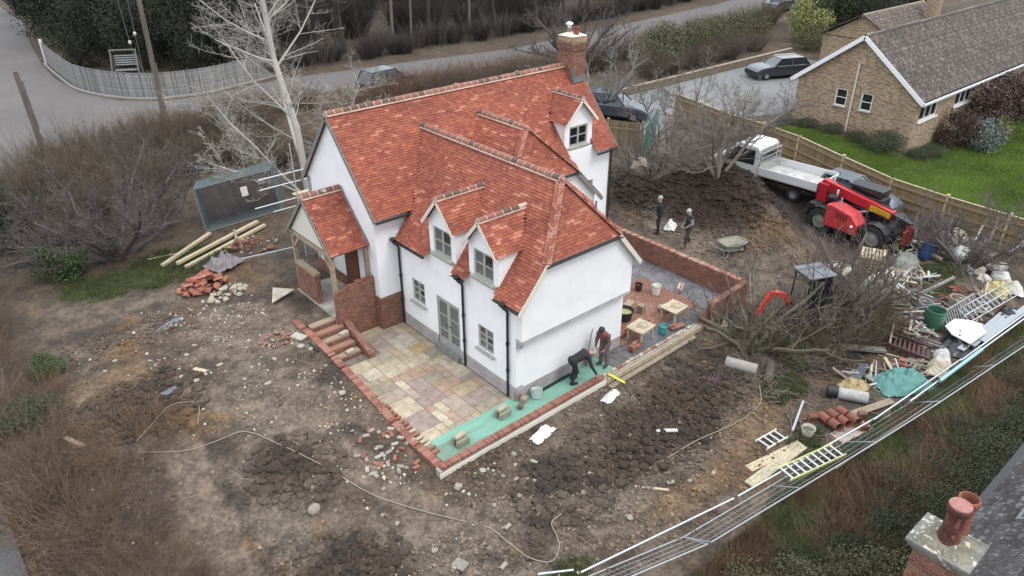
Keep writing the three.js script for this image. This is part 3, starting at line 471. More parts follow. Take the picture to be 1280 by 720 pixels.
// ---------- patio, steps, retaining walls ----------
{
  const patio = new THREE.Group(); patio.name = 'patio'; scene.add(patio); structure(patio);
  mesh('bedding', new MB().box(-1.68, -0.16, -3.0, 3.5, 0.28, 8.0).geo(), std([0.22, 0.19, 0.16], { map: T.earth }), patio);
  const cols = [[0.484, 0.389, 0.26], [0.44, 0.367, 0.302], [0.374, 0.297, 0.27], [0.55, 0.475, 0.354], [0.506, 0.378, 0.198], [0.418, 0.373, 0.291], [0.451, 0.324, 0.25], [0.572, 0.508, 0.406], [0.363, 0.313, 0.239]];
  const mats = cols.map(c => std(c, { map: T.stone, bumpMap: T.grain, bumpScale: 0.006 }));
  const R = rngOf(201), m = 0.295, X0 = -3.30, Z0 = -6.9, nx = 11, nz = 23, occ = new Set(), key = (i, j) => i * 100 + j, geos = {};
  const fits = (i, j, w, h) => { if (i + w > nx || j + h > nz) return false; for (let a = 0; a < w; a++) for (let b = 0; b < h; b++) if (occ.has(key(i + a, j + b))) return false; return true; };
  for (let j = 0; j < nz; j++) for (let i = 0; i < nx; i++) {
    const x = X0 + i * m, z = Z0 + j * m; if (x < -2.05 && z < -5.3) { occ.add(key(i, j)); }
    if (occ.has(key(i, j))) continue;
    const opts = [[3, 2], [2, 2], [2, 3], [3, 3], [2, 1], [1, 2], [1, 1]].filter(o => fits(i, j, ...o)), pickN = R(); const o = opts[Math.min(opts.length - 1, Math.floor(pickN * pickN * opts.length * 1.15))];
    for (let a = 0; a < o[0]; a++) for (let b = 0; b < o[1]; b++) occ.add(key(i + a, j + b));
    const k = o.join(); geos[k] ??= (() => { const g = new RoundedBoxGeometry(o[0] * m - 0.014, 0.05, o[1] * m - 0.014, 1, 0.008), q = g.attributes.position, u = g.attributes.uv; for (let n = 0; n < q.count; n++) u.setXY(n, q.getX(n) + o[0] * 0.3, q.getZ(n) + o[1] * 0.17); return g; })();
    const s = mesh('slab', geos[k], mats[Math.floor(R() * mats.length)], patio, [x + o[0] * m / 2, -0.025 + R() * 0.006, z + o[1] * m / 2]); s.rotation.y = (R() < 0.5 ? 0 : PI) + (R() - 0.5) * 0.008;
  }
}
structure(mesh('membrane', (() => { const g = new THREE.PlaneGeometry(7.1, 1.05, 60, 12); g.rotateX(-PI / 2); const p = g.attributes.position; for (let i = 0; i < p.count; i++) { p.setXYZ(i, p.getX(i) + 0.14, 0.005 + 0.012 * fbm(p.getX(i) * 3, p.getZ(i) * 3, 3), p.getZ(i) + 0.32); } g.computeVertexNormals(); return g; })(), std([0.215, 0.43, 0.33], { roughness: 0.5, map: T.membrane }), scene));
structure(mesh('strip_base', new MB().box(2.9, -0.15, 0.40, 12.8, 0.28, 1.2).geo(), std([0.16, 0.15, 0.155], { map: T.earth }), scene));
const copeMats = [[0.40, 0.16, 0.105], [0.34, 0.13, 0.09], [0.45, 0.20, 0.14], [0.30, 0.13, 0.10], [0.42, 0.22, 0.16]].map(c => std(c, { map: T.speck, bumpMap: T.grain, bumpScale: 0.004 }));
const paleMats = [[0.50, 0.43, 0.34], [0.42, 0.33, 0.25], [0.55, 0.48, 0.39]].map(c => std(c, { map: T.stone }));
// front wall: rendered blockwork with brick on edge
{
  const w = thing('front_retaining_wall', 'long low wall edging the green strip, topped with red bricks on edge', 'wall');
  mesh('blockwork', new MB().box(2.16, -0.2, 1.02, 11.9, 0.56, 0.22).geo(), M.concrete, w);
  mesh('render_skim', new MB().box(0.6, -0.14, 1.145, 8.8, 0.32, 0.03).geo(), M.cream, w);
  mesh('formwork_board', new MB().box(5.6, -0.02, 1.19, 5.2, 0.20, 0.04).geo(), M.newWood, w);
  mesh('formwork_board', new MB().box(5.2, -0.10, 1.36, 4.6, 0.05, 0.18, 0.012).geo(), M.oldWood, w);
  const R = rngOf(211), g = new RoundedBoxGeometry(0.062, 0.105, 0.225, 1, 0.008);
  for (let i = 0; i < 88; i++) mesh('coping_brick', g, copeMats[Math.floor(R() * 5)], w, [-3.66 + i * 0.0745, 0.132 + (R() - 0.5) * 0.008, 1.02 + (R() - 0.5) * 0.012]).rotation.y = (R() - 0.5) * 0.05;
  const g2 = new RoundedBoxGeometry(0.21, 0.07, 0.105, 1, 0.008);
  for (let i = 0; i < 22; i++) { if (i > 9 && R() < 0.2) continue; mesh('brick', g2, R() < 0.6 ? paleMats[i % 3] : copeMats[i % 5], w, [3.05 + i * 0.225, 0.116 + (R() - 0.5) * 0.01, 1.0 + (R() - 0.5) * 0.03]).rotation.y = (R() - 0.5) * 0.15; }
  mesh('weep_pipe', new MB().box(-0.6, -0.22, 1.24, 0.1, 0.08, 0.12).geo(), M.black, w);
}
// left wall: follows the rise of the garden
{
  const w = thing('side_retaining_wall', 'red brick wall along the stone patio, rising beside the steps', 'wall');
  const top = z => Math.max(0.06, base(-3.7, z) + 0.05), pts = [[1.13, -0.5]]; for (let z = 1.13; z >= -8.4; z -= 0.4) pts.push([z, top(z) - 0.06]); pts.push([-8.4, -0.5]);
  mesh('brickwork', wallX(pts.reverse(), 0.24, -3.72), M.brick, w);
  const R = rngOf(221), g = new RoundedBoxGeometry(0.25, 0.075, 0.105, 1, 0.008);
  for (let i = 0; i < 78; i++) { const z = 0.86 - i * 0.113; if (R() < 0.07) continue; const b = mesh('coping_brick', g, copeMats[Math.floor(R() * 5)], w, [-3.60 + (R() - 0.5) * 0.02, top(z) - 0.025 + (R() - 0.5) * 0.01, z]); b.rotation.set(Math.atan((top(z - 0.2) - top(z + 0.2)) / 0.4), (R() - 0.5) * 0.06, 0); }
  for (let i = 0; i < 26; i++) mesh('loose_brick', g, R() < 0.3 ? paleMats[0] : copeMats[i % 5], w, [-3.36 + (R() - 0.5) * 0.04, 0.035, 0.3 - i * 0.20]).rotation.y = (R() - 0.5) * 0.2;
}
{
  const s = thing('garden_steps', 'rough brick and block steps climbing from the patio to the yard', 'steps');
  for (let i = 0; i < 5; i++) {
    const y = 0.16 * (i + 1), z = -5.55 - i * 0.36;
    mesh('riser', new MB().box(-2.86, y / 2 - 0.05, z - 0.2, 1.10, y + 0.0, 0.40).geo(), M.brick, s);
    mesh('tread', new MB().rbox(-2.86, y - 0.03, z - 0.16, 1.06, 0.07, 0.27, 0.012).geo(), i % 2 ? copeMats[4] : paleMats[1], s);
    if (i % 2 === 0) mesh('loose_block', new MB().rbox(-2.7 + 0.1 * i, y + 0.05, z - 0.12, 0.34, 0.10, 0.18, 0.015, 0.1).geo(), paleMats[2], s);
  }
  mesh('flank_wall', wallX([[-5.1, -0.1], [-5.1, 0.16], [-7.3, 0.98], [-7.3, -0.1]].map(p => p).reverse(), 0.22, -2.28), M.brick, s);
  mesh('drain_slot', new MB().box(-3.86, base(-3.86, -6.1) - 0.01, -6.1, 0.12, 0.08, 0.9).geo(), M.black, s);
}
{
  const t = new THREE.Group(); t.name = 'terrace'; scene.add(t); structure(t);
  mesh('concrete_base', new MB().box(7.75, -0.16, -2.6, 5.9, 0.28, 7.4).geo(), std([0.20, 0.20, 0.22], { map: T.earth }), t);
  const R = rngOf(231), g = new RoundedBoxGeometry(0.212, 0.05, 0.104, 1, 0.006), mats = [[0.36, 0.175, 0.115], [0.31, 0.15, 0.105], [0.40, 0.21, 0.145], [0.34, 0.20, 0.15], [0.28, 0.145, 0.11]].map(c => std(c, { map: T.speck }));
  const cand = []; for (let i = 0; i < 26; i++) for (let j = 0; j < 34; j++) { const x = 4.98 + i * 0.222, z = -3.3 + j * 0.112; if (x > 9.3 + 0.4 * fbm(x, z * 2, 2) || z > 0.15 || z < -3.0 + (x - 5) * 0.05) continue; cand.push([x + (j % 2) * 0.11, z]); }
  const big = cand.filter(c => c[0] > 5.6).slice(0, 298); const set = new Set(big), rest = new MB();
  for (const c of cand) { const y = 0.0 + (R() - 0.5) * 0.008, ry = (R() - 0.5) * 0.03; if (set.has(c)) mesh('paving_brick', g, mats[Math.floor(R() * 5)], t, [c[0], y, c[1]]).rotation.y = ry; else rest.add(g, Mx(c[0], y, c[1], ry)); }
  if (rest.g.length) stuff(rest.build('paving_bricks', mats[1], t));
  mesh('damp_patch', (() => { const q = new THREE.PlaneGeometry(3.2, 1.0, 20, 6); q.rotateX(-PI / 2); return q; })(), std([0.14, 0.145, 0.165], { roughness: 0.45, map: T.stone }), t, [6.6, 0.0, 0.42]);
}
{
  const w = thing('terrace_wall', 'waist-high brown brick wall enclosing the terrace', 'wall');
  mesh('brickwork', new MB().box(10.82, 0.30, -2.62, 0.24, 1.1, 7.3).geo(), M.brick, w);
  mesh('brickwork', new MB().ext([[8.2, -0.3], [10.94, -0.3], [10.94, 0.85], [8.9, 0.72], [8.2, 0.3]], 0.24, new THREE.Matrix4().makeTranslation(0, 0, 0.92)).geo(), M.brick, w);
  const R = rngOf(241), g = new RoundedBoxGeometry(0.25, 0.07, 0.105, 1, 0.008);
  for (let i = 0; i < 63; i++) mesh('coping_brick', g, R() < 0.75 ? copeMats[2 + (i % 3)] : paleMats[1], w, [10.82 + (R() - 0.5) * 0.02, 0.885, 0.85 - i * 0.113]);
  mesh('batten', new MB().beam([11.1, -0.1, 1.3], [11.2, 1.0, 1.0], 0.05, 0.03).geo(), M.newWood, w);
}
// things standing on the terrace and the green strip
const bucketGeo = (r, h) => new THREE.LatheGeometry([[0.001, 0.012], [r * 0.8, 0.012], [r * 0.8, 0], [r, h], [r * 1.06, h], [r * 1.06, h - 0.03], [r * 0.97, h - 0.03], [r * 0.96, h - 0.01], [r * 0.79, 0.03], [0.001, 0.03]].map(p => new THREE.Vector2(...p)), 18);
function bucket(label, pos, r, h, c, fill, handle = true) {
  const b = thing('bucket', label, 'bucket', pos); mesh('tub', bucketGeo(r, h), std(c, { roughness: 0.55, side: THREE.DoubleSide }), b);
  if (fill) mesh('mortar', new MB().cyl([0, h * 0.45, 0], [0, h * 0.7, 0], r * 0.86, r * 0.9, 16).geo(), std(fill, { map: T.speck }), b);
  if (handle) mesh('handle', new MB().add(new THREE.TorusGeometry(r * 1.03, 0.008, 5, 14, PI), Mx(0, h - 0.02, 0, 0.6, -1.2)).geo(), M.black, b); return b;
}
bucket('black bucket on the brick terrace by the grey damp strip', [8.40, 0.02, -2.15], 0.15, 0.30, [0.03, 0.025, 0.022], [0.10, 0.06, 0.04]);
bucket('white plastic drum standing open on the terrace', [8.72, 0.02, -1.52], 0.19, 0.40, [0.66, 0.66, 0.60], null);
bucket('teal bucket between the low work tables', [6.66, 0.03, 0.50], 0.18, 0.30, [0.06, 0.32, 0.31], [0.13, 0.24, 0.24]);
bucket('shallow grey pan behind the far work table', [7.95, 0.02, -0.50], 0.22, 0.16, [0.46, 0.42, 0.37], [0.36, 0.31, 0.25]);
bucket('black tub full of yellowish mix beside the house corner', [6.30, 0.02, -1.05], 0.33, 0.42, [0.03, 0.032, 0.02], [0.46, 0.45, 0.20]);
bucket('pale translucent bucket on the green membrane at the house corner', [0.62, 0.03, 0.28], 0.19, 0.26, [0.50, 0.56, 0.53], [0.36, 0.42, 0.38]);
function block(label, cat, pos, dims, mat, ry = 0) { const g = new MB().rbox(0, dims[1] / 2, 0, ...dims, 0.015); return solo('block', g.geo(), mat, label, cat, pos, ry); }
function workTable(label, pos, ry) {
  const t = thing('work_table', label, 'table', pos, ry), g = new MB().rbox(0, 0.5, 0, 0.85, 0.04, 0.72, 0.01).geo();
  mesh('board', g, std([0.58, 0.50, 0.38], { map: T.stone }), t); for (const [x, z] of [[-0.34, -0.28], [0.34, -0.28], [-0.34, 0.28], [0.34, 0.28]]) mesh('leg', new MB().box(x, 0.24, z, 0.07, 0.48, 0.07).geo(), M.newWood, t);
  mesh('rail', new MB().box(0, 0.42, 0.30, 0.7, 0.09, 0.03).box(0, 0.42, -0.30, 0.7, 0.09, 0.03).geo(), M.newWood, t);
  mesh('mortar_heap', new MB().sph(0.05, 0.52, 0.02, 0.25, 1, 0.15, 0.8).geo(), std([0.50, 0.42, 0.30], { map: T.earth }), t); return t;
}
workTable('mortar board on legs beside the stacked bricks near the house', [5.75, 0.03, 0.20], 0.1);
workTable('mortar board on legs next to the shallow pan', [7.75, 0.03, 0.12], 0.05);
block('long plank block lying behind the near work table', 'block', [6.55, 0.03, -0.42], [0.62, 0.12, 0.2], copeMats[3], -0.2);
block('pinkish block set on end beside the yellow tub', 'block', [6.85, 0.02, -1.35], [0.62, 0.36, 0.3], paleMats[1], 0.3);
block('dark empty crate behind the yellow tub', 'crate', [7.15, 0.02, -0.95], [0.24, 0.34, 0.24], M.oldWood, 0.2);
function brickStack(label, pos, n, ry = 0, mats = copeMats) {
  const s = thing('brick_stack', label, 'bricks', pos, ry), R = rngOf(n * 13 + 5), g = new RoundedBoxGeometry(0.212, 0.065, 0.1, 1, 0.006);
  for (let i = 0; i < n; i++) { const b = mesh('brick', g, mats[Math.floor(R() * mats.length)], s, [((i % 3) - 1) * 0.22 + (R() - .5) * 0.04, 0.034 + Math.floor(i / 6) * 0.067, (Math.floor(i / 3) % 2 - 0.5) * 0.12]); b.rotation.y = (R() - 0.5) * 0.25; } return s;
}
brickStack('small red brick stack against the house by the standing worker', [5.15, 0.03, 0.52], 16, 0.2);
brickStack('red bricks stacked under the near work table', [5.45, 0.03, -0.35], 12, 0.1);
brickStack('few red bricks beside the far work table', [7.35, 0.03, 0.62], 7, -0.2);
brickStack('grey stones heaped on the damp strip near the terrace wall', [9.75, 0.03, -1.1], 14, 0.5, paleMats);
brickStack('pale loose bricks at the end of the front wall', [9.0, -0.1, 1.6], 11, 0.4, paleMats);
function trestle(label, pos, ry) { const t = thing('hollow_block_pair', label, 'blocks', pos, ry), m = std([0.32, 0.33, 0.26], { map: T.stone }); mesh('block', new MB().rbox(0, 0.11, 0, 0.44, 0.22, 0.12, 0.012).geo(), m, t); mesh('block', new MB().rbox(0.02, 0.10, 0.20, 0.44, 0.20, 0.12, 0.012).geo(), m, t); mesh('top_block', new MB().rbox(0.02, 0.27, 0.08, 0.40, 0.09, 0.16, 0.012, 0.05).geo(), paleMats[0], t); return t; }
trestle('mossy concrete blocks on the membrane corner by the front wall', [-2.58, 0.02, 0.36], 0.05);
trestle('mossy concrete blocks on the membrane beside the downpipe', [-0.82, 0.02, 0.20], 0.05);
block('dark stone on the membrane between blocks and bucket', 'stone', [-0.15, 0.02, 0.38], [0.2, 0.14, 0.15], std([0.20, 0.13, 0.10], { map: T.stone }), 0.6);
block('pale stone on the membrane touching the clear bucket', 'stone', [0.18, 0.02, 0.20], [0.24, 0.16, 0.18], paleMats[1], 0.3);
solo('spirit_level', new MB().rbox(0, 0.05, 0, 0.07, 0.035, 0.62, 0.01).geo(), std([0.60, 0.66, 0.04], { roughness: 0.5 }), 'yellow spirit level leaning on the front wall by the workers', 'spirit level', [3.25, 0.02, 1.32], 0.5).rotation.x = 0.45;
solo('insulation_strip', new MB().box(0, 0.02, 0, 1.5, 0.04, 0.10).geo(), M.black, 'dark strip lying on the membrane behind the bending worker', 'strip', [1.55, 0.012, 0.15], 0.02);
// ---------- neighbours, fences, poles ----------
{
  const b = thing('bungalow', 'buff brick bungalow with mossy grey-brown tiled roof beside the lawn', 'house');
  const X0 = 32.4, X1 = 56, Z0 = -9.9, Z1 = -2.4, zc = -6.15, ey = 3.62, ry = 6.40, fy = 0.2, sl = (ry - ey) / (Z1 - zc);
  const gw = [rect(-7.33, 2.15, -6.58, 3.2), rect(-5.72, 2.15, -5.0, 3.2)];
  mesh('wall', wallX([[Z0, fy], [Z1, fy], [Z1, ey], [zc, ry - 0.05], [Z0, ey]], 0.3, X0, gw), M.buff, b);
  const fw = [[32.95, 35.4], [37.9, 40.4], [43.9, 47.2]];
  mesh('wall', wallZ(rect(X0 + 0.3, fy, X1, ey), 0.3, Z1, fw.map(([a, c]) => rect(a, 2.0, c, 3.15))), M.buff, b);
  mesh('wall', new MB().box((X0 + X1) / 2, 1.8, Z0 + 0.15, X1 - X0 - 0.6, 3.2, 0.3).geo(), M.buff, b);
  mesh('wall', wallX([[Z0, fy], [Z1, fy], [Z1, ey], [zc, ry - 0.05], [Z0, ey]], 0.3, X1), M.buff, b);
  for (const q of gw) { const z = (q[0][0] + q[1][0]) / 2; windowAt(b, faceL(X0 + 0.08, 2.675, z), q[1][0] - q[0][0], 1.05, 1, 2, { group: 'window', mat: M.white, sillMat: M.block }); }
  for (const [a, c] of fw) windowAt(b, faceF((a + c) / 2, 2.575, Z1 - 0.08), c - a, 1.15, a > 43 ? 4 : 3, 1, { group: 'window', mat: M.white, sillMat: M.white });
  const C2 = [[0.108, 0.086, 0.076], [0.128, 0.102, 0.09], [0.092, 0.072, 0.064], [0.142, 0.116, 0.10], [0.115, 0.082, 0.07]], mt = vcol({ roughness: 0.95, map: T.lichen, bumpMap: T.grain, bumpScale: 0.006 });
  slope('roof_tiles', V(X0 - 0.25, ey - 0.35 * sl, Z1 + 0.35), V(1, 0, 0), unit(0, sl, -1), X1 - X0 + 0.5, 5.2, () => true, b, { gauge: 0.29, w: 0.3, th: 0.03, cols: C2.map(c => c.map(v => v * 1.4)), plain: true, mat: mt, seed: 301 });
  slope('roof_tiles', V(X0 - 0.25, ey - 0.35 * sl, Z0 - 0.35), V(1, 0, 0), unit(0, sl, 1), X1 - X0 + 0.5, 5.2, () => true, b, { gauge: 0.29, w: 0.3, th: 0.03, cols: C2.map(c => c.map(v => v * 1.4)), plain: true, mat: mt, seed: 302 });
  for (const s of [-1, 1]) mesh('sarking', new MB().beam([(X0 + X1) / 2, ey - 0.02, s > 0 ? Z1 : Z0], [(X0 + X1) / 2, ry - 0.02, zc], X1 - X0, 0.03).geo(), deckM, b);
  for (const s of [-1, 1]) mesh('bargeboard', new MB().beam([X0 - 0.28, ey - 0.40 * sl - 0.10, (s > 0 ? Z1 : Z0) + s * 0.38], [X0 - 0.28, ry - 0.04, zc], 0.04, 0.24).geo(), M.white, b);
  mesh('fascia', new MB().box((X0 + X1) / 2, ey - 0.44, Z1 + 0.36, X1 - X0 + 0.5, 0.16, 0.04).geo(), M.white, b);
  mesh('gutter', new MB().box((X0 + X1) / 2, ey - 0.36, Z1 + 0.42, X1 - X0 + 0.5, 0.07, 0.09).geo(), M.white, b);
  mesh('ridge_tiles', new MB().cyl([X0 - 0.25, ry + 0.02, zc], [X1 + 0.2, ry + 0.02, zc], 0.12, 0.12, 8).geo(), std([0.22, 0.19, 0.165], { map: T.lichen }), b);
  mesh('downpipe', new MB().cyl([X0 - 0.08, 0.4, -6.2], [X0 - 0.08, 4.85, -6.2], 0.055).geo(), std([0.66, 0.58, 0.52], { roughness: 0.5 }), b);
  mesh('downpipe', new MB().cyl([42.6, 0.4, Z1 + 0.08], [42.6, 2.9, Z1 + 0.08], 0.045).geo(), M.white, b);
  for (const [z, y] of [[-4.2, 1.2], [-6.8, 1.1], [-3.2, 1.6]]) mesh('air_brick', new MB().box(X0 - 0.005, y, z, 0.03, 0.09, 0.24).geo(), M.terracotta, b);
}
{
  const b = thing('garage', 'low outbuilding with ribbed brown tiled roof behind the bungalow', 'outbuilding'), mt = vcol({ roughness: 0.95, map: T.lichen });
  mesh('wall', new MB().box(52.5, 1.8, -13.6, 10, 3.0, 6.0).geo(), M.buff, b);
  for (const s of [-1, 1]) slope('roof_tiles', V(47.2, 3.2, -13.6 + s * 3.4), V(1, 0, 0), unit(0, 0.55, -s), 10.6, 3.86, () => true, b, { gauge: 0.32, w: 0.3, th: 0.05, plain: true, mat: mt, seed: 305 + s, cols: [[0.20, 0.16, 0.13], [0.17, 0.13, 0.11], [0.23, 0.18, 0.15]] });
  mesh('ridge_tiles', new MB().cyl([47.2, 5.08, -13.6], [57.8, 5.08, -13.6], 0.12, 0.12, 8).geo(), M.oldWood, b);
  mesh('chimney', new MB().box(55.5, 5.2, -11.8, 1.0, 2.2, 0.9).geo(), M.buff, b); mesh('gable_wall', wallX([[-16.6, 3.25], [-10.6, 3.25], [-13.6, 5.0]], 0.2, 47.5), M.buff, b);
}
// closeboard fence: panels, posts, rails, every board
const boardMats = [0.9, 1.0, 1.12, 0.8].map(k => std([0.34 * k, 0.245 * k, 0.14 * k], { map: T.wood }));
function closeboard(name, label, pts, h, o = {}) {
  const f = thing(name, label, 'fence'); let n = 0; const R = rngOf(o.seed || 5), w = 0.15, geo = boxG(w - 0.012, h - 0.2, 0.018); const mb = [];
  for (let i = 0; i + 1 < pts.length; i++) {
    const [ax, az] = pts[i], [bx, bz] = pts[i + 1], L = Math.hypot(bx - ax, bz - az), k = Math.round(L / w), dx = (bx - ax) / L, dz = (bz - az) / L, ry = Math.atan2(-dz, dx), np = Math.round(L / 2.4);
    for (let j = 0; j <= np; j++) { const x = ax + dx * L * j / np, z = az + dz * L * j / np; mesh('post', new MB().box(x, groundY(x, z) + h / 2 + 0.03, z, 0.11, h + 0.1, 0.11, ry).box(x, groundY(x, z) + h + 0.1, z, 0.15, 0.03, 0.15, ry).geo(), M.newWood, f); }
    for (let j = 0; j < np; j++) {
      const p = t => { const s = (j + t) / np; const x = ax + dx * L * s, z = az + dz * L * s; return [x, base(x, z), z]; }, a = p(0), c = p(1), side = o.side || -1, nx = -dz * side * 0.06, nz = dx * side * 0.06;
      mesh('gravel_board', new MB().beam([a[0], a[1] + 0.1, a[2]], [c[0], c[1] + 0.1, c[2]], 0.04, 0.2).geo(), M.oldWood, f);
      for (const y of [0.55, h - 0.25, h * 0.55]) mesh('rail', new MB().beam([a[0] + nx, a[1] + y, a[2] + nz], [c[0] + nx, c[1] + y, c[2] + nz], 0.05, 0.09).geo(), boardMats[2], f);
      mesh('capping', new MB().beam([a[0], a[1] + h + 0.01, a[2]], [c[0], c[1] + h + 0.01, c[2]], 0.08, 0.035).geo(), M.newWood, f);
    }
    for (let j = 0; j < k; j++) { const s = (j + 0.5) / k * L, x = ax + dx * s, z = az + dz * s; if (n++ < 290) { const b = mesh('board', geo, boardMats[Math.floor(R() * 4)], f, [x, base(x, z) + 0.2 + (h - 0.2) / 2, z]); b.rotation.y = ry + 0.06; } else mb.push([x, base(x, z) + 0.2 + (h - 0.2) / 2, z, ry]); }
  }
  if (mb.length) { const g = new MB(); for (const [x, y, z, r] of mb) g.add(geo, Mx(x, y, z, r)); stuff(g.build('boards', boardMats[1], f)); } return f;
}
closeboard('boundary_fence', 'long wooden closeboard fence between the building plot and the green lawn', [[26.2, -14.6], [24.9, -9.6], [24.5, -5], [24.1, 0.4], [23.6, 8.5]], 1.7, { seed: 311, side: 1 });
{ // wooden gate leaves and green mesh panel
  const g = thing('wooden_gate', 'weathered wooden board gate behind the cottage next to green netting', 'gate', [18.55, 0.72, -12.1], -1.1);
  for (let i = 0; i < 11; i++) mesh('board', boxG(0.15, 1.95, 0.025), boardMats[i % 4], g, [-0.85 + i * 0.162, 1.02, 0]);
  for (const y of [0.4, 1.6]) mesh('rail', new MB().box(0, y, 0.03, 1.8, 0.1, 0.04).geo(), M.oldWood, g); mesh('post', new MB().box(-0.98, 1.05, 0, 0.14, 2.1, 0.14).geo(), M.oldWood, g); mesh('post', new MB().box(0.98, 1.05, 0, 0.14, 2.1, 0.14).geo(), M.oldWood, g);
}
function meshPanel(label, a, b, h, col, cell = 0.16, o = {}) {  // a wire mesh panel: frame of tubes, wires
  const L = Math.hypot(b[0] - a[0], b[1] - a[1]), p = thing(o.name || 'mesh_fence_panel', label, 'fence panel', [(a[0] + b[0]) / 2, o.y ?? groundY((a[0] + b[0]) / 2, (a[1] + b[1]) / 2), (a[1] + b[1]) / 2], 0, o.group);
  p.rotation.order = 'YXZ'; p.rotation.y = Math.atan2(-(b[1] - a[1]), b[0] - a[0]); p.rotation.x = o.tilt || 0; const m = std(col, { roughness: 0.5, metalness: o.metal ?? 0.4 }), r = 0.022;
  mesh('frame', new MB().cyl([-L / 2, 0.05, 0], [L / 2, 0.05, 0], r, r, 6).cyl([-L / 2, h, 0], [L / 2, h, 0], r, r, 6).cyl([-L / 2, 0, 0], [-L / 2, h, 0], r, r, 6).cyl([L / 2, 0, 0], [L / 2, h, 0], r, r, 6).geo(), m, p);
  const t = new TL(), k = [1, 1, 1]; for (let x = -L / 2 + cell; x < L / 2; x += cell) t.limb(V(x, 0.05, 0), V(x, h, 0), o.wire || 0.004, o.wire || 0.004, 3, k); for (let y = 0.05 + cell * 2; y < h; y += cell * 2) t.limb(V(-L / 2, y, 0.004), V(L / 2, y, 0.004), o.wire || 0.004, o.wire || 0.004, 3, k);
  stuff(mesh('wires', t.geo(), o.wireCol ? std(o.wireCol, { roughness: 0.6 }) : m, p)); return p;
}
{ const p = meshPanel('green netting fence panel beside the wooden gate', [19.0, -11.0], [22.3, -12.9], 1.9, [0.10, 0.27, 0.22], 0.11, { wire: 0.012, metal: 0, y: 0.72 }); }
// curved timber fence at the road corner
{
  const f = thing('curved_fence', 'curved weathered vertical-board fence at the road junction', 'fence'), c = new THREE.CatmullRomCurve3([[-0.4, -60], [-0.6, -54], [-0.45, -48.5], [1.2, -44.2], [3.2, -42.2], [6.2, -41.6], [9.2, -42.2], [12.5, -43.2]].map(p => V(p[0], 0.75, p[1]))), L = c.getLength(), n = 290, R = rngOf(321);
  const g = boxG(L / n - 0.008, 1.75, 0.03), ms = [0.8, 1, 1.15, 0.65, 0.9].map(k => std([0.38 * k, 0.385 * k, 0.385 * k], { map: T.wood }));
  for (let i = 0; i < n; i++) { const p = c.getPointAt((i + 0.5) / n), t = c.getTangentAt((i + 0.5) / n), b = mesh('board', g, ms[Math.floor(R() * 5)], f, [p.x, p.y + 0.88 + (R() - 0.5) * 0.03, p.z]); b.rotation.y = Math.atan2(-t.z, t.x); }
  mesh('end_post', new MB().box(-0.4, 1.7, -60.1, 0.2, 2.0, 0.2).geo(), M.white, f);
  const k = new MB(); for (let i = 0; i < 40; i++) { const a = c.getPointAt(i / 40), b = c.getPointAt((i + 1) / 40); k.beam([a.x - 0.25, 0.8, a.z + 0.25], [b.x - 0.25, 0.8, b.z + 0.25], 0.14, 0.14); } mesh('kerb', k.geo(), M.concrete, f);
}
function pole(label, x, z, h, lean) { const p = thing('utility_pole', label, 'pole', [x, 0.6, z]); p.rotation.z = lean; mesh('pole', new MB().cyl([0, 0, 0], [0, h, 0], 0.16, 0.12, 9).geo(), std([0.20, 0.165, 0.135], { map: T.wood }), p); mesh('bracket', new MB().cyl([0, h - 0.7, 0], [0.35, h - 0.5, 0], 0.02).box(0.16, 3.5, 0, 0.05, 2.6, 0.08).geo(), M.lead, p); return p; }
pole('short leaning wooden pole in the hedge by the junction', -6.35, -31.6, 5.3, 0.03);
pole('tall wooden utility pole in front of the curved fence', 0.0, -31.2, 9.2, -0.015);
{ const t = thing('utility_stay', 'pair of stay wires with white insulators beside the tall pole', 'wires', [2.6, 0.7, -43.6]); for (const dx of [-0.12, 0.12]) { mesh('wire', new MB().cyl([dx, 0, 0], [dx * 3.2, 9, -0.6], 0.016, 0.016, 4).geo(), M.lead, t); mesh('insulator', new MB().sph(dx * 1.9, 4.0 + dx * 2.2, -0.27, 0.11, 1, 1.3, 1).geo(), M.whiteDirty, t); } }
{ const t = thing('garden_swing_seat', 'dark slatted swing seat standing behind the curved fence', 'bench', [3.3, 0.75, -50.2], -0.5); mesh('frame', new MB().beam([-1.0, 0, 0.6], [-0.9, 2.1, 0], 0.07, 0.07).beam([1.0, 0, 0.6], [0.9, 2.1, 0], 0.07, 0.07).beam([-1.0, 0, -0.6], [-0.9, 2.1, 0], 0.07, 0.07).beam([1.0, 0, -0.6], [0.9, 2.1, 0], 0.07, 0.07).box(0, 2.1, 0, 2.0, 0.08, 0.08).geo(), M.greyWood, t); for (let i = 0; i < 5; i++) mesh('slat', boxG(1.6, 0.09, 0.03), M.metalDull, t, [0, 0.95 + i * 0.17, -0.25]); mesh('seat', new MB().box(0, 0.6, 0.05, 1.6, 0.05, 0.55).geo(), M.greyWood, t); }
{ const w = thing('drive_wall', 'long low brick wall bordering the grey driveway below the hedge', 'wall'); mesh('brickwork', new MB().beam([27.0, 0.95, -20.9], [50, 0.95, -20.6], 0.24, 0.5).geo(), std([0.52, 0.55, 0.56], { map: brickY, bumpMap: brickYB, bumpScale: 0.01 }), w); mesh('coping', new MB().beam([27.0, 1.225, -20.9], [50, 1.225, -20.6], 0.3, 0.05).geo(), std([0.36, 0.29, 0.24], { map: T.stone }), w); }
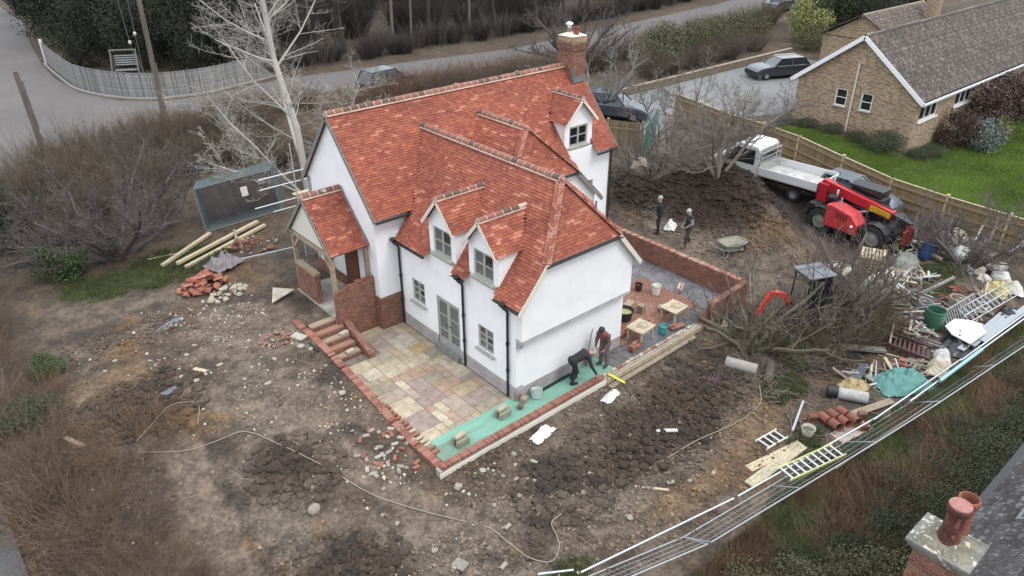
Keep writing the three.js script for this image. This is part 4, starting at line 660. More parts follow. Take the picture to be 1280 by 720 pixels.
// neighbour's chimney and slate roof close to the camera, bottom right
{
  const n = thing('neighbour_roof', 'dark slate roof with weathered brick chimney and red pots, close by', 'house', [-4.0, 0, 12.82], 0);
  const c = new THREE.Group(); c.name = 'chimney'; n.add(c); c.position.set(0.05, 7.36, 0); c.scale.setScalar(0.72);
  mesh('stack', new MB().box(0, -1.9, 0, 0.62, 3.3, 0.78).geo(), M.brick, c);
  const cap = std([0.44, 0.43, 0.38], { map: T.lichen, bumpMap: T.grain, bumpScale: 0.01 });
  for (const [y, d, w, h] of [[-0.29, 0.84, 0.68, 0.07], [-0.20, 0.96, 0.80, 0.08], [-0.10, 1.06, 0.90, 0.09]]) mesh('oversailing_course', uvXZ(new MB().rbox(0, y, 0, w, h, d, 0.018).geo()), cap, c);
  mesh('flaunching', uvXZ(new MB().add(new THREE.CylinderGeometry(0.28, 0.62, 0.16, 4, 1), Mx(0, 0.02, 0, PI / 4, 0, 0, [0.86, 1, 1])).geo()), std([0.42, 0.39, 0.30], { map: T.lichen, bumpMap: T.grain, bumpScale: 0.015 }), c);
  const pot = [[0.19, 0], [0.185, 0.10], [0.15, 0.30], [0.16, 0.31], [0.16, 0.34], [0.15, 0.35], [0.148, 0.62], [0.185, 0.66], [0.195, 0.72], [0.195, 0.78], [0.18, 0.80]], potM = std([0.22, 0.072, 0.055], { map: T.lichen, roughness: 0.7, bumpMap: T.grain, bumpScale: 0.01 });
  const p1 = mesh('chimney_pot', new MB().lathe(pot, 0, 0, 0, 22).geo(), potM, c); p1.position.set(-0.06, 0.04, 0.0);
  const lid = mesh('pot_lid', new MB().cyl([0, 0.79, 0], [0, 0.82, 0], 0.185, 0.18, 22).geo(), std([0.40, 0.17, 0.15], { map: T.stone, roughness: 0.5 }), c); lid.position.copy(p1.position);
  const p2 = mesh('chimney_pot', new MB().lathe([...pot, [0.15, 0.80], [0.14, 0.5], [0.13, 0.1]], 0, 0, 0, 22).geo(), std([0.30, 0.105, 0.07], { map: T.stone, side: THREE.DoubleSide }), c); p2.position.set(0.26, 0.04, 0.03); p2.scale.set(0.92, 0.98, 0.92);
  // slates, each its own piece: the slope rises away from the plot
  const R = rngOf(331), sm = [0.8, 1.0, 1.25, 0.65].map(k => std([0.115 * k, 0.106 * k, 0.106 * k], { map: T.lichen, bumpMap: T.grain, bumpScale: 0.006 })), gv = [0, 1, 2, 3, 4, 5, 6].map(k => { const q = boxG(0.245, 0.012, 0.36), u = q.attributes.uv; for (let i = 0; i < u.count; i++) u.setXY(i, u.getX(i) + k * 0.31, u.getY(i) + k * 0.73); return q; }), g = gv[0];
  const ang = 0.66, roofAt = (u, v) => [0.45 + u, 5.0 + v * Math.sin(ang), -0.27 + v * Math.cos(ang)], rest = new MB();
  for (let j = 0; j < 24; j++) for (let i = 0; i < 38; i++) {
    const u = i * 0.25 + (j % 2) * 0.125, v = j * 0.19, [x, y, z] = roofAt(u, v), near = u > 0.9 && u < 6.4 && v < 2.3;
    if (near) { const s = mesh('slate', gv[Math.floor(R() * 7)], sm[Math.floor(R() * 4)], n, [x, y + 0.03, z]); s.rotation.x = -ang + 0.045; s.rotation.y = (R() - 0.5) * 0.012; } else rest.add(gv[(i * 3 + j * 5) % 7], Mx(x, y + 0.03, z, 0, -ang + 0.045));
  }
  stuff(rest.build('slates', sm[1], n));
  const a0 = roofAt(4.6, -0.15), a1 = roofAt(4.6, 4.7); mesh('sarking', new MB().beam([a0[0], a0[1] - 0.02, a0[2]], [a1[0], a1[1] - 0.02, a1[2]], 9.4, 0.02).geo(), deckM, n);
  mesh('wall', new MB().box(4.9, 2.3, 2.3, 9.0, 5.2, 4.6).geo(), M.brick, n);
  mesh('gutter', new MB().box(5.0, 4.90, -0.46, 9.6, 0.09, 0.12).geo(), M.black, n);
  const sk = mesh('roof_window', new MB().box(0, 0, 0, 0.55, 0.07, 0.75).geo(), M.lead, n); const q = roofAt(3.35, 0.95); sk.position.set(q[0], q[1] + 0.07, q[2]); sk.rotation.x = -ang; mesh('pane', new MB().box(0, 0.04, 0, 0.42, 0.012, 0.6).geo(), M.glass, sk);
}
// ---------- vehicles ----------
function wheel(parent, name, x, y, z, r, w, rimC, axis = 'z', agri = false) {
  const wg = new THREE.Group(); wg.name = name; wg.position.set(x, y, z); if (axis === 'x') wg.rotation.y = PI / 2; parent.add(wg);
  const t = new MB().lathe([[r * 0.58, -w / 2], [r * 0.9, -w / 2], [r, -w * 0.36], [r, w * 0.36], [r * 0.9, w / 2], [r * 0.58, w / 2]], 0, 0, 0, 26); if (agri) for (let i = 0; i < 22; i++) { const a = i / 22 * 2 * PI; t.box(Math.cos(a) * r, (i % 2 ? 1 : -1) * w * 0.2, Math.sin(a) * r, 0.09, w * 0.5, 0.06, -a, 0, 0); }
  const g = t.geo(); g.rotateX(PI / 2); mesh('tyre', g, M.rubber, wg);
  const q = new MB().lathe([[0.001, -w * 0.2], [r * 0.2, -w * 0.2], [r * 0.25, -w * 0.3], [r * 0.5, -w * 0.22], [r * 0.6, -w * 0.45], [r * 0.6, w * 0.45], [r * 0.5, w * 0.22], [r * 0.25, w * 0.3], [r * 0.2, w * 0.36], [0.001, w * 0.36]], 0, 0, 0, 18).geo(); q.rotateX(PI / 2); mesh('rim', q, std(rimC, { metalness: 0.4, roughness: 0.45, side: THREE.DoubleSide }), wg); return wg;
}
function frustum(x0, x1, hw, y0, X0, X1, HW, y1) { // belt rectangle to roof rectangle
  const b = [V(x0, y0, -hw), V(x1, y0, -hw), V(x1, y0, hw), V(x0, y0, hw)], t = [V(X0, y1, -HW), V(X1, y1, -HW), V(X1, y1, HW), V(X0, y1, HW)], L = new TL(), k = [1, 1, 1];
  for (let i = 0; i < 4; i++) { const j = (i + 1) % 4; L.quad(b[j], b[i], t[i], t[j], k); } L.quad(t[3], t[2], t[1], t[0], k); const g = L.geo(); g.deleteAttribute('color'); g.setAttribute('uv', new THREE.Float32BufferAttribute(new Float32Array(g.attributes.position.count * 2), 2)); return [g, b, t];
}
function car(label, pos, turn, c, o = {}) {
  const L = o.L || 4.5, W = o.W || 1.8, H = o.H || 1.48, r = o.r || 0.32, cl = 0.2, belt = o.belt || 0.92, hood = o.hood || 0.84, f = L / 2, v = thing('car', label, 'car', pos, turn), paint = new THREE.MeshPhysicalMaterial({ roughness: 0.35, metalness: 0.3, clearcoat: 1, clearcoatRoughness: 0.08 }); paint.color.setRGB(...c);
  const wf = f - 0.85, wr = -f + 0.85, arch = x => { const a = []; for (let i = 0; i <= 8; i++) { const t = PI - i / 8 * PI; a.push([x + Math.cos(t) * (r + 0.06), r + Math.sin(t) * (r + 0.06)]); } return a; };
  const cw = o.cowl ?? f - 1.35, tail = o.tail ?? -f + 0.12, side = [[-f + 0.05, 0.35], [-f + 0.15, cl], ...arch(wr), ...arch(wf), [f - 0.15, cl], [f, 0.4], [f - 0.02, 0.62], [f - 0.18, hood - 0.1], [f - 0.5, hood], [cw, belt], [tail, belt], [-f + 0.02, 0.8]];
  mesh('body', new MB().ext(side, W - 0.16, new THREE.Matrix4().makeTranslation(0, 0, -W / 2 + 0.08), 0.08).geo(), paint, v);
  const [g, b, t] = frustum(tail + 0.02, cw - 0.02, W / 2 - 0.07, belt, tail + (o.rake ?? 0.35), cw - (o.screen ?? 0.75), W / 2 - 0.26, H); mesh('window_glass', g, M.glass, v);
  mesh('roof', new MB().rbox((t[0].x + t[1].x) / 2, H + 0.005, 0, t[1].x - t[0].x + 0.06, 0.05, (W / 2 - 0.24) * 2, 0.02).geo(), paint, v);
  for (let i = 0; i < 4; i++) mesh('pillar', new MB().beam(b[i].toArray(), t[i].toArray(), 0.07, 0.07).geo(), paint, v);
  for (const s of [-1, 1]) { const mx = (b[0].x + b[1].x) / 2; mesh('pillar', new MB().beam([mx, belt, s * (W / 2 - 0.07)], [mx - 0.05, H, s * (W / 2 - 0.255)], 0.08, 0.05).geo(), M.black, v); mesh('wing_mirror', new MB().rbox(cw - 0.25, belt + 0.08, s * (W / 2 + 0.06), 0.1, 0.13, 0.18, 0.03).geo(), paint, v);
    mesh('headlight', new MB().rbox(f - 0.12, 0.66, s * (W / 2 - 0.25), 0.16, 0.13, 0.34, 0.05).geo(), M.white, v); mesh('tail_light', new MB().rbox(-f + 0.06, 0.75, s * (W / 2 - 0.16), 0.1, 0.22, 0.16, 0.03).geo(), std([0.35, 0.02, 0.02]), v);
    if (o.rails) mesh('roof_rail', new MB().cyl([t[0].x + 0.1, H + 0.07, s * (W / 2 - 0.32)], [t[1].x - 0.1, H + 0.07, s * (W / 2 - 0.32)], 0.025).geo(), M.metal, v); }
  mesh('grille', new MB().rbox(f - 0.0, 0.48, 0, 0.06, 0.2, W * 0.5, 0.02).geo(), M.black, v); mesh('number_plate', new MB().box(f + 0.035, 0.42, 0, 0.02, 0.11, 0.5).geo(), M.white, v);
  for (const [x, s] of [[wf, 1], [wf, -1], [wr, 1], [wr, -1]]) wheel(v, 'wheel', x, r, s * (W / 2 - 0.1), r, 0.2, [0.35, 0.35, 0.36]); return v;
}
car('black estate car parked on the grey driveway by the bungalow', [41.6, 0.77, -16.7], PI - 0.42, [0.022, 0.025, 0.032], { L: 4.75, H: 1.47, rails: true, rake: 0.5 });
car('dark blue-grey car parked behind the wooden gate and netting', [23.9, 0.77, -17.6], -1.1, [0.05, 0.065, 0.085], { L: 4.5, H: 1.6 });
car('grey car squeezed between the fence and the red telehandler', [22.75, 0.12, -0.6], -PI / 2 - 0.05, [0.13, 0.16, 0.185], { L: 3.9, H: 1.5, W: 1.7 });
car('boxy dark green off-road car parked on the road verge', [69.3, 0.77, -33.9], PI + 0.1, [0.035, 0.055, 0.06], { L: 4.4, W: 1.8, H: 1.95, belt: 1.2, hood: 1.1, rake: 0.08, screen: 0.35, r: 0.38 });
car('dark car half hidden behind the cottage ridge at the roadside', [16.6, 0.77, -33.4], 0.12, [0.025, 0.026, 0.034], { L: 4.6, H: 1.6 });
{ // flatbed truck, nose towards -z
  const t = thing('flatbed_truck', 'white dropside flatbed truck parked beside the closeboard fence', 'truck', [21.25, 0.42, -4.2], PI / 2 + 0.05), wm = new THREE.MeshPhysicalMaterial({ color: 0xd4d6d6, roughness: 0.45, clearcoat: 0.5 });
  mesh('chassis', new MB().box(-0.2, 0.62, 0.4, 5.4, 0.18, 0.12).box(-0.2, 0.62, -0.4, 5.4, 0.18, 0.12).box(-0.2, 0.60, 0, 0.2, 0.12, 0.9).box(1.6, 0.6, 0, 0.2, 0.12, 0.9).box(-1.8, 0.6, 0, 0.2, 0.12, 0.9).geo(), M.black, t);
  mesh('bed_floor', new MB().box(-1.15, 0.92, 0, 3.2, 0.08, 2.1).geo(), std([0.55, 0.56, 0.55], { map: T.stone }), t);
  mesh('dropside', new MB().rbox(-1.15, 1.13, 1.06, 3.2, 0.40, 0.04, 0.01).geo(), wm, t); mesh('dropside', new MB().rbox(-1.15, 1.13, -1.06, 3.2, 0.40, 0.04, 0.01).geo(), wm, t);
  mesh('tailboard', new MB().rbox(-2.76, 1.13, 0, 0.04, 0.40, 2.1, 0.01).geo(), wm, t);
  for (const s of [-1, 1]) { mesh('corner_post', new MB().box(-2.76, 1.13, s * 1.07, 0.09, 0.44, 0.07).geo(), M.black, t); mesh('latch', new MB().box(-2.79, 1.16, s * 0.4, 0.03, 0.22, 0.06).geo(), M.black, t); mesh('mudguard', new MB().rbox(-1.5, 0.72, s * 0.85, 0.95, 0.06, 0.3, 0.02).geo(), M.black, t); mesh('tail_light', new MB().box(-2.7, 0.7, s * 0.8, 0.05, 0.12, 0.3).geo(), std([0.35, 0.02, 0.02]), t); }
  mesh('headboard', new MB().box(0.42, 1.2, 0, 0.05, 0.5, 2.0).box(0.42, 2.0, 0, 0.06, 0.06, 2.05).box(0.42, 1.7, 0.98, 0.06, 0.6, 0.06).box(0.42, 1.7, -0.98, 0.06, 0.6, 0.06).box(0.42, 1.72, 0, 0.03, 0.04, 1.9).geo(), M.plastic, t);
  mesh('cab', new MB().ext([[0.6, 0.45], [0.6, 2.1], [0.72, 2.22], [1.7, 2.24], [1.95, 2.12], [2.5, 1.35], [3.25, 1.12], [3.38, 0.95], [3.38, 0.45]], 1.76, new THREE.Matrix4().makeTranslation(0, 0, -0.88), 0.07).geo(), wm, t);
  mesh('windscreen', new MB().beam([2.03, 2.08, 0], [2.56, 1.38, 0], 1.62, 0.04).geo(), M.glass, t);
  for (const s of [-1, 1]) { mesh('side_window', new MB().ext([[0.78, 1.32], [0.78, 2.08], [1.78, 2.10], [2.38, 1.32]], 0.02, new THREE.Matrix4().makeTranslation(0, 0, s > 0 ? 0.945 : -0.965)).geo(), M.glass, t); mesh('wing_mirror', new MB().rbox(2.2, 1.5, s * 1.12, 0.1, 0.36, 0.16, 0.03).geo(), M.black, t); mesh('headlight', new MB().rbox(3.4, 0.92, s * 0.7, 0.1, 0.22, 0.32, 0.04).geo(), M.whiteDirty, t); }
  mesh('rear_panel', new MB().box(0.515, 1.62, 0, 0.02, 1.1, 1.74).geo(), M.plastic, t); mesh('rear_window', new MB().box(0.495, 1.78, 0, 0.02, 0.5, 1.3).geo(), M.glass, t); mesh('bumper', new MB().rbox(3.42, 0.55, 0, 0.14, 0.22, 1.8, 0.04).geo(), M.black, t);
  for (const [x, s] of [[2.55, 1], [2.55, -1], [-1.5, 1], [-1.5, -1]]) wheel(t, 'wheel', x, 0.36, s * 0.84, 0.36, 0.24, [0.3, 0.3, 0.3]);
}
{ // telehandler, front towards +z
  const t = thing('telehandler', 'red telescopic handler with big muddy tyres and black-red boom', 'telehandler', [20.05, -0.08, 0.9], -PI / 2 - 0.05), red = std([0.52, 0.022, 0.035], { roughness: 0.42, map: T.stone }), fade = std([0.60, 0.055, 0.065], { roughness: 0.5, map: T.stone });
  mesh('chassis', new MB().rbox(0, 0.72, 0, 3.9, 0.34, 1.0, 0.04).rbox(-1.85, 0.95, 0, 0.5, 0.6, 1.6, 0.06).geo(), M.black, t);
  mesh('engine_pod', new MB().ext([[-0.95, 0.6], [-0.95, 1.52], [-0.75, 1.56], [0.2, 1.36], [0.55, 1.0], [0.55, 0.6]], 0.72, new THREE.Matrix4().makeTranslation(0, 0, 0.42), 0.05).geo(), fade, t);
  mesh('side_skirt', new MB().rbox(0, 0.60, 0.98, 1.9, 0.3, 0.16, 0.03).geo(), M.rubber, t);
  mesh('cab', new MB().rbox(-0.1, 1.35, -0.72, 1.7, 1.1, 0.8, 0.06).geo(), M.black, t); mesh('cab_window', new MB().rbox(-0.1, 1.95, -0.72, 1.5, 0.5, 0.74, 0.05).geo(), M.glass, t); mesh('cab_roof', new MB().rbox(-0.1, 2.24, -0.72, 1.6, 0.08, 0.84, 0.03).geo(), M.black, t);
  mesh('boom', new MB().beam([-2.0, 2.05, -0.02], [1.5, 1.50, -0.02], 0.34, 0.40).geo(), red, t); mesh('boom_inner', new MB().beam([1.3, 1.53, -0.02], [2.35, 1.30, -0.02], 0.26, 0.30).geo(), M.black, t); mesh('boom_top', new MB().beam([-1.4, 2.18, -0.14], [1.4, 1.74, -0.14], 0.07, 0.03).geo(), M.black, t);
  mesh('boom_pivot', new MB().rbox(-1.85, 1.55, -0.02, 0.5, 1.1, 0.6, 0.05).geo(), red, t);
  { const cv = document.createElement('canvas'); cv.width = 256; cv.height = 64; const x = cv.getContext('2d'); x.fillStyle = '#c9a81c'; x.fillRect(0, 0, 256, 64); x.fillStyle = '#2a2616'; for (let k = 0; k < 11; k++) { x.fillRect(16 + k * 21, 14 + (k % 3) * 3, 9, 14); x.fillRect(12 + k * 21, 38, 13 - (k % 4) * 2, 12); } const tx = new THREE.CanvasTexture(cv); tx.colorSpace = THREE.SRGBColorSpace;
    const g = new THREE.PlaneGeometry(0.95, 0.26); const p = mesh('boom_sign', g, std(0xffffff, { map: tx, roughness: 0.6 }), t); p.position.set(0.95, 1.585, 0.168); p.rotation.z = -0.155; }
  mesh('front_carriage', new MB().box(2.35, 1.12, 0, 0.08, 0.09, 1.0).box(2.35, 0.62, 0, 0.08, 0.09, 1.0).box(2.35, 0.87, 0.4, 0.07, 0.5, 0.08).box(2.35, 0.87, -0.4, 0.07, 0.5, 0.08).beam([2.3, 1.35, 0], [2.34, 0.5, 0], 0.3, 0.16).geo(), std([0.30, 0.05, 0.04], { roughness: 0.7, map: T.stone }), t); for (const s of [-1, 1]) { mesh('fork', new MB().beam([2.42, 0.3, s * 0.35], [3.5, 0.22, s * 0.35], 0.12, 0.05).geo(), M.black, t); mesh('lift_ram', new MB().cyl([-0.6, 0.9, s * 0.16], [0.6, 1.5, s * 0.1], 0.06).geo(), M.metal, t); }
  mesh('mirror_arm', new MB().cyl([-0.9, 1.6, 0.5], [-0.9, 2.0, 0.6], 0.025).rbox(-0.9, 2.05, 0.62, 0.05, 0.2, 0.14, 0.02).geo(), M.whiteDirty, t); for (const q of [-1, 1]) mesh('hydraulic_hose', new MB().pipe([[-1.7, 1.9, q * 0.22], [-0.9, 1.55, q * 0.3], [0.2, 1.5, q * 0.26], [1.1, 1.45, q * 0.2], [1.9, 1.2, q * 0.16]], 0.022, 5).geo(), M.rubber, t); mesh('exhaust', new MB().cyl([-0.5, 1.5, 0.9], [-0.5, 1.95, 0.9], 0.04).geo(), M.metalDull, t); for (let q = 0; q < 5; q++) mesh('vent_slot', new MB().box(-0.45 + q * 0.12, 1.2, 1.192, 0.05, 0.3, 0.012).geo(), M.black, t); mesh('air_filter', new MB().cyl([-1.25, 1.65, 0.55], [-0.85, 1.7, 0.55], 0.17, 0.17, 12).geo(), M.black, t); mesh('work_light', new MB().sph(0.35, 0.92, 1.2, 0.07).geo(), M.white, t);
  for (const [x, s] of [[1.28, 1], [1.28, -1], [-1.28, 1], [-1.28, -1]]) { wheel(t, 'wheel', x, 0.62, s * 0.92, 0.62, 0.42, [0.30, 0.29, 0.27], 'z', true); const a = []; for (let i = 0; i <= 6; i++) { const q = 0.15 + i / 6 * (PI - 0.3); a.push([x + Math.cos(q) * 0.72, 0.62 + Math.sin(q) * 0.72]); } for (let i = 6; i >= 0; i--) { const q = 0.15 + i / 6 * (PI - 0.3); a.push([x + Math.cos(q) * 0.68, 0.62 + Math.sin(q) * 0.68]); } mesh('mudguard', new MB().ext(a, 0.44, new THREE.Matrix4().makeTranslation(0, 0, s * 0.92 - 0.22)).geo(), M.black, t); }
}
{ // mini excavator
  const t = thing('mini_excavator', 'small dark excavator with grey cab roof and red boom among the shrubs', 'excavator', [11.75, -0.18, 3.25], PI - 0.42), red = std([0.58, 0.045, 0.03], { roughness: 0.5 });
  for (const s of [-1, 1]) mesh('track', new MB().ext([[-0.7, 0.08], [-0.6, 0], [0.6, 0], [0.72, 0.1], [0.72, 0.28], [0.6, 0.36], [-0.6, 0.36], [-0.72, 0.26]], 0.24, new THREE.Matrix4().makeTranslation(0, 0, s * 0.42 - 0.12)).geo(), M.rubber, t);
  mesh('slew_deck', new MB().rbox(-0.1, 0.52, 0, 1.4, 0.2, 1.05, 0.04).geo(), M.black, t); mesh('engine_cover', new MB().rbox(-0.62, 0.86, 0, 0.5, 0.55, 1.0, 0.08).geo(), std([0.035, 0.045, 0.04], { roughness: 0.5 }), t);
  for (const [x, z] of [[-0.45, -0.45], [-0.45, 0.45], [0.48, -0.45], [0.48, 0.45]]) mesh('cab_post', new MB().cyl([x, 0.6, z], [x * 0.95, 2.02, z * 0.95], 0.03, 0.03, 6).geo(), M.black, t);
  mesh('cab_window', new MB().box(0, 1.35, -0.45, 0.9, 1.2, 0.02).geo(), M.glass, t); mesh('cab_window', new MB().box(-0.45, 1.45, 0, 0.02, 1.0, 0.86).geo(), M.glass, t);
  mesh('seat', new MB().rbox(-0.15, 0.8, 0, 0.45, 0.15, 0.45, 0.05).rbox(-0.35, 1.08, 0, 0.12, 0.5, 0.42, 0.05).geo(), M.black, t);
  mesh('cab_roof', new MB().rbox(0, 2.06, 0, 1.16, 0.09, 1.08, 0.04).geo(), std([0.19, 0.205, 0.235], { roughness: 0.5, map: T.speck }), t); mesh('roof_strap', new MB().box(0, 2.108, 0, 0.04, 0.006, 1.06).geo(), M.black, t); mesh('roof_strap', new MB().box(0, 2.108, 0.2, 1.12, 0.006, 0.04).geo(), M.black, t);
  mesh('boom', new MB().beam([0.62, 0.6, 0], [1.15, 1.25, 0], 0.15, 0.20).beam([1.12, 1.25, 0], [1.75, 1.42, 0], 0.14, 0.18).geo(), red, t); mesh('dipper_arm', new MB().beam([1.72, 1.45, 0], [2.2, 0.55, 0], 0.12, 0.16).geo(), red, t); mesh('boom_ram', new MB().cyl([0.7, 0.75, 0.12], [1.45, 1.45, 0.1], 0.035).geo(), std([0.62, 0.36, 0.03], { roughness: 0.5 }), t);
  mesh('bucket', new MB().ext([[0, 0], [0.36, 0.06], [0.42, 0.28], [0.22, 0.42], [0.0, 0.38]], 0.42, new THREE.Matrix4().makeTranslation(2.0, 0.12, -0.21)).geo(), M.black, t); mesh('dozer_blade', new MB().box(0.95, 0.22, 0, 0.05, 0.3, 1.05).geo(), std([0.05, 0.07, 0.055]), t);
}
{ // wheelbarrow
  const t = thing('wheelbarrow', 'pale dusty wheelbarrow standing beside the spoil heap', 'wheelbarrow', [13.55, groundY(13.55, -1.45), -1.45], -0.35), c = std([0.44, 0.42, 0.35], { roughness: 0.7, map: T.stone, side: THREE.DoubleSide });
  const [g, b, tp] = frustum(-0.3, 0.28, 0.19, 0.32, -0.48, 0.56, 0.34, 0.66); const L = new TL(); for (let i = 0; i < 4; i++) { const j = (i + 1) % 4; L.quad(b[i], b[j], tp[j], tp[i], [1, 1, 1]); } L.quad(b[0], b[1], b[2], b[3], [1, 1, 1]); mesh('tray', L.geo(), c, t);
  mesh('tray_rim', new MB().pipe([...tp, tp[0]].map(p => p.toArray()), 0.018, 5, 40).geo(), c, t);
  for (const s of [-1, 1]) { mesh('handle', new MB().pipe([[0.62, 0.2, s * 0.05], [0.2, 0.28, s * 0.2], [-0.5, 0.42, s * 0.26], [-1.0, 0.72, s * 0.28]], 0.018, 6).geo(), M.metalDull, t); mesh('leg', new MB().pipe([[-0.2, 0.32, s * 0.2], [-0.32, 0.02, s * 0.24], [-0.44, 0.02, s * 0.24], [-0.5, 0.4, s * 0.25]], 0.016, 5).geo(), M.metalDull, t); }
  wheel(t, 'wheel', 0.62, 0.2, 0, 0.2, 0.1, [0.35, 0.33, 0.28]);
}
// ---------- vegetation ----------
const barkM = vcol({ roughness: 0.95 }), leafM = vcol({ roughness: 0.8, side: THREE.DoubleSide });
const jit = (R, k) => V(R() - 0.5, R() - 0.5, R() - 0.5).multiplyScalar(k);
function grow(T0, T1, R, p, d, len, r, lv, o) {
  const segs = lv <= 1 ? 4 : lv === 2 ? 3 : 2, pts = [p.clone()]; let dir = d.clone().normalize(), q = p.clone(), rad = r; const sides = [7, 5, 4, 3, 3][Math.min(4, lv)], nk = o.n[lv] ?? 0, out = lv <= (o.split ?? 1) ? T0 : T1, c = lv <= 1 ? o.col : mix3(o.col, o.twig, Math.min(1, (lv - 1) / 2));
  for (let s = 0; s < segs; s++) {
    dir.add(jit(R, o.gnarl)).add(V(0, o.lift * (lv ? 1 : 0.2), 0)).normalize(); const e = q.clone().addScaledVector(dir, len / segs), r1 = rad * (s === segs - 1 ? (lv >= o.n.length - 1 ? 0.15 : 0.55) : 0.84), k = 0.8 + 0.4 * R(); out.limb(q, e, rad, r1, sides, [c[0] * k, c[1] * k, c[2] * k]);
    if (nk && (s > 0 || lv > 0)) { const m = Math.round(nk / segs + R() * 0.8); for (let i = 0; i < m; i++) { const az = R() * 2 * PI, t = R(), b = q.clone().lerp(e, t); const u = (Math.abs(dir.y) > 0.9 ? V(1, 0, 0) : V(0, 1, 0)).cross(dir).normalize(), w = dir.clone().cross(u), side = u.multiplyScalar(Math.cos(az)).addScaledVector(w, Math.sin(az)), a = o.angle * (0.7 + 0.6 * R()); const nd = dir.clone().multiplyScalar(Math.cos(a)).addScaledVector(side, Math.sin(a)); if (nd.y < -0.35) nd.y *= -0.4; grow(T0, T1, R, b, nd, len * (o.ratio[lv] ?? 0.5) * (0.6 + 0.7 * R()) * (1 - 0.35 * (s + t) / segs), Math.max(o.min, rad * (o.thin ?? 0.5) * (0.7 + 0.4 * R())), lv + 1, o); } }
    q = e; rad = r1;
  }
}
function bareTree(name, label, pos, o, turn = 0, group) {
  const t = thing(name, label, 'tree', pos, turn, group), A = new TL(), B = new TL(), R = rngOf(o.seed);
  for (const [x, z, dx, dy, dz, len, r] of o.stems) grow(A, B, R, V(x, -0.1, z), V(dx, dy, dz), len, r, 0, o);
  mesh('trunk', A.geo(), barkM, t); if (B.p.length) mesh('crown', B.geo(), barkM, t); return t;
}
const ASH = [0.30, 0.285, 0.26], GREYB = [0.135, 0.118, 0.105], MAUVE = [0.125, 0.098, 0.095];
// the pale tall tree behind the porch
bareTree('birch_tree', 'tall pale-barked bare tree rising behind the porch and fence panels', [2.75, 0.6, -19.2], { seed: 401, col: [0.40, 0.38, 0.34], twig: [0.30, 0.275, 0.245], n: [17, 6, 4, 3], ratio: [0.40, 0.55, 0.5], gnarl: 0.30, lift: 0.05, angle: 0.95, min: 0.007, thin: 0.40, stems: [[0, 0, 0.02, 1, 0.0, 13.5, 0.19], [-0.3, 0.1, -0.6, 1, -0.3, 6.4, 0.07], [0.2, -0.2, 0.75, 1, 0.15, 6.0, 0.07], [-0.2, 0.2, -1.0, 1, 0.1, 5.4, 0.06], [0.25, 0.1, 0.05, 1, -0.25, 9.5, 0.10]] });
// old orchard trees
const apple = (seed, s = 1, col = GREYB, twig = [0.115, 0.095, 0.085]) => { const R = rngOf(seed + 7), st = []; for (let i = 0; i < 7; i++) { const a = i / 7 * 2 * PI + R() * 0.6, l = 0.9 + R() * 0.7; st.push([Math.cos(a) * 0.12, Math.sin(a) * 0.12, Math.cos(a) * l, 0.55 + R() * 0.7, Math.sin(a) * l, (2.2 + R() * 1.3) * s, 0.11 * s]); } st.push([0, 0, 0.05, 1, 0.05, 1.0 * s, 0.26 * s]); return { seed, col, twig, n: [6, 5, 5, 2], ratio: [0.6, 0.55, 0.6], gnarl: 0.42, lift: 0.06, angle: 0.9, min: 0.007, thin: 0.5, stems: st }; };
bareTree('orchard_tree', 'old sprawling grey apple tree over the grass beside the timber stack', [-6.9, 0.75, -17.4], (o => ({ ...o, n: [8, 7, 5, 3], stems: [...o.stems.map(s => [...s.slice(0, 6), s[6] * 0.8]), [0.3, 0, 1, 0.22, -0.25, 4.6, 0.10], [-0.2, 0.1, -1, 0.5, 0.1, 3.6, 0.09], [0, 0.1, -0.5, 1, -0.6, 3.6, 0.09]] }))(apple(411, 1.3, [0.090, 0.074, 0.069], [0.088, 0.072, 0.066])));
bareTree('orchard_tree', 'bare twisted tree growing out of the dark spoil heap', [16.0, groundY(16.0, -4.2) - 0.05, -4.2], { ...apple(421, 1.05, [0.15, 0.125, 0.105], [0.15, 0.13, 0.11]), n: [8, 6, 5, 3], stems: [[0, 0, 0.12, 1, -0.05, 2.6, 0.16], [0, 0, -0.7, 1, 0.4, 4.2, 0.09], [0.1, 0, 0.9, 1.1, 0.2, 4.6, 0.09], [0, 0.1, -0.3, 1, -0.9, 4.4, 0.09], [0, 0, 0.6, 1, -0.8, 4.6, 0.09], [0, 0, 1.1, 1, -0.3, 4.2, 0.08]] });
bareTree('orchard_tree', 'low mossy apple tree beside the concrete pipe', [8.5, -0.15, 3.1], { ...apple(431, 1.0, [0.125, 0.105, 0.072], [0.13, 0.105, 0.078]), n: [4, 4, 3, 2], lift: 0.14 });
bareTree('orchard_tree', 'spreading bare shrub tree beside the small excavator', [12.6, -0.15, 4.6], ({ ...apple(441, 1.0, [0.115, 0.092, 0.074], [0.125, 0.096, 0.078]), n: [4, 4, 3, 2], lift: 0.14 }));
bareTree('orchard_tree', 'thin upright bare tree at the end of the terrace wall', [9.5, -0.1, 2.3], { ...apple(451, 0.75, [0.15, 0.125, 0.095]), n: [4, 4, 3], lift: 0.24 });
bareTree('orchard_tree', 'leggy bare tree beside the long fence near the scrap heap', [20.6, -0.1, 5.6], { ...apple(461, 0.9, [0.13, 0.112, 0.10]), lift: 0.16 });
bareTree('orchard_tree', 'tangled bare bush growing around the front of the telehandler', [20.9, -0.1, 3.4], { ...apple(471, 0.75, [0.14, 0.115, 0.10]), lift: 0.1 });
bareTree('orchard_tree', 'pale-twigged bare tree behind the cottage chimney by the car', [22.6, 0.7, -18.9], { ...apple(481, 1.35, [0.17, 0.155, 0.135], [0.18, 0.165, 0.145]), lift: 0.1 });
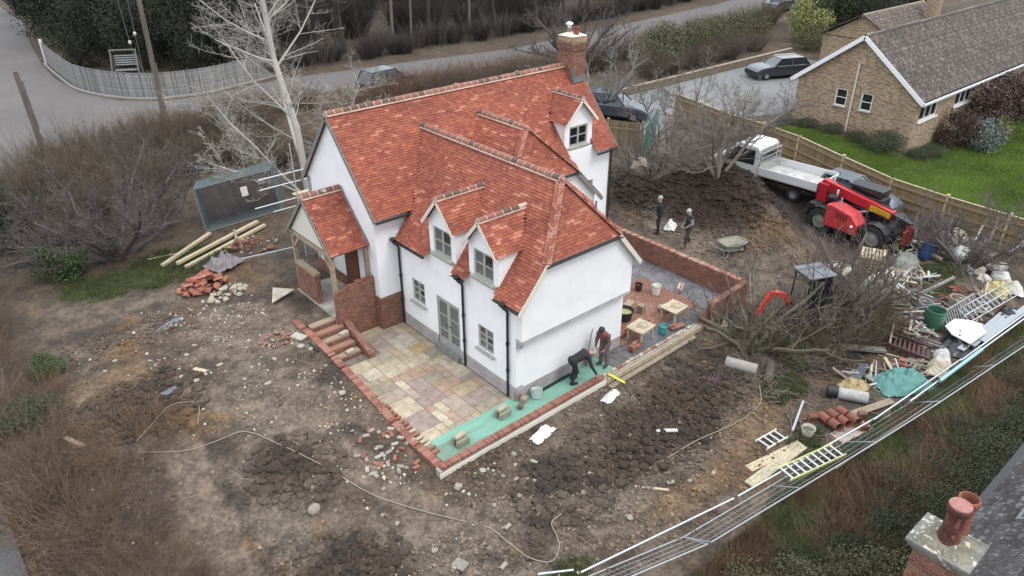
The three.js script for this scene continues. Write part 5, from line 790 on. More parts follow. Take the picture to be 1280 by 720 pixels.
bareTree('orchard_tree', 'dark bare tree standing in the roadside hedge beyond the chimney', [33.0, 0.7, -30.6], { ...apple(491, 1.7, [0.085, 0.07, 0.062], [0.11, 0.09, 0.085]), lift: 0.18 });
bareTree('orchard_tree', 'bare fruit tree in front of the wooden fence panel beside the truck cab', [18.6, 0.7, -8.9], { ...apple(501, 1.1, [0.14, 0.12, 0.10], [0.14, 0.122, 0.105]), lift: 0.16 });
bareTree('orchard_tree', 'upright thin-stemmed bare tree in front of the small excavator', [10.9, -0.15, 4.3], { ...apple(511, 0.9, [0.12, 0.10, 0.08], [0.13, 0.102, 0.085]), n: [5, 4, 3], lift: 0.34 });
bareTree('orchard_tree', 'upright bare tree between the white tarpaulin and the excavator', [14.4, -0.1, 3.7], { ...apple(521, 0.95, [0.125, 0.10, 0.085], [0.13, 0.102, 0.088]), n: [5, 5, 3], lift: 0.34 });
// brush: many thin stems from one foot
function brushGeo(seed, n, h, rad, col, o = {}) {
  const R = rngOf(seed), t = new TL();
  for (let i = 0; i < n; i++) {
    const a = R() * 2 * PI, q = Math.sqrt(R()) * rad * (o.foot ?? 0.45), p = V(Math.cos(a) * q, -0.05, Math.sin(a) * q), out = (o.out ?? 0.45) * (0.3 + R()), a2 = a + (R() - 0.5) * 1.2, L = h * (0.55 + 0.6 * R()); let d = V(Math.cos(a2) * out, 1, Math.sin(a2) * out).normalize(), k = 0.7 + 0.6 * R(), c = [col[0] * k, col[1] * k, col[2] * k], r = (o.r ?? 0.009) * (0.7 + 0.7 * R()), c0 = p;
    for (let s = 0; s < 3; s++) { d.add(jit(R, o.gnarl ?? 0.3)).add(V(Math.cos(a2) * (o.arch ?? 0.08), 0, Math.sin(a2) * (o.arch ?? 0.08))).normalize(); const e = c0.clone().addScaledVector(d, L / 3), r1 = s === 2 ? 0 : r * 0.75; t.limb(c0, e, r, r1, 3, c); if (s) for (let m = 0; m < (o.twigs ?? 3); m++) { const f = c0.clone().lerp(e, R()), td = d.clone().add(jit(R, o.twigSpread ?? 1.5)).normalize(), tl = L * (0.14 + 0.2 * R()); t.limb(f, f.clone().addScaledVector(td, tl), r * 0.6, 0, 3, c); } c0 = e; r = r1; }
  }
  return t.geo();
}
const protoBrush = {
  hedge: [601, 602, 603].map(s => brushGeo(s, 170, 1.9, 1.3, [0.122, 0.092, 0.058], { twigs: 5, r: 0.011, gnarl: 0.42 })),
  willow: [[611, [0.175, 0.112, 0.070]], [612, [0.135, 0.095, 0.068]], [613, [0.190, 0.124, 0.078]], [614, [0.118, 0.082, 0.064]]].map(([s, c]) => brushGeo(s, 480, 1.05, 1.25, c, { twigs: 5, r: 0.0044, foot: 0.9, gnarl: 0.62, twigSpread: 2.0, out: 0.7 })),
  mauve: [621, 622].map(s => brushGeo(s, 210, 2.6, 1.7, [0.110, 0.084, 0.064], { twigs: 5, r: 0.012, gnarl: 0.42 })),
  wood: [626, 627, 628].map(s => brushGeo(s, 200, 2.6, 1.7, [0.050, 0.041, 0.037], { twigs: 6, r: 0.016, gnarl: 0.45 })),
  rust: [631, 632].map(s => brushGeo(s, 190, 1.7, 1.5, [0.150, 0.092, 0.062], { twigs: 5, r: 0.009, foot: 0.8, gnarl: 0.45 })),
  shoots: [641, 642].map(s => brushGeo(s, 70, 2.8, 1.5, [0.120, 0.100, 0.084], { twigs: 2, r: 0.011, foot: 0.9, out: 0.16, gnarl: 0.12, twigSpread: 0.8 })),
  pale: [651, 652].map(s => brushGeo(s, 60, 1.4, 1.0, [0.20, 0.175, 0.145], { twigs: 3, r: 0.010, out: 0.8, gnarl: 0.5 })),
};
const RB = rngOf(660), counts = {};
function brush(kind, x, z, s, label, group, sy = 1) { const g = protoBrush[kind], i = counts[kind] = (counts[kind] ?? -1) + 1; const m = solo('bush', g[i % g.length], barkM, label, 'bush', [x, groundY(x, z) - 0.02, z], RB() * 6.28, group); m.scale.set(s, s * sy * (0.85 + 0.3 * RB()), s); return m; }
const scatterLine = (pts, step, fn) => { for (let i = 0; i + 1 < pts.length; i++) { const [ax, az] = pts[i], [bx, bz] = pts[i + 1], L = Math.hypot(bx - ax, bz - az); for (let d = 0; d < L; d += step * (0.75 + 0.5 * RB())) fn(ax + (bx - ax) * d / L + (RB() - 0.5) * 0.9, az + (bz - az) * d / L + (RB() - 0.5) * 0.9); } };
// left hedgerow along the junction
scatterLine([[-10.5, -23], [-8.6, -27], [-6, -29.8], [-2.5, -31.3], [2, -32.4], [6, -32.8], [10, -33]], 1.25, (x, z) => brush('hedge', x, z, 1.0, 'brown bare hedge bush lining the road junction', 'junction hedge'));
scatterLine([[-9.5, -22.5], [-6.5, -26.5], [-3, -28.5], [1.5, -29.5], [5, -29]], 1.5, (x, z) => brush('mauve', x, z, 0.85, 'tangled grey-brown bush in the hedge behind the old apple tree', 'hedge thicket'));
scatterLine([[-8.5, -20.5], [-4.5, -24.5], [0, -26.5], [4, -25.5]], 1.6, (x, z) => brush('hedge', x, z, 0.95, 'low brown bush beside the stacked fence panels', 'thicket by the panels'));
scatterLine([[-10, -26], [-7, -30], [-3.4, -32]], 1.7, (x, z) => brush('shoots', x, z, 0.9, 'tall thin shoots standing above the junction hedge', 'hedge shoots'));
for (const [x, z] of [[0.6, -31.8], [2.2, -31.2], [3.6, -30.6], [5.2, -31.4], [1.4, -29.6]]) brush('rust', x, z, 1.0, 'rust-brown bramble clump under the tall pole', 'brambles by the pole');
for (const [x, z] of [[4.6, -20.5], [6.4, -18], [5.6, -23], [7.8, -20.5], [3.4, -23.6], [7.5, -15.8], [5, -16.6]]) brush('mauve', x, z, 0.8, 'dark thicket bush behind the white gable', 'thicket behind the cottage');
for (const [x, z, s] of [[-9, -22, 1.5], [-7.4, -24, 1.6], [-5.4, -22.6, 1.4], [-3.6, -26, 1.6], [-1, -27.5, 1.5], [1.2, -25.4, 1.4], [-6, -28, 1.6], [3, -27.4, 1.5], [-8.8, -19.6, 1.2], [-4.6, -19.8, 1.3]]) brush('pale', x, z, s, 'pale crooked branches showing through the hedge by the old apple tree', 'pale branches in the hedge');
for (const [x, z, s] of [[-12.4, -9.2, 0.8]]) brush('pale', x, z, s, 'pale crooked stems among the orange-brown fringe shrubs', 'pale stems in the fringe');
// willow-like fringe, front left
for (const [x, z, s] of [[-12.9, -12.5, 0.9], [-12.6, -10.4, 1.0], [-11.6, -8.9, 0.7], [-13, -8.4, 1.0], [-12.4, -6.6, 1.0], [-13.1, -5.0, 1.05], [-12.2, -3.6, 1.1], [-11.4, -2.2, 1.1], [-12.6, -1.4, 1.0], [-11.9, 0.0, 1.0], [-11.0, -0.4, 0.95], [-10.7, 0.9, 0.85], [-12.2, 1.4, 1.0], [-11.9, -5.2, 1.0], [-13.2, -14.6, 0.9], [-12.2, -14.2, 0.8]]) brush('willow', x, z, s, 'orange-brown leafless shrub in the fringe along the side lane', 'willow fringe');
brush('willow', -10.0, -4.9, 1.0, 'fine-twigged brown shrub standing alone beside the wheel track', undefined);
// right-hand scrub around the scrap heap
for (const [x, z, s] of [[10.0, 5.2, 0.6], [11.3, 5.6, 0.7], [12.6, 5.8, 0.7], [14.1, 4.2, 0.6], [13.6, 5.0, 0.6]]) brush('hedge', x, z, s, 'dark twiggy scrub bush between the excavator and the scrap', 'scrub by the scrap heap');
for (const [x, z, s] of [[15.4, 3.4, 0.7], [15.5, -0.6, 0.7], [14.5, 0.3, 0.6], [16.8, 1.0, 0.5], [12.9, 2.4, 0.7], [8.0, 2.4, 0.7], [7.6, 3.6, 0.6], [9.0, 5.0, 0.6], [20.4, 4.6, 0.9], [21.9, 6.2, 1.0], [22.2, 3.2, 0.8], [18.6, 7.0, 0.8]]) brush('pale', x, z, s, 'sparse pale twigs sprouting from the muddy ground', 'sparse twigs');
for (const [x, z, s] of [[14.6, -6.9, 0.8], [17.8, -7.4, 0.9], [19.2, -8.4, 1.0], [20.5, -9.6, 1.0], [16.4, -9.4, 0.9], [18.2, -10.6, 0.9], [22.6, -10.6, 0.9]]) brush('pale', x, z, s * 1.3, 'pale leafless twigs above the dark spoil heap', 'twigs on the heap');
// hedges south of the road
scatterLine([[11, -30.5], [18, -31.6], [24, -31.6], [30, -30], [38, -28.4]], 1.6, (x, z) => brush('rust', x, z, 1.0, 'reddish-brown roadside hedge bush beyond the cottage ridge', 'roadside hedge'));
scatterLine([[18, -29.2], [26, -28.6], [34, -27]], 2.0, (x, z) => brush('mauve', x, z, 0.7, 'grey-brown bush behind the cottage on the road side', 'inner road hedge'));
scatterLine([[38, -28.5], [50, -28.8], [62, -30]], 1.8, (x, z) => brush('hedge', x, z, 1.25, 'brown twiggy bush in the hedge above the driveway', 'drive hedge twigs'));
scatterLine([[34, -22.8], [42, -23.2], [50, -23.6]], 2.2, (x, z) => brush('mauve', x, z, 0.8, 'grey-brown thicket bush directly above the drive wall', 'drive wall thicket'));
// woodland north of the road
const woodO = (seed) => ({ seed, col: [0.062, 0.054, 0.050], twig: [0.046, 0.038, 0.038], n: [12, 5, 4, 3], ratio: [0.4, 0.5, 0.55], gnarl: 0.25, lift: 0.08, angle: 0.8, min: 0.012, thin: 0.42, stems: [[0, 0, 0.02, 1, 0.03, 13, 0.20]] });
const woods = [];
{ const R = rngOf(700); const spots = []; for (let i = 0; i < 76; i++) { const x = lerp(9, 98, R()), z = -45.5 - R() * R() * 38 - (x > 60 ? 3 : 0); spots.push([x, z]); } for (let i = 0; i < 14; i++) spots.push([lerp(2, 14, R()), -56 - R() * 34]);
  const lab = 'dark bare woodland tree beyond the road', grp = 'bare trees of the wood';
  spots.forEach(([x, z], i) => { if (i < 4) woods.push(bareTree('woodland_tree', lab, [x, 0.7, z], woodO(701 + i), R() * 6, grp)); else { const s = 0.8 + 0.5 * R(); copyOf(woods[i % 4], [x, 0.7, z], R() * 6.28, lab, grp, [s, s, s]); } }); }
for (const [x, z, h] of [[24.6, -45.2, 1], [29.4, -46.4, 0.9], [33.0, -44.8, 0.8], [26.2, -44.6, 0.7], [17.5, -47, 1]]) solo('bare_tree', new MB().cyl([0, -0.2, 0], [0.2, 11 * h, 0.1], 0.17 * h, 0.09, 8).geo(), std([0.20, 0.185, 0.165], { map: T.wood }), 'pale bare pole-like tree at the edge of the wood', 'tree', [x, 0.7, z], 0, 'pale trunks at the wood edge');
{ const R = rngOf(720); for (let i = 0; i < 84; i++) { const x = 10 + i * 1.02 + R(), z = -43.3 - 0.035 * Math.max(0, x - 45) * 1.6 - R() * 1.6 - (x > 60 ? (x - 60) * 0.1 : 0); i % 3 ? brush('wood', x, z, 0.7, 'dark low bush along the wood edge', 'bushes along the wood edge') : brush('shoots', x, z, 0.75 + 0.3 * R(), 'thin pale upright saplings along the wood edge', 'saplings along the wood edge'); }
  const im = new THREE.InstancedMesh(protoBrush.wood[0], barkM, 170); for (let i = 0; i < 170; i++) { const x = lerp(4, 100, R()), z = -46 - R() * 42 - (x < 12 ? 6 : 0) - (x > 60 ? 3 : 0), s = 1.1 + 0.6 * R(); im.setMatrixAt(i, Mx(x, 0.7, z, R() * 6.28, 0, 0, [s, s * 1.25, s])); }
  im.name = 'wood_undergrowth'; scene.add(im); stuff(im); tag(im, 'dense dark undergrowth filling the wood beyond the road', 'undergrowth'); }
// leafy plants
function leafGeo(seed, n, rx, ry, rz, cols, size, o = {}) {
  const R = rngOf(seed), t = new TL(), cl = []; for (let i = 0; i < (o.clumps ?? 16); i++) { const a = R() * 6.28, b = Math.acos(2 * R() - 1), q = 0.55 + 0.4 * R(); cl.push([V(Math.sin(b) * Math.cos(a) * rx * q, Math.cos(b) * ry * q, Math.sin(b) * Math.sin(a) * rz * q), 0.22 + 0.2 * R()]); }
  for (let i = 0; i < n; i++) {
    const [c, cr] = cl[Math.floor(R() * cl.length)], u = V(R() * 2 - 1, R() * 2 - 1, R() * 2 - 1); if (u.lengthSq() > 1) { i--; continue; } const p = c.clone().add(V(u.x * rx * cr * 1.5, u.y * ry * cr * 1.5, u.z * rz * cr * 1.5)); if (p.y < -ry * 0.95) continue;
    const d = V(R() - 0.5, R() - 0.2, R() - 0.5).normalize().multiplyScalar(size * (0.6 + 0.8 * R())), w = V(R() - 0.5, R() - 0.5, R() - 0.5).cross(d).normalize().multiplyScalar(size * 0.32), k = 0.7 + 0.6 * R(), q = cols[Math.floor(R() * cols.length)], m = [q[0] * k, q[1] * k, q[2] * k];
    const mid = p.clone().addScaledVector(d, 0.5); t.quad(p, mid.clone().add(w), p.clone().add(d), mid.clone().sub(w), m);
  }
  const st = new TL(); for (let i = 0; i < 9; i++) { const c = cl[i % cl.length][0]; st.limb(V((R() - 0.5) * 0.2, -ry, (R() - 0.5) * 0.2), c, 0.03, 0.008, 4, [0.10, 0.08, 0.06]); } return [t.geo(), st.geo()];
}
const leafCache = {};
function leafy(key, make, name, label, x, z, s, lift, group, cat = 'bush') { const [g, st] = leafCache[key] ??= make(); const t = thing(name, label, cat, [x, groundY(x, z) + lift, z], RB() * 6.28, group); const sc = Array.isArray(s) ? s : [s, s, s]; t.scale.set(...sc); mesh('crown', g, leafM, t); mesh('stems', st, barkM, t); return t; }
const LG = { ever: () => leafGeo(801, 9500, 2.0, 3.2, 2.0, [[0.015, 0.024, 0.012], [0.022, 0.030, 0.015], [0.030, 0.030, 0.016]], 0.15, { clumps: 30 }), olive: () => leafGeo(802, 4600, 1.2, 1.0, 1.2, [[0.080, 0.088, 0.036], [0.070, 0.066, 0.034], [0.11, 0.10, 0.048]], 0.09, { clumps: 26 }), lime: () => leafGeo(803, 3200, 1.0, 1.1, 1.0, [[0.20, 0.21, 0.060], [0.16, 0.18, 0.055], [0.25, 0.24, 0.085]], 0.13, { clumps: 26 }), green: () => leafGeo(804, 3200, 1.0, 1.0, 1.0, [[0.050, 0.085, 0.022], [0.070, 0.105, 0.028], [0.035, 0.06, 0.018]], 0.12, { clumps: 26 }), maroon: () => leafGeo(805, 3200, 1.0, 0.9, 1.0, [[0.072, 0.042, 0.034], [0.095, 0.058, 0.045], [0.055, 0.034, 0.03]], 0.11, { clumps: 30 }), grey: () => leafGeo(806, 2400, 0.9, 0.7, 0.9, [[0.13, 0.155, 0.135], [0.10, 0.125, 0.11], [0.17, 0.19, 0.165]], 0.11, { clumps: 24 }), ivy: () => leafGeo(807, 6000, 0.9, 0.5, 0.9, [[0.040, 0.062, 0.030], [0.058, 0.078, 0.042], [0.03, 0.044, 0.025], [0.075, 0.07, 0.035]], 0.055, { clumps: 34 }) };
for (const [x, z, s] of [[4.5, -58, 1.4], [7.5, -62, 1.7], [2.8, -66, 1.5], [5.0, -52.5, 1.1], [9.5, -54.5, 1.5], [6.5, -70, 1.8], [12.5, -60, 1.8], [3.6, -76, 1.7], [9, -78, 2.0], [1.4, -56.5, 0.8], [15, -68, 2], [8.0, -49.4, 1.1], [11.2, -50.2, 1.2]]) leafy('ever', LG.ever, 'evergreen_tree', 'dark evergreen tree towering over the curved fence', x, z, s, 2.9 * s, 'evergreens behind the curved fence', 'tree');
for (const [x, z, s] of [[37, -25, 1.5], [39.5, -25.6, 1.6], [42, -26, 1.5], [44.5, -25.4, 1.3], [47, -26, 1.4], [50, -26.4, 1.4], [35, -24.4, 1.2], [53, -26.5, 1.3]]) leafy('olive', LG.olive, 'hedge_bush', 'olive green leafy bush in the hedge above the driveway', x, z, s, 0.9 * s, 'green drive hedge');
leafy('lime', LG.lime, 'garden_bush', 'rounded yellow-green bush behind the black estate car', 56.0, -22.6, 1.75, 1.7); leafy('green', LG.green, 'garden_bush', 'upright dull green bush right of the yellow-green bush', 60.2, -24.2, [1.5, 2.2, 1.5], 2.0);
leafy('green', LG.green, 'garden_bush', 'clipped bright green bush next to the outbuilding roof', 70.5, -25.6, [3.4, 2.2, 2.4], 2.0); leafy('olive', LG.olive, 'garden_bush', 'low olive bush beside the drive behind the estate car', 52.5, -20.4, 1.2, 0.9);
for (const [x, z, s] of [[64, -25, 2.2], [76, -27, 2.6], [82, -24, 2.6], [66, -21, 1.8], [62, -18.5, 1.5]]) leafy('ever', LG.ever, 'evergreen_tree', 'dark evergreen in the garden behind the bungalow', x, z, s * 0.55, 1.4 * s, 'evergreens behind the bungalow', 'tree');
leafy('maroon', LG.maroon, 'garden_bush', 'rounded maroon bush against the bungalow front wall', 36.6, -1.35, [1.15, 1.25, 1.1], 1.0); for (const [x, z, s] of [[40.4, -1.2, 1.5], [43.2, -1.0, 1.6], [46.4, -1.0, 1.5]]) leafy('maroon', LG.maroon, 'garden_bush', 'large dark red bush under the bungalow windows', x, z, s, 1.1 * s, 'red bushes under the windows');
leafy('grey', LG.grey, 'garden_bush', 'silvery grey-green bush at the lawn edge', 37.6, -0.1, 1.3, 0.75); leafy('lime', LG.lime, 'garden_bush', 'small yellow bush beside the silvery bush', 40.0, 0.0, [0.6, 0.8, 0.6], 0.7);
for (const [x, z, s] of [[50, -0.8, 1.4], [53, -0.5, 1.5], [56, 0, 1.6]]) leafy('olive', LG.olive, 'garden_bush', 'olive bush at the far end of the bungalow wall', x, z, s, 1.0 * s, 'bushes at the far wall end');
leafy('ivy', LG.ivy, 'garden_bush', 'dark spiky shrub at the bungalow corner', 31.2, -3.3, 1.15, 0.6); for (const [x, z] of [[31.4, -5.0], [31.3, -6.6], [31.2, -8.2], [30.6, -9.4], [32.4, -1.7], [33.6, -1.5]]) leafy('ivy', LG.ivy, 'garden_plant', 'low green plant in the border along the bungalow gable', x, z, 0.7, 0.25, 'gable border plants', 'plant');
leafy('green', LG.green, 'garden_bush', 'bright green leafy shrub at the foot of the old apple tree', -9.0, -17.0, [0.95, 0.7, 0.95], 0.6); leafy('ever', LG.ever, 'evergreen_bush', 'dark evergreen bush at the end of the left hedge', -10.4, -21.6, [0.75, 0.5, 0.75], 1.4);
leafy('green', LG.green, 'garden_bush', 'small green weed clump among the mud near the brown fringe', -11.0, -10.2, [0.5, 0.35, 0.5], 0.25); leafy('ivy', LG.ivy, 'garden_bush', 'grey-green tangled patch beside the brown fringe', -12.2, -7.8, [1.2, 0.6, 0.9], 0.3);
for (const [x, z, s] of [[8.3, 2.6, 0.55], [9.3, 3.6, 0.6], [8.9, 4.4, 0.5], [10.1, 4.0, 0.5]]) leafy('olive', LG.olive, 'weed_clump', 'mossy weeds under the low apple tree', x, z, s, 0.15, 'weeds under the apple tree', 'plant');
for (const [x, z, s] of [[5.6, 9.5, 0.5], [9.4, 9.9, 0.6], [13.2, 10.1, 0.6], [1.2, 9.3, 0.45], [16, 10.2, 0.6], [7.6, 9.2, 0.4]]) leafy('ivy', LG.ivy, 'hedge_bush', 'green bramble patch in the dry grass of the bank', x, z, [s, s, s], 0.25, 'brambles on the bank');
// neighbour hedge, bottom right
for (const [x, z, s] of [[3.6, 10.6, 0.8], [5.2, 10.9, 0.9], [6.8, 11.0, 0.9], [8.4, 11.1, 1.0], [10.2, 11.2, 0.9], [12.2, 11.4, 1.0], [14.4, 11.5, 1.0], [16.8, 11.6, 1.1], [2.2, 10.2, 0.7], [7.2, 10.0, 0.55], [11.4, 10.6, 0.6], [4.4, 9.9, 0.5]]) leafy('ivy', LG.ivy, 'hedge_bush', 'green bramble clump in the overgrown boundary hedge', x, z, [s, s * 1.1, s], 0.45 * s, 'boundary brambles');
for (const [x, z, s] of [[-0.4, 10.2, 0.75], [0.6, 10.8, 0.75], [1.4, 11.3, 0.8], [-1.0, 9.4, 0.6]]) leafy('olive', LG.olive, 'hedge_bush', 'yellowish green shrub in the gap beside the neighbouring roof', x, z, s, 0.8, 'shrubs by the neighbouring roof');
for (let i = 0; i < 13; i++) brush('rust', 1.2 + i * 1.25, 9.45 + 0.09 * i + (i % 3) * 0.25, 0.62, 'rusty brown dead growth on the boundary bank', 'dead growth on the bank', 0.8);
// grass: blade tufts
function tuft(seed, n, h, spread, w) { const R = rngOf(seed), t = new TL(); for (let i = 0; i < n; i++) { const a = R() * 6.28, q = R() * spread, b = V(Math.cos(a) * q, 0, Math.sin(a) * q), l = h * (0.6 + 0.6 * R()), tip = b.clone().add(V((R() - 0.5) * l * 0.9, l, (R() - 0.5) * l * 0.9)), s = V(Math.cos(a + 1.6), 0, Math.sin(a + 1.6)).multiplyScalar(w), k = 0.75 + 0.5 * R(); t.tri(b.clone().sub(s), b.clone().add(s), tip, [k, k, k]); } return t.geo(); }
function grass(name, label, geo, list, colFn) { const im = new THREE.InstancedMesh(geo, vcol({ side: THREE.DoubleSide }), list.length), m = new THREE.Matrix4(), c = new THREE.Color(); list.forEach(([x, z, s], i) => { im.setMatrixAt(i, Mx(x, groundY(x, z) + micro(x, z) * 0.7 - 0.01, z, RB() * 6.28, 0, 0, s)); const k = colFn(x, z); im.setColorAt(i, c.setRGB(...k)); }); im.name = numbered(name); im.castShadow = im.receiveShadow = true; scene.add(im); stuff(im); return tag(im, label, 'grass'); }
{
  const R = rngOf(900), lawn = [], wild = [], dry = [];
  for (let i = 0; i < 60000; i++) { const x = lerp(24.6, 60, Math.pow(R(), 1.3)), z = lerp(-2.2, 12, R()); if (x > 32 && z < -1.2) continue; lawn.push([x, z, 0.8 + 0.5 * R()]); }
  for (let i = 0; i < 8000; i++) { const x = lerp(25.2, 31.2, R()), z = lerp(-9.5, -2, R()); lawn.push([x, z, 0.8 + 0.5 * R()]); }
  for (let i = 0; i < 60000; i++) { const x = lerp(-11, 20, R()), z = lerp(-17.5, 10.4, R()); if (z > -12.6 && z < 2) continue; const g = greenAt(x, z); if (g > 0.25 && R() < g && !inPit(x, z)) wild.push([x, z, 0.7 + 0.7 * R()]); }
  for (let i = 0; i < 22000; i++) { const x = lerp(-3, 19, R()), z = lerp(7.9, 10.9, Math.pow(R(), 0.9)) + 0.05 * x; if (fbm(x * 0.5, z * 0.5, 3) > -0.2) dry.push([x, z, 0.6 + 0.8 * R()]); }
  grass('lawn_grass', 'short bright green lawn in front of the bungalow', tuft(901, 7, 0.09, 0.16, 0.012), lawn, (x, z) => { const k = 0.88 + 1.2 * fbm(x * 0.3, z * 0.3, 4); return [0.135 * k, 0.212 * k, 0.026 * k]; });
  grass('rough_grass', 'rough green grass around the orchard tree and plot edges', tuft(902, 8, 0.14, 0.1, 0.010), wild, (x, z) => { const k = 0.8 + 1.0 * fbm(x * 0.8, z * 0.8, 3); return [0.075 * k, 0.098 * k, 0.026 * k]; });
  grass('dry_grass', 'reddish dry grass on the bank by the boundary hedge', tuft(903, 12, 0.34, 0.22, 0.008), dry, (x, z) => { const k = 0.75 + 1.1 * fbm(x * 1.2, z * 1.2, 3), b = sst(-0.12, 0.12, fbm(x * 0.6 + 5, z * 0.6, 2)); return mix3([0.225 * k, 0.142 * k, 0.082 * k], [0.135 * k, 0.165 * k, 0.060 * k], b); });
}
// ---------- soil clods, stones, rubble ----------
function lumpGeo(seed, detail, rough, sx = 1, sy = 1, sz = 1) { const g = mergeVertices(new THREE.IcosahedronGeometry(1, detail).deleteAttribute('normal').deleteAttribute('uv')), p = g.attributes.position, R = rngOf(seed); for (let i = 0; i < p.count; i++) { const k = 1 + (R() - 0.5) * rough; p.setXYZ(i, p.getX(i) * k * sx, p.getY(i) * k * sy, p.getZ(i) * k * sz); } const n = g.toNonIndexed(); n.computeVertexNormals(); const u = []; for (let i = 0; i < n.attributes.position.count; i++) u.push(n.attributes.position.getX(i), n.attributes.position.getZ(i)); n.setAttribute('uv', new THREE.Float32BufferAttribute(u, 2)); return n; }
const surf = (x, z) => groundY(x, z) + micro(x, z);
function inst(name, label, cat, geo, mat, list) { const im = new THREE.InstancedMesh(geo, mat, list.length), c = new THREE.Color(); list.forEach(([x, y, z, s, ry, col, sy], i) => { im.setMatrixAt(i, Mx(x, y, z, ry, (ry * 7) % 1 - 0.5, 0, [s, s * (sy ?? 0.8), s])); im.setColorAt(i, c.setRGB(...col)); }); im.name = numbered(name); im.castShadow = im.receiveShadow = true; scene.add(im); stuff(im); return tag(im, label, cat); }
{
  const R = rngOf(1001), cl = [], st = [], tw = [];
  for (let i = 0; i < 70000 && cl.length < 34000; i++) { const x = lerp(-12, 17, R()), z = lerp(-11.5, 7.4, R()), m = muddy(x, z); if (inPit(x, z) || m < 0.4 || (x > -2.6 && x < 11.2 && z < 1.2) || (x > -4 && x < 0 && z < -6.2)) continue; const rough = sst(-0.1, 0.2, fbm(x * 0.22 + 9, z * 0.22 - 4, 3)) * 0.8 + 0.12 + gauss(x, z, 2.5, 4, 4.5, 2) + 0.5 * gauss(x, z, 15.5, -4.5, 2.5, 3); if (R() > rough * (1 - 0.92 * trackAt(x, z))) continue; const s = 0.016 + 0.06 * Math.pow(R(), 3), c = soil(x, z), k = 1.0 + 0.8 * R(); cl.push([x, surf(x, z) + s * 0.25, z, s, R() * 6.28, [c[0] * k, c[1] * k, c[2] * k]]); }
  inst('soil_clods', 'crumbled soil clods strewn over the dug garden', 'soil', lumpGeo(1002, 0, 0.5), vcol({ vertexColors: false, map: T.stone }), cl);
  for (let i = 0; i < 14000 && st.length < 1000; i++) { const x = lerp(-11.5, 9, R()), z = lerp(-12.5, 6.4, R()); if (inPit(x, z) || (x > -3.9 && x < 11.2 && z < 1.3)) continue; const d = 0.03 + 0.9 * Math.max(gauss(x, z, -5.6, -7.6, 2.2, 3.2), gauss(x, z, -4.8, -2.5, 0.9, 4.0), gauss(x, z, -4.4, -0.6, 1.0, 1.4), gauss(x, z, -3.2, 1.8, 1.5, 0.8) * 0.8, gauss(x, z, -5, -11.4, 1.0, 0.8)); if (R() > d * sst(-0.08, 0.16, fbm(x * 1.1 + 3, z * 1.1, 3, 12.3)) * 1.7) continue; const s = 0.014 + 0.045 * Math.pow(R(), 2.4), k = 0.55 + 0.6 * R(), c = R() < 0.13 ? [0.34, 0.17, 0.11] : [0.46, 0.43, 0.36]; st.push([x, surf(x, z) + s * 0.35, z, s, R() * 6.28, [c[0] * k, c[1] * k, c[2] * k]]); }
  inst('stone_chips', 'pale stone chips scattered over the yard beside the patio', 'stones', lumpGeo(1003, 0, 0.6), vcol({ vertexColors: false }), st);
  for (let i = 0; i < 1200; i++) { const x = lerp(5, 22, R()), z = lerp(1.8, 7.6, R()); if (z < 3 && x < 9 ) continue; const L = 0.2 + 0.6 * R(); tw.push([x, surf(x, z) + 0.03, z, L, R() * 6.28, [0.12 + 0.12 * R(), 0.105 + 0.08 * R(), 0.09 + 0.06 * R()], 1]); }
  const tg = new TL(); tg.limb(V(-0.5, 0, 0), V(0.1, 0.1, 0.06), 0.018, 0.014, 3, [1, 1, 1]); tg.limb(V(0.1, 0.1, 0.06), V(0.5, 0.05, -0.08), 0.014, 0.004, 3, [1, 1, 1]); tg.limb(V(-0.1, 0.06, 0.03), V(0.25, 0.2, 0.3), 0.01, 0.003, 3, [1, 1, 1]);
  inst('fallen_twigs', 'fallen sticks littering the scrub around the scrap', 'twigs', tg.geo(), vcol(), tw);
}
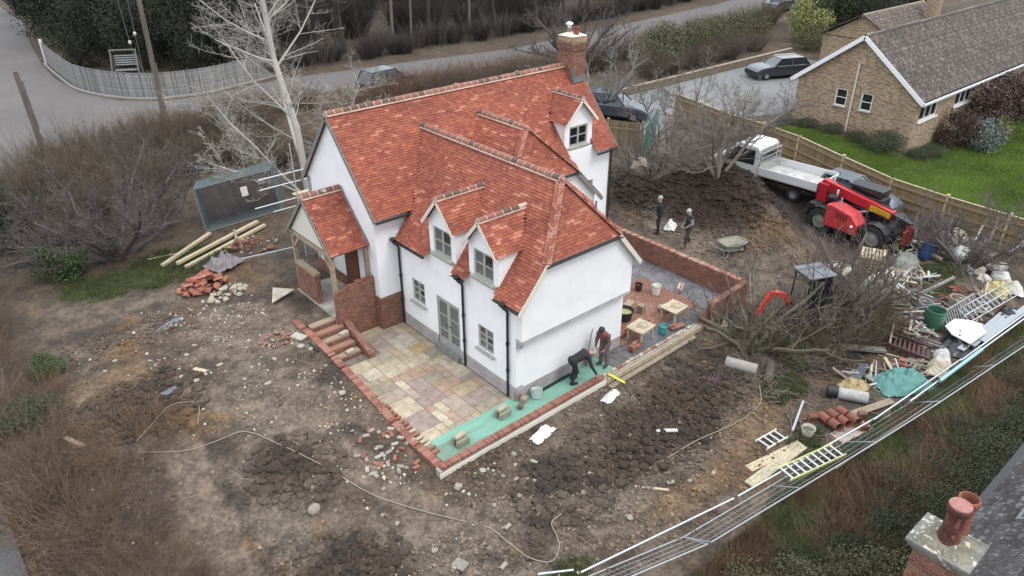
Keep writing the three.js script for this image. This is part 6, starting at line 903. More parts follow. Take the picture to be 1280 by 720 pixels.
// larger stones and broken bricks: one object each
{
  const R = rngOf(1011), gs = [lumpGeo(1012, 0, 0.5, 1, 0.6, 0.8), lumpGeo(1013, 0, 0.6, 1.25, 0.55, 0.7), lumpGeo(1014, 1, 0.4, 0.9, 0.6, 1)], bg = new RoundedBoxGeometry(0.215, 0.066, 0.105, 1, 0.01), ms = [[0.52, 0.50, 0.44], [0.44, 0.41, 0.35], [0.38, 0.345, 0.295], [0.30, 0.285, 0.25]].map(c => std(c, { map: T.stone, bumpMap: T.grain, bumpScale: 0.01 }));
  const S = (x, z, r, m = 0) => { const o = solo('stone', gs[Math.floor(R() * 3)], ms[m], 'pale stone lying loose on the churned soil', 'stone', [x, surf(x, z) + r * 0.3, z], R() * 6.28, 'loose stones'); o.scale.setScalar(r * 0.85); };
  const B = (x, z, m) => { const o = solo('loose_brick', bg, m < 3 ? ms[m] : copeMats[m % 5], 'single brick lying loose in the dirt', 'brick', [x, surf(x, z) + 0.03, z], R() * 6.28, 'loose bricks'); o.rotation.z = (R() - 0.5) * 0.5; };
  for (const [x, z, r, m] of [[-4.2, -6.2, 0.14, 0], [-4.0, -5.9, 0.10, 0], [-5.6, -7.3, 0.08, 0], [-6.0, -7.8, 0.08, 1], [-5.1, -8.9, 0.09, 0], [-6.9, -8.6, 0.10, 1], [-7.3, -8.2, 0.09, 0], [-4.25, -3.4, 0.13, 0], [-4.5, -2.7, 0.08, 0], [-5.0, -4.8, 0.07, 0], [-6.4, -5.7, 0.09, 0], [-4.8, -1.9, 0.07, 0], [-5.3, -2.4, 0.10, 1], [-4.6, -0.9, 0.08, 0], [-4.9, -0.3, 0.08, 0], [-4.3, 0.2, 0.09, 1], [-4.2, -1.4, 0.07, 0], [-5.2, 0.4, 0.08, 1], [-3.6, 1.7, 0.15, 1], [-2.7, 1.65, 0.12, 0], [-3.0, 2.0, 0.07, 2], [-2.4, 2.2, 0.08, 2], [-2.6, 3.1, 0.10, 2], [-2.0, 2.8, 0.08, 3], [-3.3, 2.9, 0.08, 1], [-1.6, 1.75, 0.10, 1], [-5.6, 1.7, 0.11, 1], [-5.4, 3.1, 0.10, 1], [-5.7, 4.4, 0.12, 1], [-5.0, 4.3, 0.10, 2], [-0.2, 3.3, 0.09, 3], [1.6, 2.2, 0.09, 2], [3.1, 3.2, 0.08, 3], [-1.2, 4.2, 0.11, 3], [0.3, 5.2, 0.10, 2], [-8.3, -8.2, 0.09, 1], [-9.2, -9.4, 0.09, 1], [-9.6, -9.0, 0.08, 0], [-8.9, -7.4, 0.07, 1], [-6.6, -10.6, 0.10, 0], [-4.4, -11.2, 0.09, 0], [-5.0, -11.6, 0.10, 0], [-4.0, -10.6, 0.07, 1], [-7.9, -6.9, 0.11, 0], [-7.6, -6.5, 0.10, 0], [-8.7, 0.2, 0.08, 1], [2.9, 5.4, 0.08, 2], [-0.9, 5.6, 0.11, 1], [14.9, 1.4, 0.10, 0], [15.6, 0.6, 0.09, 0], [13.9, 0.8, 0.09, 1], [12.1, -0.2, 0.09, 0]]) S(x, z, r, m);
  for (let i = 0; i < 34; i++) { const a = R() * 6.28, q = Math.sqrt(R()); B(-4.45 + Math.cos(a) * q * 0.9, -0.6 + Math.sin(a) * q * 1.1, [0, 1, 2, 3, 5][i % 5]); }
  for (const [x, z, m] of [[-2.2, 2.5, 2], [-1.9, 3.0, 2], [-1.4, 2.4, 1], [-0.6, 3.9, 2], [-3.5, 3.7, 1], [-4.4, 4.6, 1], [-5.3, 3.9, 0], [-5.9, -5.1, 0], [-5.2, -6.1, 1], [-6.7, -6.9, 0], [0.9, 5.5, 1], [1.4, 5.8, 2], [2.2, 6.0, 1]]) B(x, z, m);
  solo('boulder', lumpGeo(1015, 2, 0.12, 1, 0.75, 0.8), ms[2], 'smooth oval grey boulder in the muddy front garden', 'boulder', [-7.08, surf(-7.08, 0) + 0.07, 0], 0.4).scale.setScalar(0.19);
  solo('stone_slab', new MB().rbox(0, 0.04, 0, 0.34, 0.08, 0.52, 0.02).geo(), ms[0], 'pale flat slab leaning by the rubble heap beside the steps', 'slab', [-4.0, surf(-4.0, -6.75) + 0.02, -6.75], 0.4);
  solo('stone_slab', new MB().rbox(0, 0.04, 0, 0.3, 0.07, 0.36, 0.02).geo(), ms[3], 'square brown flagstone half sunk in the mud', 'slab', [-5.2, surf(-5.2, 3.9) + 0.01, 3.9], 0.3);
}
function pile(name, label, cat, pos, rx, rz, h, n, mats, geos, seed, smin, smax) {  // a heap of loose pieces, each its own part
  const t = thing(name, label, cat, [pos[0], groundY(...pos), pos[1]]), R = rngOf(seed); for (let i = 0; i < n; i++) { const a = R() * 6.28, q = Math.sqrt(R()), x = Math.cos(a) * q * rx, z = Math.sin(a) * q * rz, y = h * (1 - q * q) * (0.55 + 0.45 * R()), o = mesh('piece', geos[Math.floor(R() * geos.length)], mats[Math.floor(R() * mats.length)], t, [x, y + 0.03, z]); o.rotation.set((R() - 0.5) * 1.2, R() * 6.28, (R() - 0.5) * 1.2); o.scale.setScalar(lerp(smin, smax, R())); } return t;
}
const bk = new RoundedBoxGeometry(0.215, 0.066, 0.105, 1, 0.008), lumpA = lumpGeo(1021, 0, 0.5, 0.11, 0.08, 0.10), pantile = (() => { const s = []; for (let i = 0; i <= 8; i++) { const a = i / 8 * PI; s.push([0.15 * Math.cos(a), 0.11 * Math.sin(a)]); } for (let i = 8; i >= 0; i--) { const a = i / 8 * PI; s.push([0.13 * Math.cos(a), 0.09 * Math.sin(a)]); } return new MB().ext(s, 0.42, new THREE.Matrix4().makeTranslation(0, 0, -0.21)).geo(); })();
pile('brick_rubble_heap', 'small heap of orange brick rubble beside the steps', 'rubble', [-4.6, -7.1], 0.55, 0.5, 0.22, 90, [copeMats[0], copeMats[2], paleMats[1], copeMats[4]], [bk, lumpA], 1022, 0.05, 0.62);
pile('roof_tile_heap', 'heap of curved orange clay ridge tiles on the edge of the grass', 'tiles', [-5.1, -12.4], 0.85, 0.6, 0.55, 46, [M.terracotta, copeMats[0], copeMats[2], M.terracotta], [pantile], 1023, 0.75, 1.0);
pile('brick_rubble_heap', 'dark red brick rubble behind the timber stack', 'rubble', [-2.4, -14.4], 1.2, 0.8, 0.35, 70, [copeMats[1], copeMats[3], paleMats[1], M.terracotta], [bk, lumpA], 1024, 0.15, 1.1);
pile('stone_heap', 'pale stones and mortar lumps in front of the clay tile heap', 'rubble', [-4.7, -11.4], 0.9, 0.5, 0.14, 46, [paleMats[0], paleMats[2], M.rubble, M.concrete], [lumpA], 1025, 0.5, 1.3);
pile('brick_rubble_heap', 'rust-brown broken brick heap behind the green bin', 'rubble', [17.4, 6.6], 1.1, 0.8, 0.4, 60, [copeMats[1], copeMats[3], M.terracotta], [bk, lumpA], 1026, 0.2, 1.2);
pile('stone_heap', 'rough stones dumped near the boundary fence', 'rubble', [20.8, 6.3], 1.2, 0.7, 0.4, 46, [M.rubble, M.concrete, M.whiteDirty], [lumpA], 1027, 0.8, 2.6);
// sheets, sacks and tarpaulins
function drape(w, d, h, seed, fold = 0.12) { const g = new THREE.PlaneGeometry(w, d, 44, 44); g.rotateX(-PI / 2); const p = g.attributes.position; for (let i = 0; i < p.count; i++) { const x = p.getX(i), z = p.getZ(i), u = 2 * x / w, v = 2 * z / d, e = Math.max(0, 1 - Math.pow(Math.abs(u), 2.4)) * Math.max(0, 1 - Math.pow(Math.abs(v), 2.4)), n = fbm(x * 1.9 + seed, z * 1.9, 4), edge = 1 + 0.22 * fbm(u * 2 + seed, v * 2, 3); p.setXYZ(i, x * edge, 0.02 + h * e * (0.75 + 0.8 * n) + fold * (0.4 + 3.2 * Math.abs(fbm(x * 3.1 + z * 1.4, z * 2.2 - x * 1.1 + seed, 3))) * (0.35 + e), z * edge); } g.computeVertexNormals(); return g; }
const cloth = (c, r = 0.7) => std(c, { roughness: r, side: THREE.DoubleSide });
function sheetThing(name, label, cat, x, z, w, d, h, seed, c, turn = 0, rough = 0.7) { return solo(name, drape(w, d, h, seed), cloth(c, rough), label, cat, [x, groundY(x, z), z], turn); }
sheetThing('tarpaulin', 'crumpled teal tarpaulin beside the long poles', 'tarpaulin', 10.4, 7.55, 1.9, 1.2, 0.42, 3, [0.085, 0.22, 0.195], -0.5);
sheetThing('tarpaulin', 'white tarpaulin draped over scrub behind the excavator', 'tarpaulin', 15.9, 4.1, 1.7, 0.9, 0.75, 7, [0.66, 0.68, 0.68], -0.5, 0.5);
sheetThing('tarpaulin', 'yellow and cream sheet crumpled near the boundary fence', 'tarpaulin', 19.3, 7.2, 1.1, 0.9, 0.4, 11, [0.52, 0.42, 0.17], 0.2); sheetThing('tarpaulin', 'dirty white cloth beside the yellow sheet', 'cloth', 20.0, 7.6, 0.9, 0.8, 0.4, 12, [0.54, 0.52, 0.46], 0.4);
sheetThing('plastic_sheet', 'black plastic sheeting under the white board', 'plastic sheet', 14.4, 7.9, 2.2, 1.2, 0.16, 17, [0.016, 0.016, 0.018], 0, 0.35); sheetThing('plastic_sheet', 'black plastic sheeting by the aluminium gratings', 'plastic sheet', 17.6, 8.3, 2.0, 0.8, 0.3, 19, [0.016, 0.017, 0.02], 0.1, 0.35);
sheetThing('cloth_heap', 'cream rag heap between the teal tarpaulin and poles', 'cloth', 12.1, 8.0, 1.0, 0.7, 0.22, 23, [0.42, 0.36, 0.27], 0.3); sheetThing('cloth_heap', 'pale grey rag by the maroon frame', 'cloth', 12.9, 7.8, 0.8, 0.55, 0.26, 29, [0.50, 0.48, 0.46], 0.5);
sheetThing('cloth_heap', 'grey-mauve sacking on the rubble by the timber stack', 'cloth', -3.9, -13.4, 1.3, 1.1, 0.3, 31, [0.18, 0.155, 0.165], 0.3); sheetThing('straw_heap', 'straw-coloured heap beside the white roll', 'straw', 8.9, 6.6, 1.0, 0.8, 0.2, 37, [0.36, 0.28, 0.14], 0);
sheetThing('paper_scraps', 'torn white plastic scraps below the front wall', 'scraps', -0.35, 1.62, 0.9, 0.4, 0.08, 41, [0.62, 0.60, 0.55], 0.2); sheetThing('paper_scraps', 'torn white plastic scraps near the yellow level', 'scraps', 2.6, 1.72, 0.8, 0.35, 0.1, 43, [0.64, 0.62, 0.57], 0.2);
sheetThing('cloth_heap', 'crumpled white bag on the path by the standing workers', 'bag', 13.0, -4.3, 0.7, 0.5, 0.3, 47, [0.62, 0.62, 0.58], 0.4); sheetThing('bag_cover', 'sand-coloured dumpy bag behind the cottage corner', 'bag', 16.6, -9.2, 1.1, 1.0, 0.7, 53, [0.44, 0.36, 0.28], 0.3);
function sack(label, x, z, c, s = 1, turn = 0) { const g = lumpGeo(Math.round(x * 97 + z * 31) & 1023, 2, 0.16, 0.36, 0.30, 0.28); g.computeVertexNormals(); return solo('sack', g, cloth(c, 0.8), label, 'sack', [x, groundY(x, z) + 0.18 * s, z], turn).scale.setScalar(s); }
sheetThing('tarpaulin', 'grey-green sheet humped over a heap behind the pallets', 'tarpaulin', 18.7, 3.9, 1.3, 1.1, 0.75, 67, [0.20, 0.205, 0.175], 0.4); sack('cream rubble sack against the boundary fence', 22.4, 3.6, [0.47, 0.42, 0.32], 1.3); sack('tall cream sack beside the other cream sack', 23.0, 4.2, [0.50, 0.45, 0.35], 1.5, 1); sack('dirty white sack by the stones near the fence', 20.9, 5.2, [0.50, 0.49, 0.45], 1.3, 0.5); sack('torn pale sack next to the grey sheet metal', 21.4, 5.9, [0.44, 0.43, 0.40], 1.2, 2); sack('white weathered sack among the brown bushes', 20.4, 7.0, [0.52, 0.51, 0.48], 1.1, 1.2); sack('greenish-white plastic bag low by the fence', 21.8, 2.9, [0.30, 0.36, 0.33], 1.5, 0.3);
// timber, pallets, frames
function plank(label, a, b, y, w, h, mat, cat = 'plank', group) { const L = Math.hypot(b[0] - a[0], b[1] - a[1]), x = (a[0] + b[0]) / 2, z = (a[1] + b[1]) / 2; const o = solo('plank', new MB().rbox(0, h / 2, 0, L, h, w, 0.008).geo(), mat, label, cat, [x, groundY(x, z) + y, z], Math.atan2(-(b[1] - a[1]), b[0] - a[0]), group); return o; }
plank('pale new timber beam lying apart at the end of the stack', [-5.75, -15.2], [-3.1, -17.0], 0.05, 0.16, 0.12, M.newWood, 'timber'); plank('new timber beam on top of the stack', [-5.3, -14.7], [-1.1, -16.5], 0.18, 0.15, 0.12, M.newWood, 'timber'); plank('pale timber beam along the front of the stack', [-5.1, -14.4], [-0.9, -16.2], 0.04, 0.15, 0.12, M.newWood, 'timber'); plank('darker timber beam at the back of the stack', [-4.1, -15.5], [-1.0, -16.9], 0.05, 0.14, 0.1, M.oldWood, 'timber'); plank('thin pale lath on the grass beyond the timber', [-6.0, -16.3], [-4.4, -16.0], 0.03, 0.06, 0.03, M.newWood, 'lath'); plank('short offcut across the stack behind the tiles', [-2.6, -15.2], [-2.3, -16.2], 0.25, 0.12, 0.08, M.oldWood, 'timber');
plank('long dark scaffold pole leaning behind the porch', [-3.3, -13.0], [-1.2, -12.6], 0.35, 0.06, 0.06, M.metalDull, 'pole');
plank('blue-grey board lying in the mud by the clay tiles', [-7.5, -10.3], [-6.6, -10.8], 0.02, 0.3, 0.04, std([0.20, 0.22, 0.26], { map: T.wood }), 'board'); plank('blue-grey slate piece in the muddy garden', [-8.7, -6.3], [-8.2, -6.4], 0.03, 0.24, 0.04, std([0.16, 0.18, 0.215], { map: T.speck }), 'slate'); plank('upright pale offcut near the white stones', [-7.45, -7.1], [-7.2, -6.7], 0.02, 0.14, 0.08, M.newWood, 'offcut'); plank('broken pale post in the brown fringe', [-11.4, -6.1], [-11.1, -5.4], 0.1, 0.12, 0.1, M.newWood, 'post');
plank('wide pale plank beside the yellow ladder', [2.5, 6.95], [5.1, 7.05], 0.06, 0.32, 0.06, std([0.58, 0.52, 0.38], { map: T.wood }), 'plank'); plank('pale plank under the wide plank', [3.1, 6.55], [5.2, 6.95], 0.01, 0.28, 0.05, M.newWood, 'plank'); plank('grey bar leaning beside the white stepladder', [5.35, 6.55], [6.9, 6.0], 0.15, 0.07, 0.07, M.metalDull, 'bar'); plank('splintered grey board in front of the scrub', [10.6, 5.2], [11.6, 6.4], 0.12, 0.28, 0.1, M.greyWood, 'board'); plank('dark curved metal sheet behind the white roll', [9.1, 6.5], [10.4, 6.3], 0.12, 0.3, 0.03, std([0.10, 0.105, 0.12], { metalness: 0.4, roughness: 0.5 }), 'sheet metal'); plank('old board next to the clay pots and long poles', [7.6, 7.3], [9.2, 7.8], 0.08, 0.26, 0.04, M.oldWood, 'board'); plank('long weathered beam in front of the pallet area', [15.9, 5.6], [18.4, 5.9], 0.22, 0.12, 0.1, M.greyWood, 'beam'); plank('dark beam sloping across the scrap near the blue drum', [20.6, 3.0], [19.6, 4.9], 0.4, 0.14, 0.1, M.oldWood, 'beam'); plank('second dark beam lying beside the blue drum', [21.0, 3.4], [20.2, 5.1], 0.3, 0.12, 0.1, M.greyWood, 'beam'); plank('curved splinter of wood in the mud', [0.1, 4.9], [0.7, 5.6], 0.03, 0.08, 0.04, M.newWood, 'splinter'); plank('pale wedge of wood by the spoil in the front garden', [2.2, 3.9], [2.7, 4.3], 0.05, 0.12, 0.05, M.cream, 'offcut');
function pallet(label, x, z, turn, n = 1, m = M.oldWood) { const p = thing('pallet_stack', label, 'pallet', [x, groundY(x, z) + 0.02, z], turn), g1 = boxG(1.1, 0.022, 0.1), g2 = boxG(0.09, 0.09, 0.9); for (let k = 0; k < n; k++) { for (let i = 0; i < 7; i++) mesh('slat', g1, i % 3 ? m : M.newWood, p, [0, 0.125 + k * 0.15, -0.42 + i * 0.14]); for (const q of [-0.5, 0, 0.5]) mesh('bearer', g2, m, p, [q, 0.065 + k * 0.15, 0]); } return p; }
pallet('stack of wooden pallets beside the telehandler front wheel', 17.6, 2.9, 0.4, 5); pallet('broken pinkish pallet lying beside the pallet stack', 17.7, 4.05, -0.3, 1, std([0.44, 0.33, 0.25], { map: T.wood })); pallet('second broken pallet half under the pinkish one', 17.0, 4.0, 0.5, 1);
{ const t = thing('mixing_tray', 'white square mixing tray propped on blocks near the excavator', 'tray', [15.5, groundY(15.5, 2.5), 2.5], 0.15), m = std([0.58, 0.56, 0.49], { map: T.stone }); mesh('tray', new MB().rbox(0, 0.55, 0, 1.05, 0.04, 0.85, 0.01).box(0, 0.60, 0.42, 1.05, 0.09, 0.03).box(0, 0.60, -0.42, 1.05, 0.09, 0.03).box(0.51, 0.60, 0, 0.03, 0.09, 0.8).box(-0.51, 0.60, 0, 0.03, 0.09, 0.8).geo(), m, t); mesh('mortar_residue', new MB().sph(-0.1, 0.575, 0, 0.3, 1, 0.1, 0.7).geo(), std([0.24, 0.21, 0.16], { map: T.earth }), t); for (const s of [-1, 1]) mesh('support_block', new MB().box(s * 0.35, 0.26, 0, 0.25, 0.54, 0.5).geo(), M.block, t); }
{ const t = thing('triangular_offcut', 'pale triangular board lying by the porch', 'board', [-3.25, groundY(-3.25, -9.85) + 0.12, -9.85], 0.1); mesh('board', new MB().ext([[-0.5, -0.35], [0.62, -0.1], [0.05, 0.5]], 0.05, Mx(0, 0, 0, 0, -PI / 2 + 0.12)).geo(), std([0.56, 0.51, 0.44], { map: T.stone }), t); }
function drum(label, x, z, r, h, c, open = true, tilt = 0, turn = 0) { const d = thing('drum', label, 'barrel', [x, groundY(x, z), z], turn); d.rotation.x = tilt; mesh('shell', new THREE.LatheGeometry([[0.001, 0.01], [r * 0.9, 0.01], [r, 0.06], [r, h * 0.33], [r * 1.03, h * 0.36], [r, h * 0.39], [r, h * 0.66], [r * 1.03, h * 0.69], [r, h * 0.72], [r * 0.98, h], [r * 0.88, h], [r * 0.88, open ? 0.1 : h - 0.01], [0.001, open ? 0.1 : h - 0.01]].map(p => new THREE.Vector2(...p)), 20), std(c, { roughness: 0.5, side: THREE.DoubleSide }), d); mesh('rim', new MB().add(new THREE.TorusGeometry(r * 0.97, 0.02, 6, 20), Mx(0, h, 0, 0, PI / 2)).geo(), std(c.map(v => v * 1.3), { roughness: 0.5 }), d); return d; }
drum('blue plastic drum among the scrap by the fence', 20.0, 4.2, 0.3, 0.9, [0.03, 0.075, 0.22], false); drum('dark green open bin beside the aluminium gratings', 14.5, 6.75, 0.34, 0.75, [0.03, 0.10, 0.06]); drum('grey tub behind the green bin', 15.3, 6.0, 0.3, 0.4, [0.20, 0.215, 0.205], true, 0.3, 0.5); drum('wicker-coloured basket beside the rust-brown heap', 16.7, 6.7, 0.28, 0.45, [0.26, 0.22, 0.17]);
bucket('white bucket standing by the clay pots', [5.72, groundY(5.72, 6.85), 6.85], 0.2, 0.3, [0.60, 0.57, 0.48], [0.16, 0.14, 0.11]);
{ const t = thing('clay_pot_pile', 'pile of red clay chimney pots and tiles beside the long poles', 'clay pots', [6.95, groundY(6.95, 7.1), 7.1], -0.3), R = rngOf(1041); for (let i = 0; i < 6; i++) { const o = mesh('clay_pot', new THREE.LatheGeometry([[0.13, 0], [0.15, 0.03], [0.14, 0.08], [0.12, 0.42], [0.14, 0.45], [0.12, 0.45], [0.10, 0.1]].map(p => new THREE.Vector2(...p)), 14), std([0.33 - 0.05 * (i % 2), 0.115, 0.075], { map: T.speck, side: THREE.DoubleSide }), t, [-0.35 + (i % 3) * 0.36, 0.16 + (i > 2 ? 0.05 : 0), -0.3 + Math.floor(i / 3) * 0.4]); o.rotation.set(1.2, 0.3 + R(), 0.2); } for (let k = 0; k < 3; k++) for (let i = 0; i < 8; i++) { const o = mesh('clay_tile', boxG(0.17, 0.26, 0.014), copeMats[[0, 2, 4][k]], t, [[-0.75, 0.35, 0.75][k] + i * 0.03, 0.14, [-0.35, 0.62, 0.15][k] + i * 0.012]); o.rotation.set(0, 1.2, 0.2); } mesh('board', new MB().box(0.1, 0.03, 0.55, 1.4, 0.04, 0.5, 0.1).geo(), std([0.55, 0.46, 0.42], { map: T.stone }), t); }
{ const t = thing('insulation_roll', 'long grey-white insulation roll lying behind the clay pots', 'roll', [8.3, groundY(8.3, 6.75) + 0.18, 6.75], -1.05); mesh('roll', new MB().cyl([-0.6, 0, 0], [0.6, 0, 0], 0.2, 0.19, 14).geo(), std([0.46, 0.47, 0.46], { map: T.stone }), t); mesh('wrapping', new MB().cyl([-0.62, 0.02, 0], [-0.3, 0.02, 0], 0.215, 0.21, 14).geo(), M.black, t); }
{ const t = thing('concrete_pipe', 'grey concrete drain pipe lying under the low apple tree', 'pipe', [6.95, groundY(6.95, 3.65) + 0.19, 3.65], -1.2); const g = new THREE.LatheGeometry([[0.15, -0.52], [0.2, -0.52], [0.2, 0.52], [0.15, 0.52], [0.15, -0.52]].map(p => new THREE.Vector2(...p)), 18); g.rotateZ(PI / 2); mesh('pipe', g, std([0.42, 0.40, 0.37], { map: T.stone, side: THREE.DoubleSide }), t); }
{ const t = thing('log', 'dark cut log lying beside the concrete pipe', 'log', [7.5, groundY(7.5, 4.4) + 0.15, 4.4], 0.5); mesh('log', new MB().cyl([-0.45, 0, 0], [0.45, 0.03, 0], 0.17, 0.15, 10).geo(), std([0.13, 0.11, 0.095], { map: T.wood }), t); mesh('cut_end', new MB().cyl([-0.456, 0, 0], [-0.45, 0, 0], 0.15, 0.15, 10).geo(), M.oldWood, t); }
function ladder(name, label, x, z, turn, L, w, n, c, y = 0.05, tilt = 0) { const t = thing(name, label, 'ladder', [x, groundY(x, z) + y, z], turn), m = std(c, { roughness: 0.5 }); t.rotation.order = 'YXZ'; t.rotation.z = tilt; for (const s of [-1, 1]) mesh('stile', new MB().rbox(0, 0.04, s * w / 2, L, 0.08, 0.03, 0.006).geo(), m, t); for (let i = 0; i < n; i++) mesh('rung', boxG(0.06, 0.03, w - 0.03), M.metal, t, [-L / 2 + L * (i + 0.5) / n, 0.05, 0]); return t; }
ladder('yellow_ladder', 'yellow ladder lying over the mesh panels', 4.35, 7.72, -0.22, 2.2, 0.5, 9, [0.55, 0.57, 0.24], 0.32); ladder('step_ladder', 'short white stepladder lying in the mud', 4.65, 6.3, -0.12, 0.95, 0.42, 4, [0.62, 0.62, 0.52], 0.05);
function grating(label, x, z, turn, L, w, nx, nz, c, y, tx = 0, tz = 0) { const t = thing('metal_grating', label, 'grating', [x, groundY(x, z) + y, z], turn), m = std(c, { metalness: 0.5, roughness: 0.5 }); t.rotation.order = 'YXZ'; t.rotation.x = tx; t.rotation.z = tz; for (let i = 0; i <= nx; i++) mesh('bar', boxG(0.03, 0.03, w), m, t, [-L / 2 + L * i / nx, 0, 0]); for (let j = 0; j <= nz; j++) mesh('rail', boxG(L + 0.03, 0.04, 0.03), m, t, [0, 0.002, -w / 2 + w * j / nz]); return t; }
grating('upright slatted metal rack behind the white board', 15.9, 7.15, -0.08, 2.3, 0.6, 14, 1, [0.40, 0.42, 0.42], 0.45, 1.0); grating('long aluminium grating sloping up to the fence end', 17.4, 7.55, -0.12, 3.2, 0.6, 11, 2, [0.42, 0.44, 0.46], 0.45, 0.5, 0.05); grating('pale metal grid panel leaning on the boundary fence', 22.9, 6.6, -1.5, 1.5, 1.2, 5, 3, [0.50, 0.55, 0.56], 0.7, 0.0, 0.9);
for (let i = 0; i < 3; i++) plank(['flat grey aluminium plank under the gratings', 'second aluminium plank beside the black sheeting', 'third aluminium plank nearest the hedge bank'][i], [13.6 + i * 0.5, 8.1 + i * 0.16], [17.4 + i * 0.5, 8.15 + i * 0.22], 0.22 + i * 0.05, 0.24, 0.05, std([0.34, 0.37, 0.39], { metalness: 0.5, roughness: 0.5 }), 'plank');
solo('white_board', new MB().ext([[-0.85, -0.42], [0.35, -0.62], [0.62, -0.40], [0.85, -0.38], [0.8, 0.1], [0.55, 0.5], [-0.2, 0.6], [-0.62, 0.25]], 0.05, Mx(0, 0, 0, 0, -PI / 2)).geo(), M.white, 'broken white insulation board lying on black sheeting', 'board', [14.75, groundY(14.75, 7.75) + 0.36, 7.75], 0.1);
{ const t = thing('maroon_frame', 'dark maroon slatted bed frame lying in the scrap', 'frame', [12.65, groundY(12.65, 6.75) + 0.25, 6.75], 0.35), m = std([0.085, 0.034, 0.034], { roughness: 0.6, map: T.wood }); t.rotation.order = 'YXZ'; t.rotation.x = 0.16; for (let i = 0; i < 9; i++) mesh('slat', boxG(1.75, 0.03, 0.09), m, t, [0, 0.0, -0.62 + i * 0.155]); for (const s of [-1, 0, 1]) mesh('rail', boxG(0.07, 0.08, 1.4), m, t, [s * 0.86, 0.05, 0]); mesh('batten', boxG(1.9, 0.05, 0.06), M.oldWood, t, [0.05, 0.12, -0.66]); }
solo('traffic_cover', new MB().rbox(0, 0.08, 0, 0.5, 0.14, 0.3, 0.05).geo(), std([0.30, 0.085, 0.06], { roughness: 0.6 }), 'rusty red plastic cover between maroon frame and tarpaulin', 'cover', [11.4, groundY(11.4, 7.1) + 0.08, 7.1], 0.3);
const scrapGeo = [boxG(1.3, 0.04, 0.14), boxG(0.8, 0.05, 0.09), boxG(1.7, 0.06, 0.06), boxG(0.5, 0.02, 0.4), new MB().cyl([-0.7, 0, 0], [0.7, 0, 0], 0.025).geo()], scrapMat = [M.oldWood, M.greyWood, M.newWood, M.metalDull, std([0.16, 0.10, 0.08], { map: T.wood }), M.greyWood, M.whiteDirty];
[['broken timber heap between the telehandler and the blue drum', 20.2, 3.3, 1.1, 0.9, 0.6, 46], ['scrap timber heap under the leggy bare tree', 21.2, 4.8, 1.2, 0.9, 0.55, 46], ['mixed scrap heap around the green bin', 15.2, 5.6, 1.5, 0.8, 0.4, 50], ['splintered boards heaped beside the maroon frame', 13.5, 6.4, 1.0, 0.7, 0.35, 36], ['offcut heap between the pallets and the white tarpaulin', 17.2, 4.8, 1.3, 0.7, 0.35, 40], ['loose scrap by the teal tarpaulin and rag heap', 11.2, 7.3, 0.9, 0.6, 0.25, 26], ['bits of timber around the dark metal sheet', 9.9, 6.6, 0.9, 0.6, 0.2, 22], ['scrap metal and laths beneath the gratings', 17.2, 7.2, 1.6, 0.5, 0.35, 44], ['stakes and offcuts against the long fence', 22.4, 5.2, 0.8, 1.2, 0.6, 36]].forEach(([l, x, z, rx, rz, hh, n], i) => pile('scrap_heap', l, 'scrap heap', [x, z], rx, rz, hh, n, scrapMat, scrapGeo, 1100 + i, 0.5, 1.0));
{ const R = rngOf(1130), gl = [lumpGeo(1131, 1, 0.5, 1, 0.7, 0.85), lumpGeo(1132, 1, 0.6, 1.1, 0.6, 0.9), lumpGeo(1133, 1, 0.5, 0.9, 0.75, 1.1)], L = [[], [], []]; for (let i = 0; i < 5200; i++) { const c = [[2.4, 3.6, 3.2, 1.5], [5.4, 3.2, 1.8, 1.3], [-1.2, 3.6, 1.6, 1.2], [-6.8, -1.6, 1.2, 1.2], [-9.2, -6.4, 1.6, 1.4], [14.6, -6.4, 2, 1.6], [16.8, -3.4, 1.6, 2.2], [-7.6, 2.4, 1.6, 1.4]][Math.floor(R() * 8)], a = R() * 6.28, q = Math.sqrt(R()) * 1.15, x = c[0] + Math.cos(a) * q * c[2], z = c[1] + Math.sin(a) * q * c[3]; if (z < 1.6 && z > -8 && x > -4 && x < 11.2) continue; const s = 0.032 + 0.125 * Math.pow(R(), 3), k = 0.85 + 0.5 * R(), cc = soil(x, z); L[i % 3].push([x, surf(x, z) + s * 0.2, z, s, R() * 6.28, [cc[0] * k, cc[1] * k, cc[2] * k], 0.75]); } L.forEach((l, i) => inst('turned_clods', ['large turned clods of wet soil in the front garden', 'rough broken lumps of dug earth near the wall', 'heavy earth lumps spread over the spoil'][i], 'soil', gl[i], vcol({ vertexColors: false, map: T.stone, bumpMap: T.grain, bumpScale: 0.02 }), l)); }
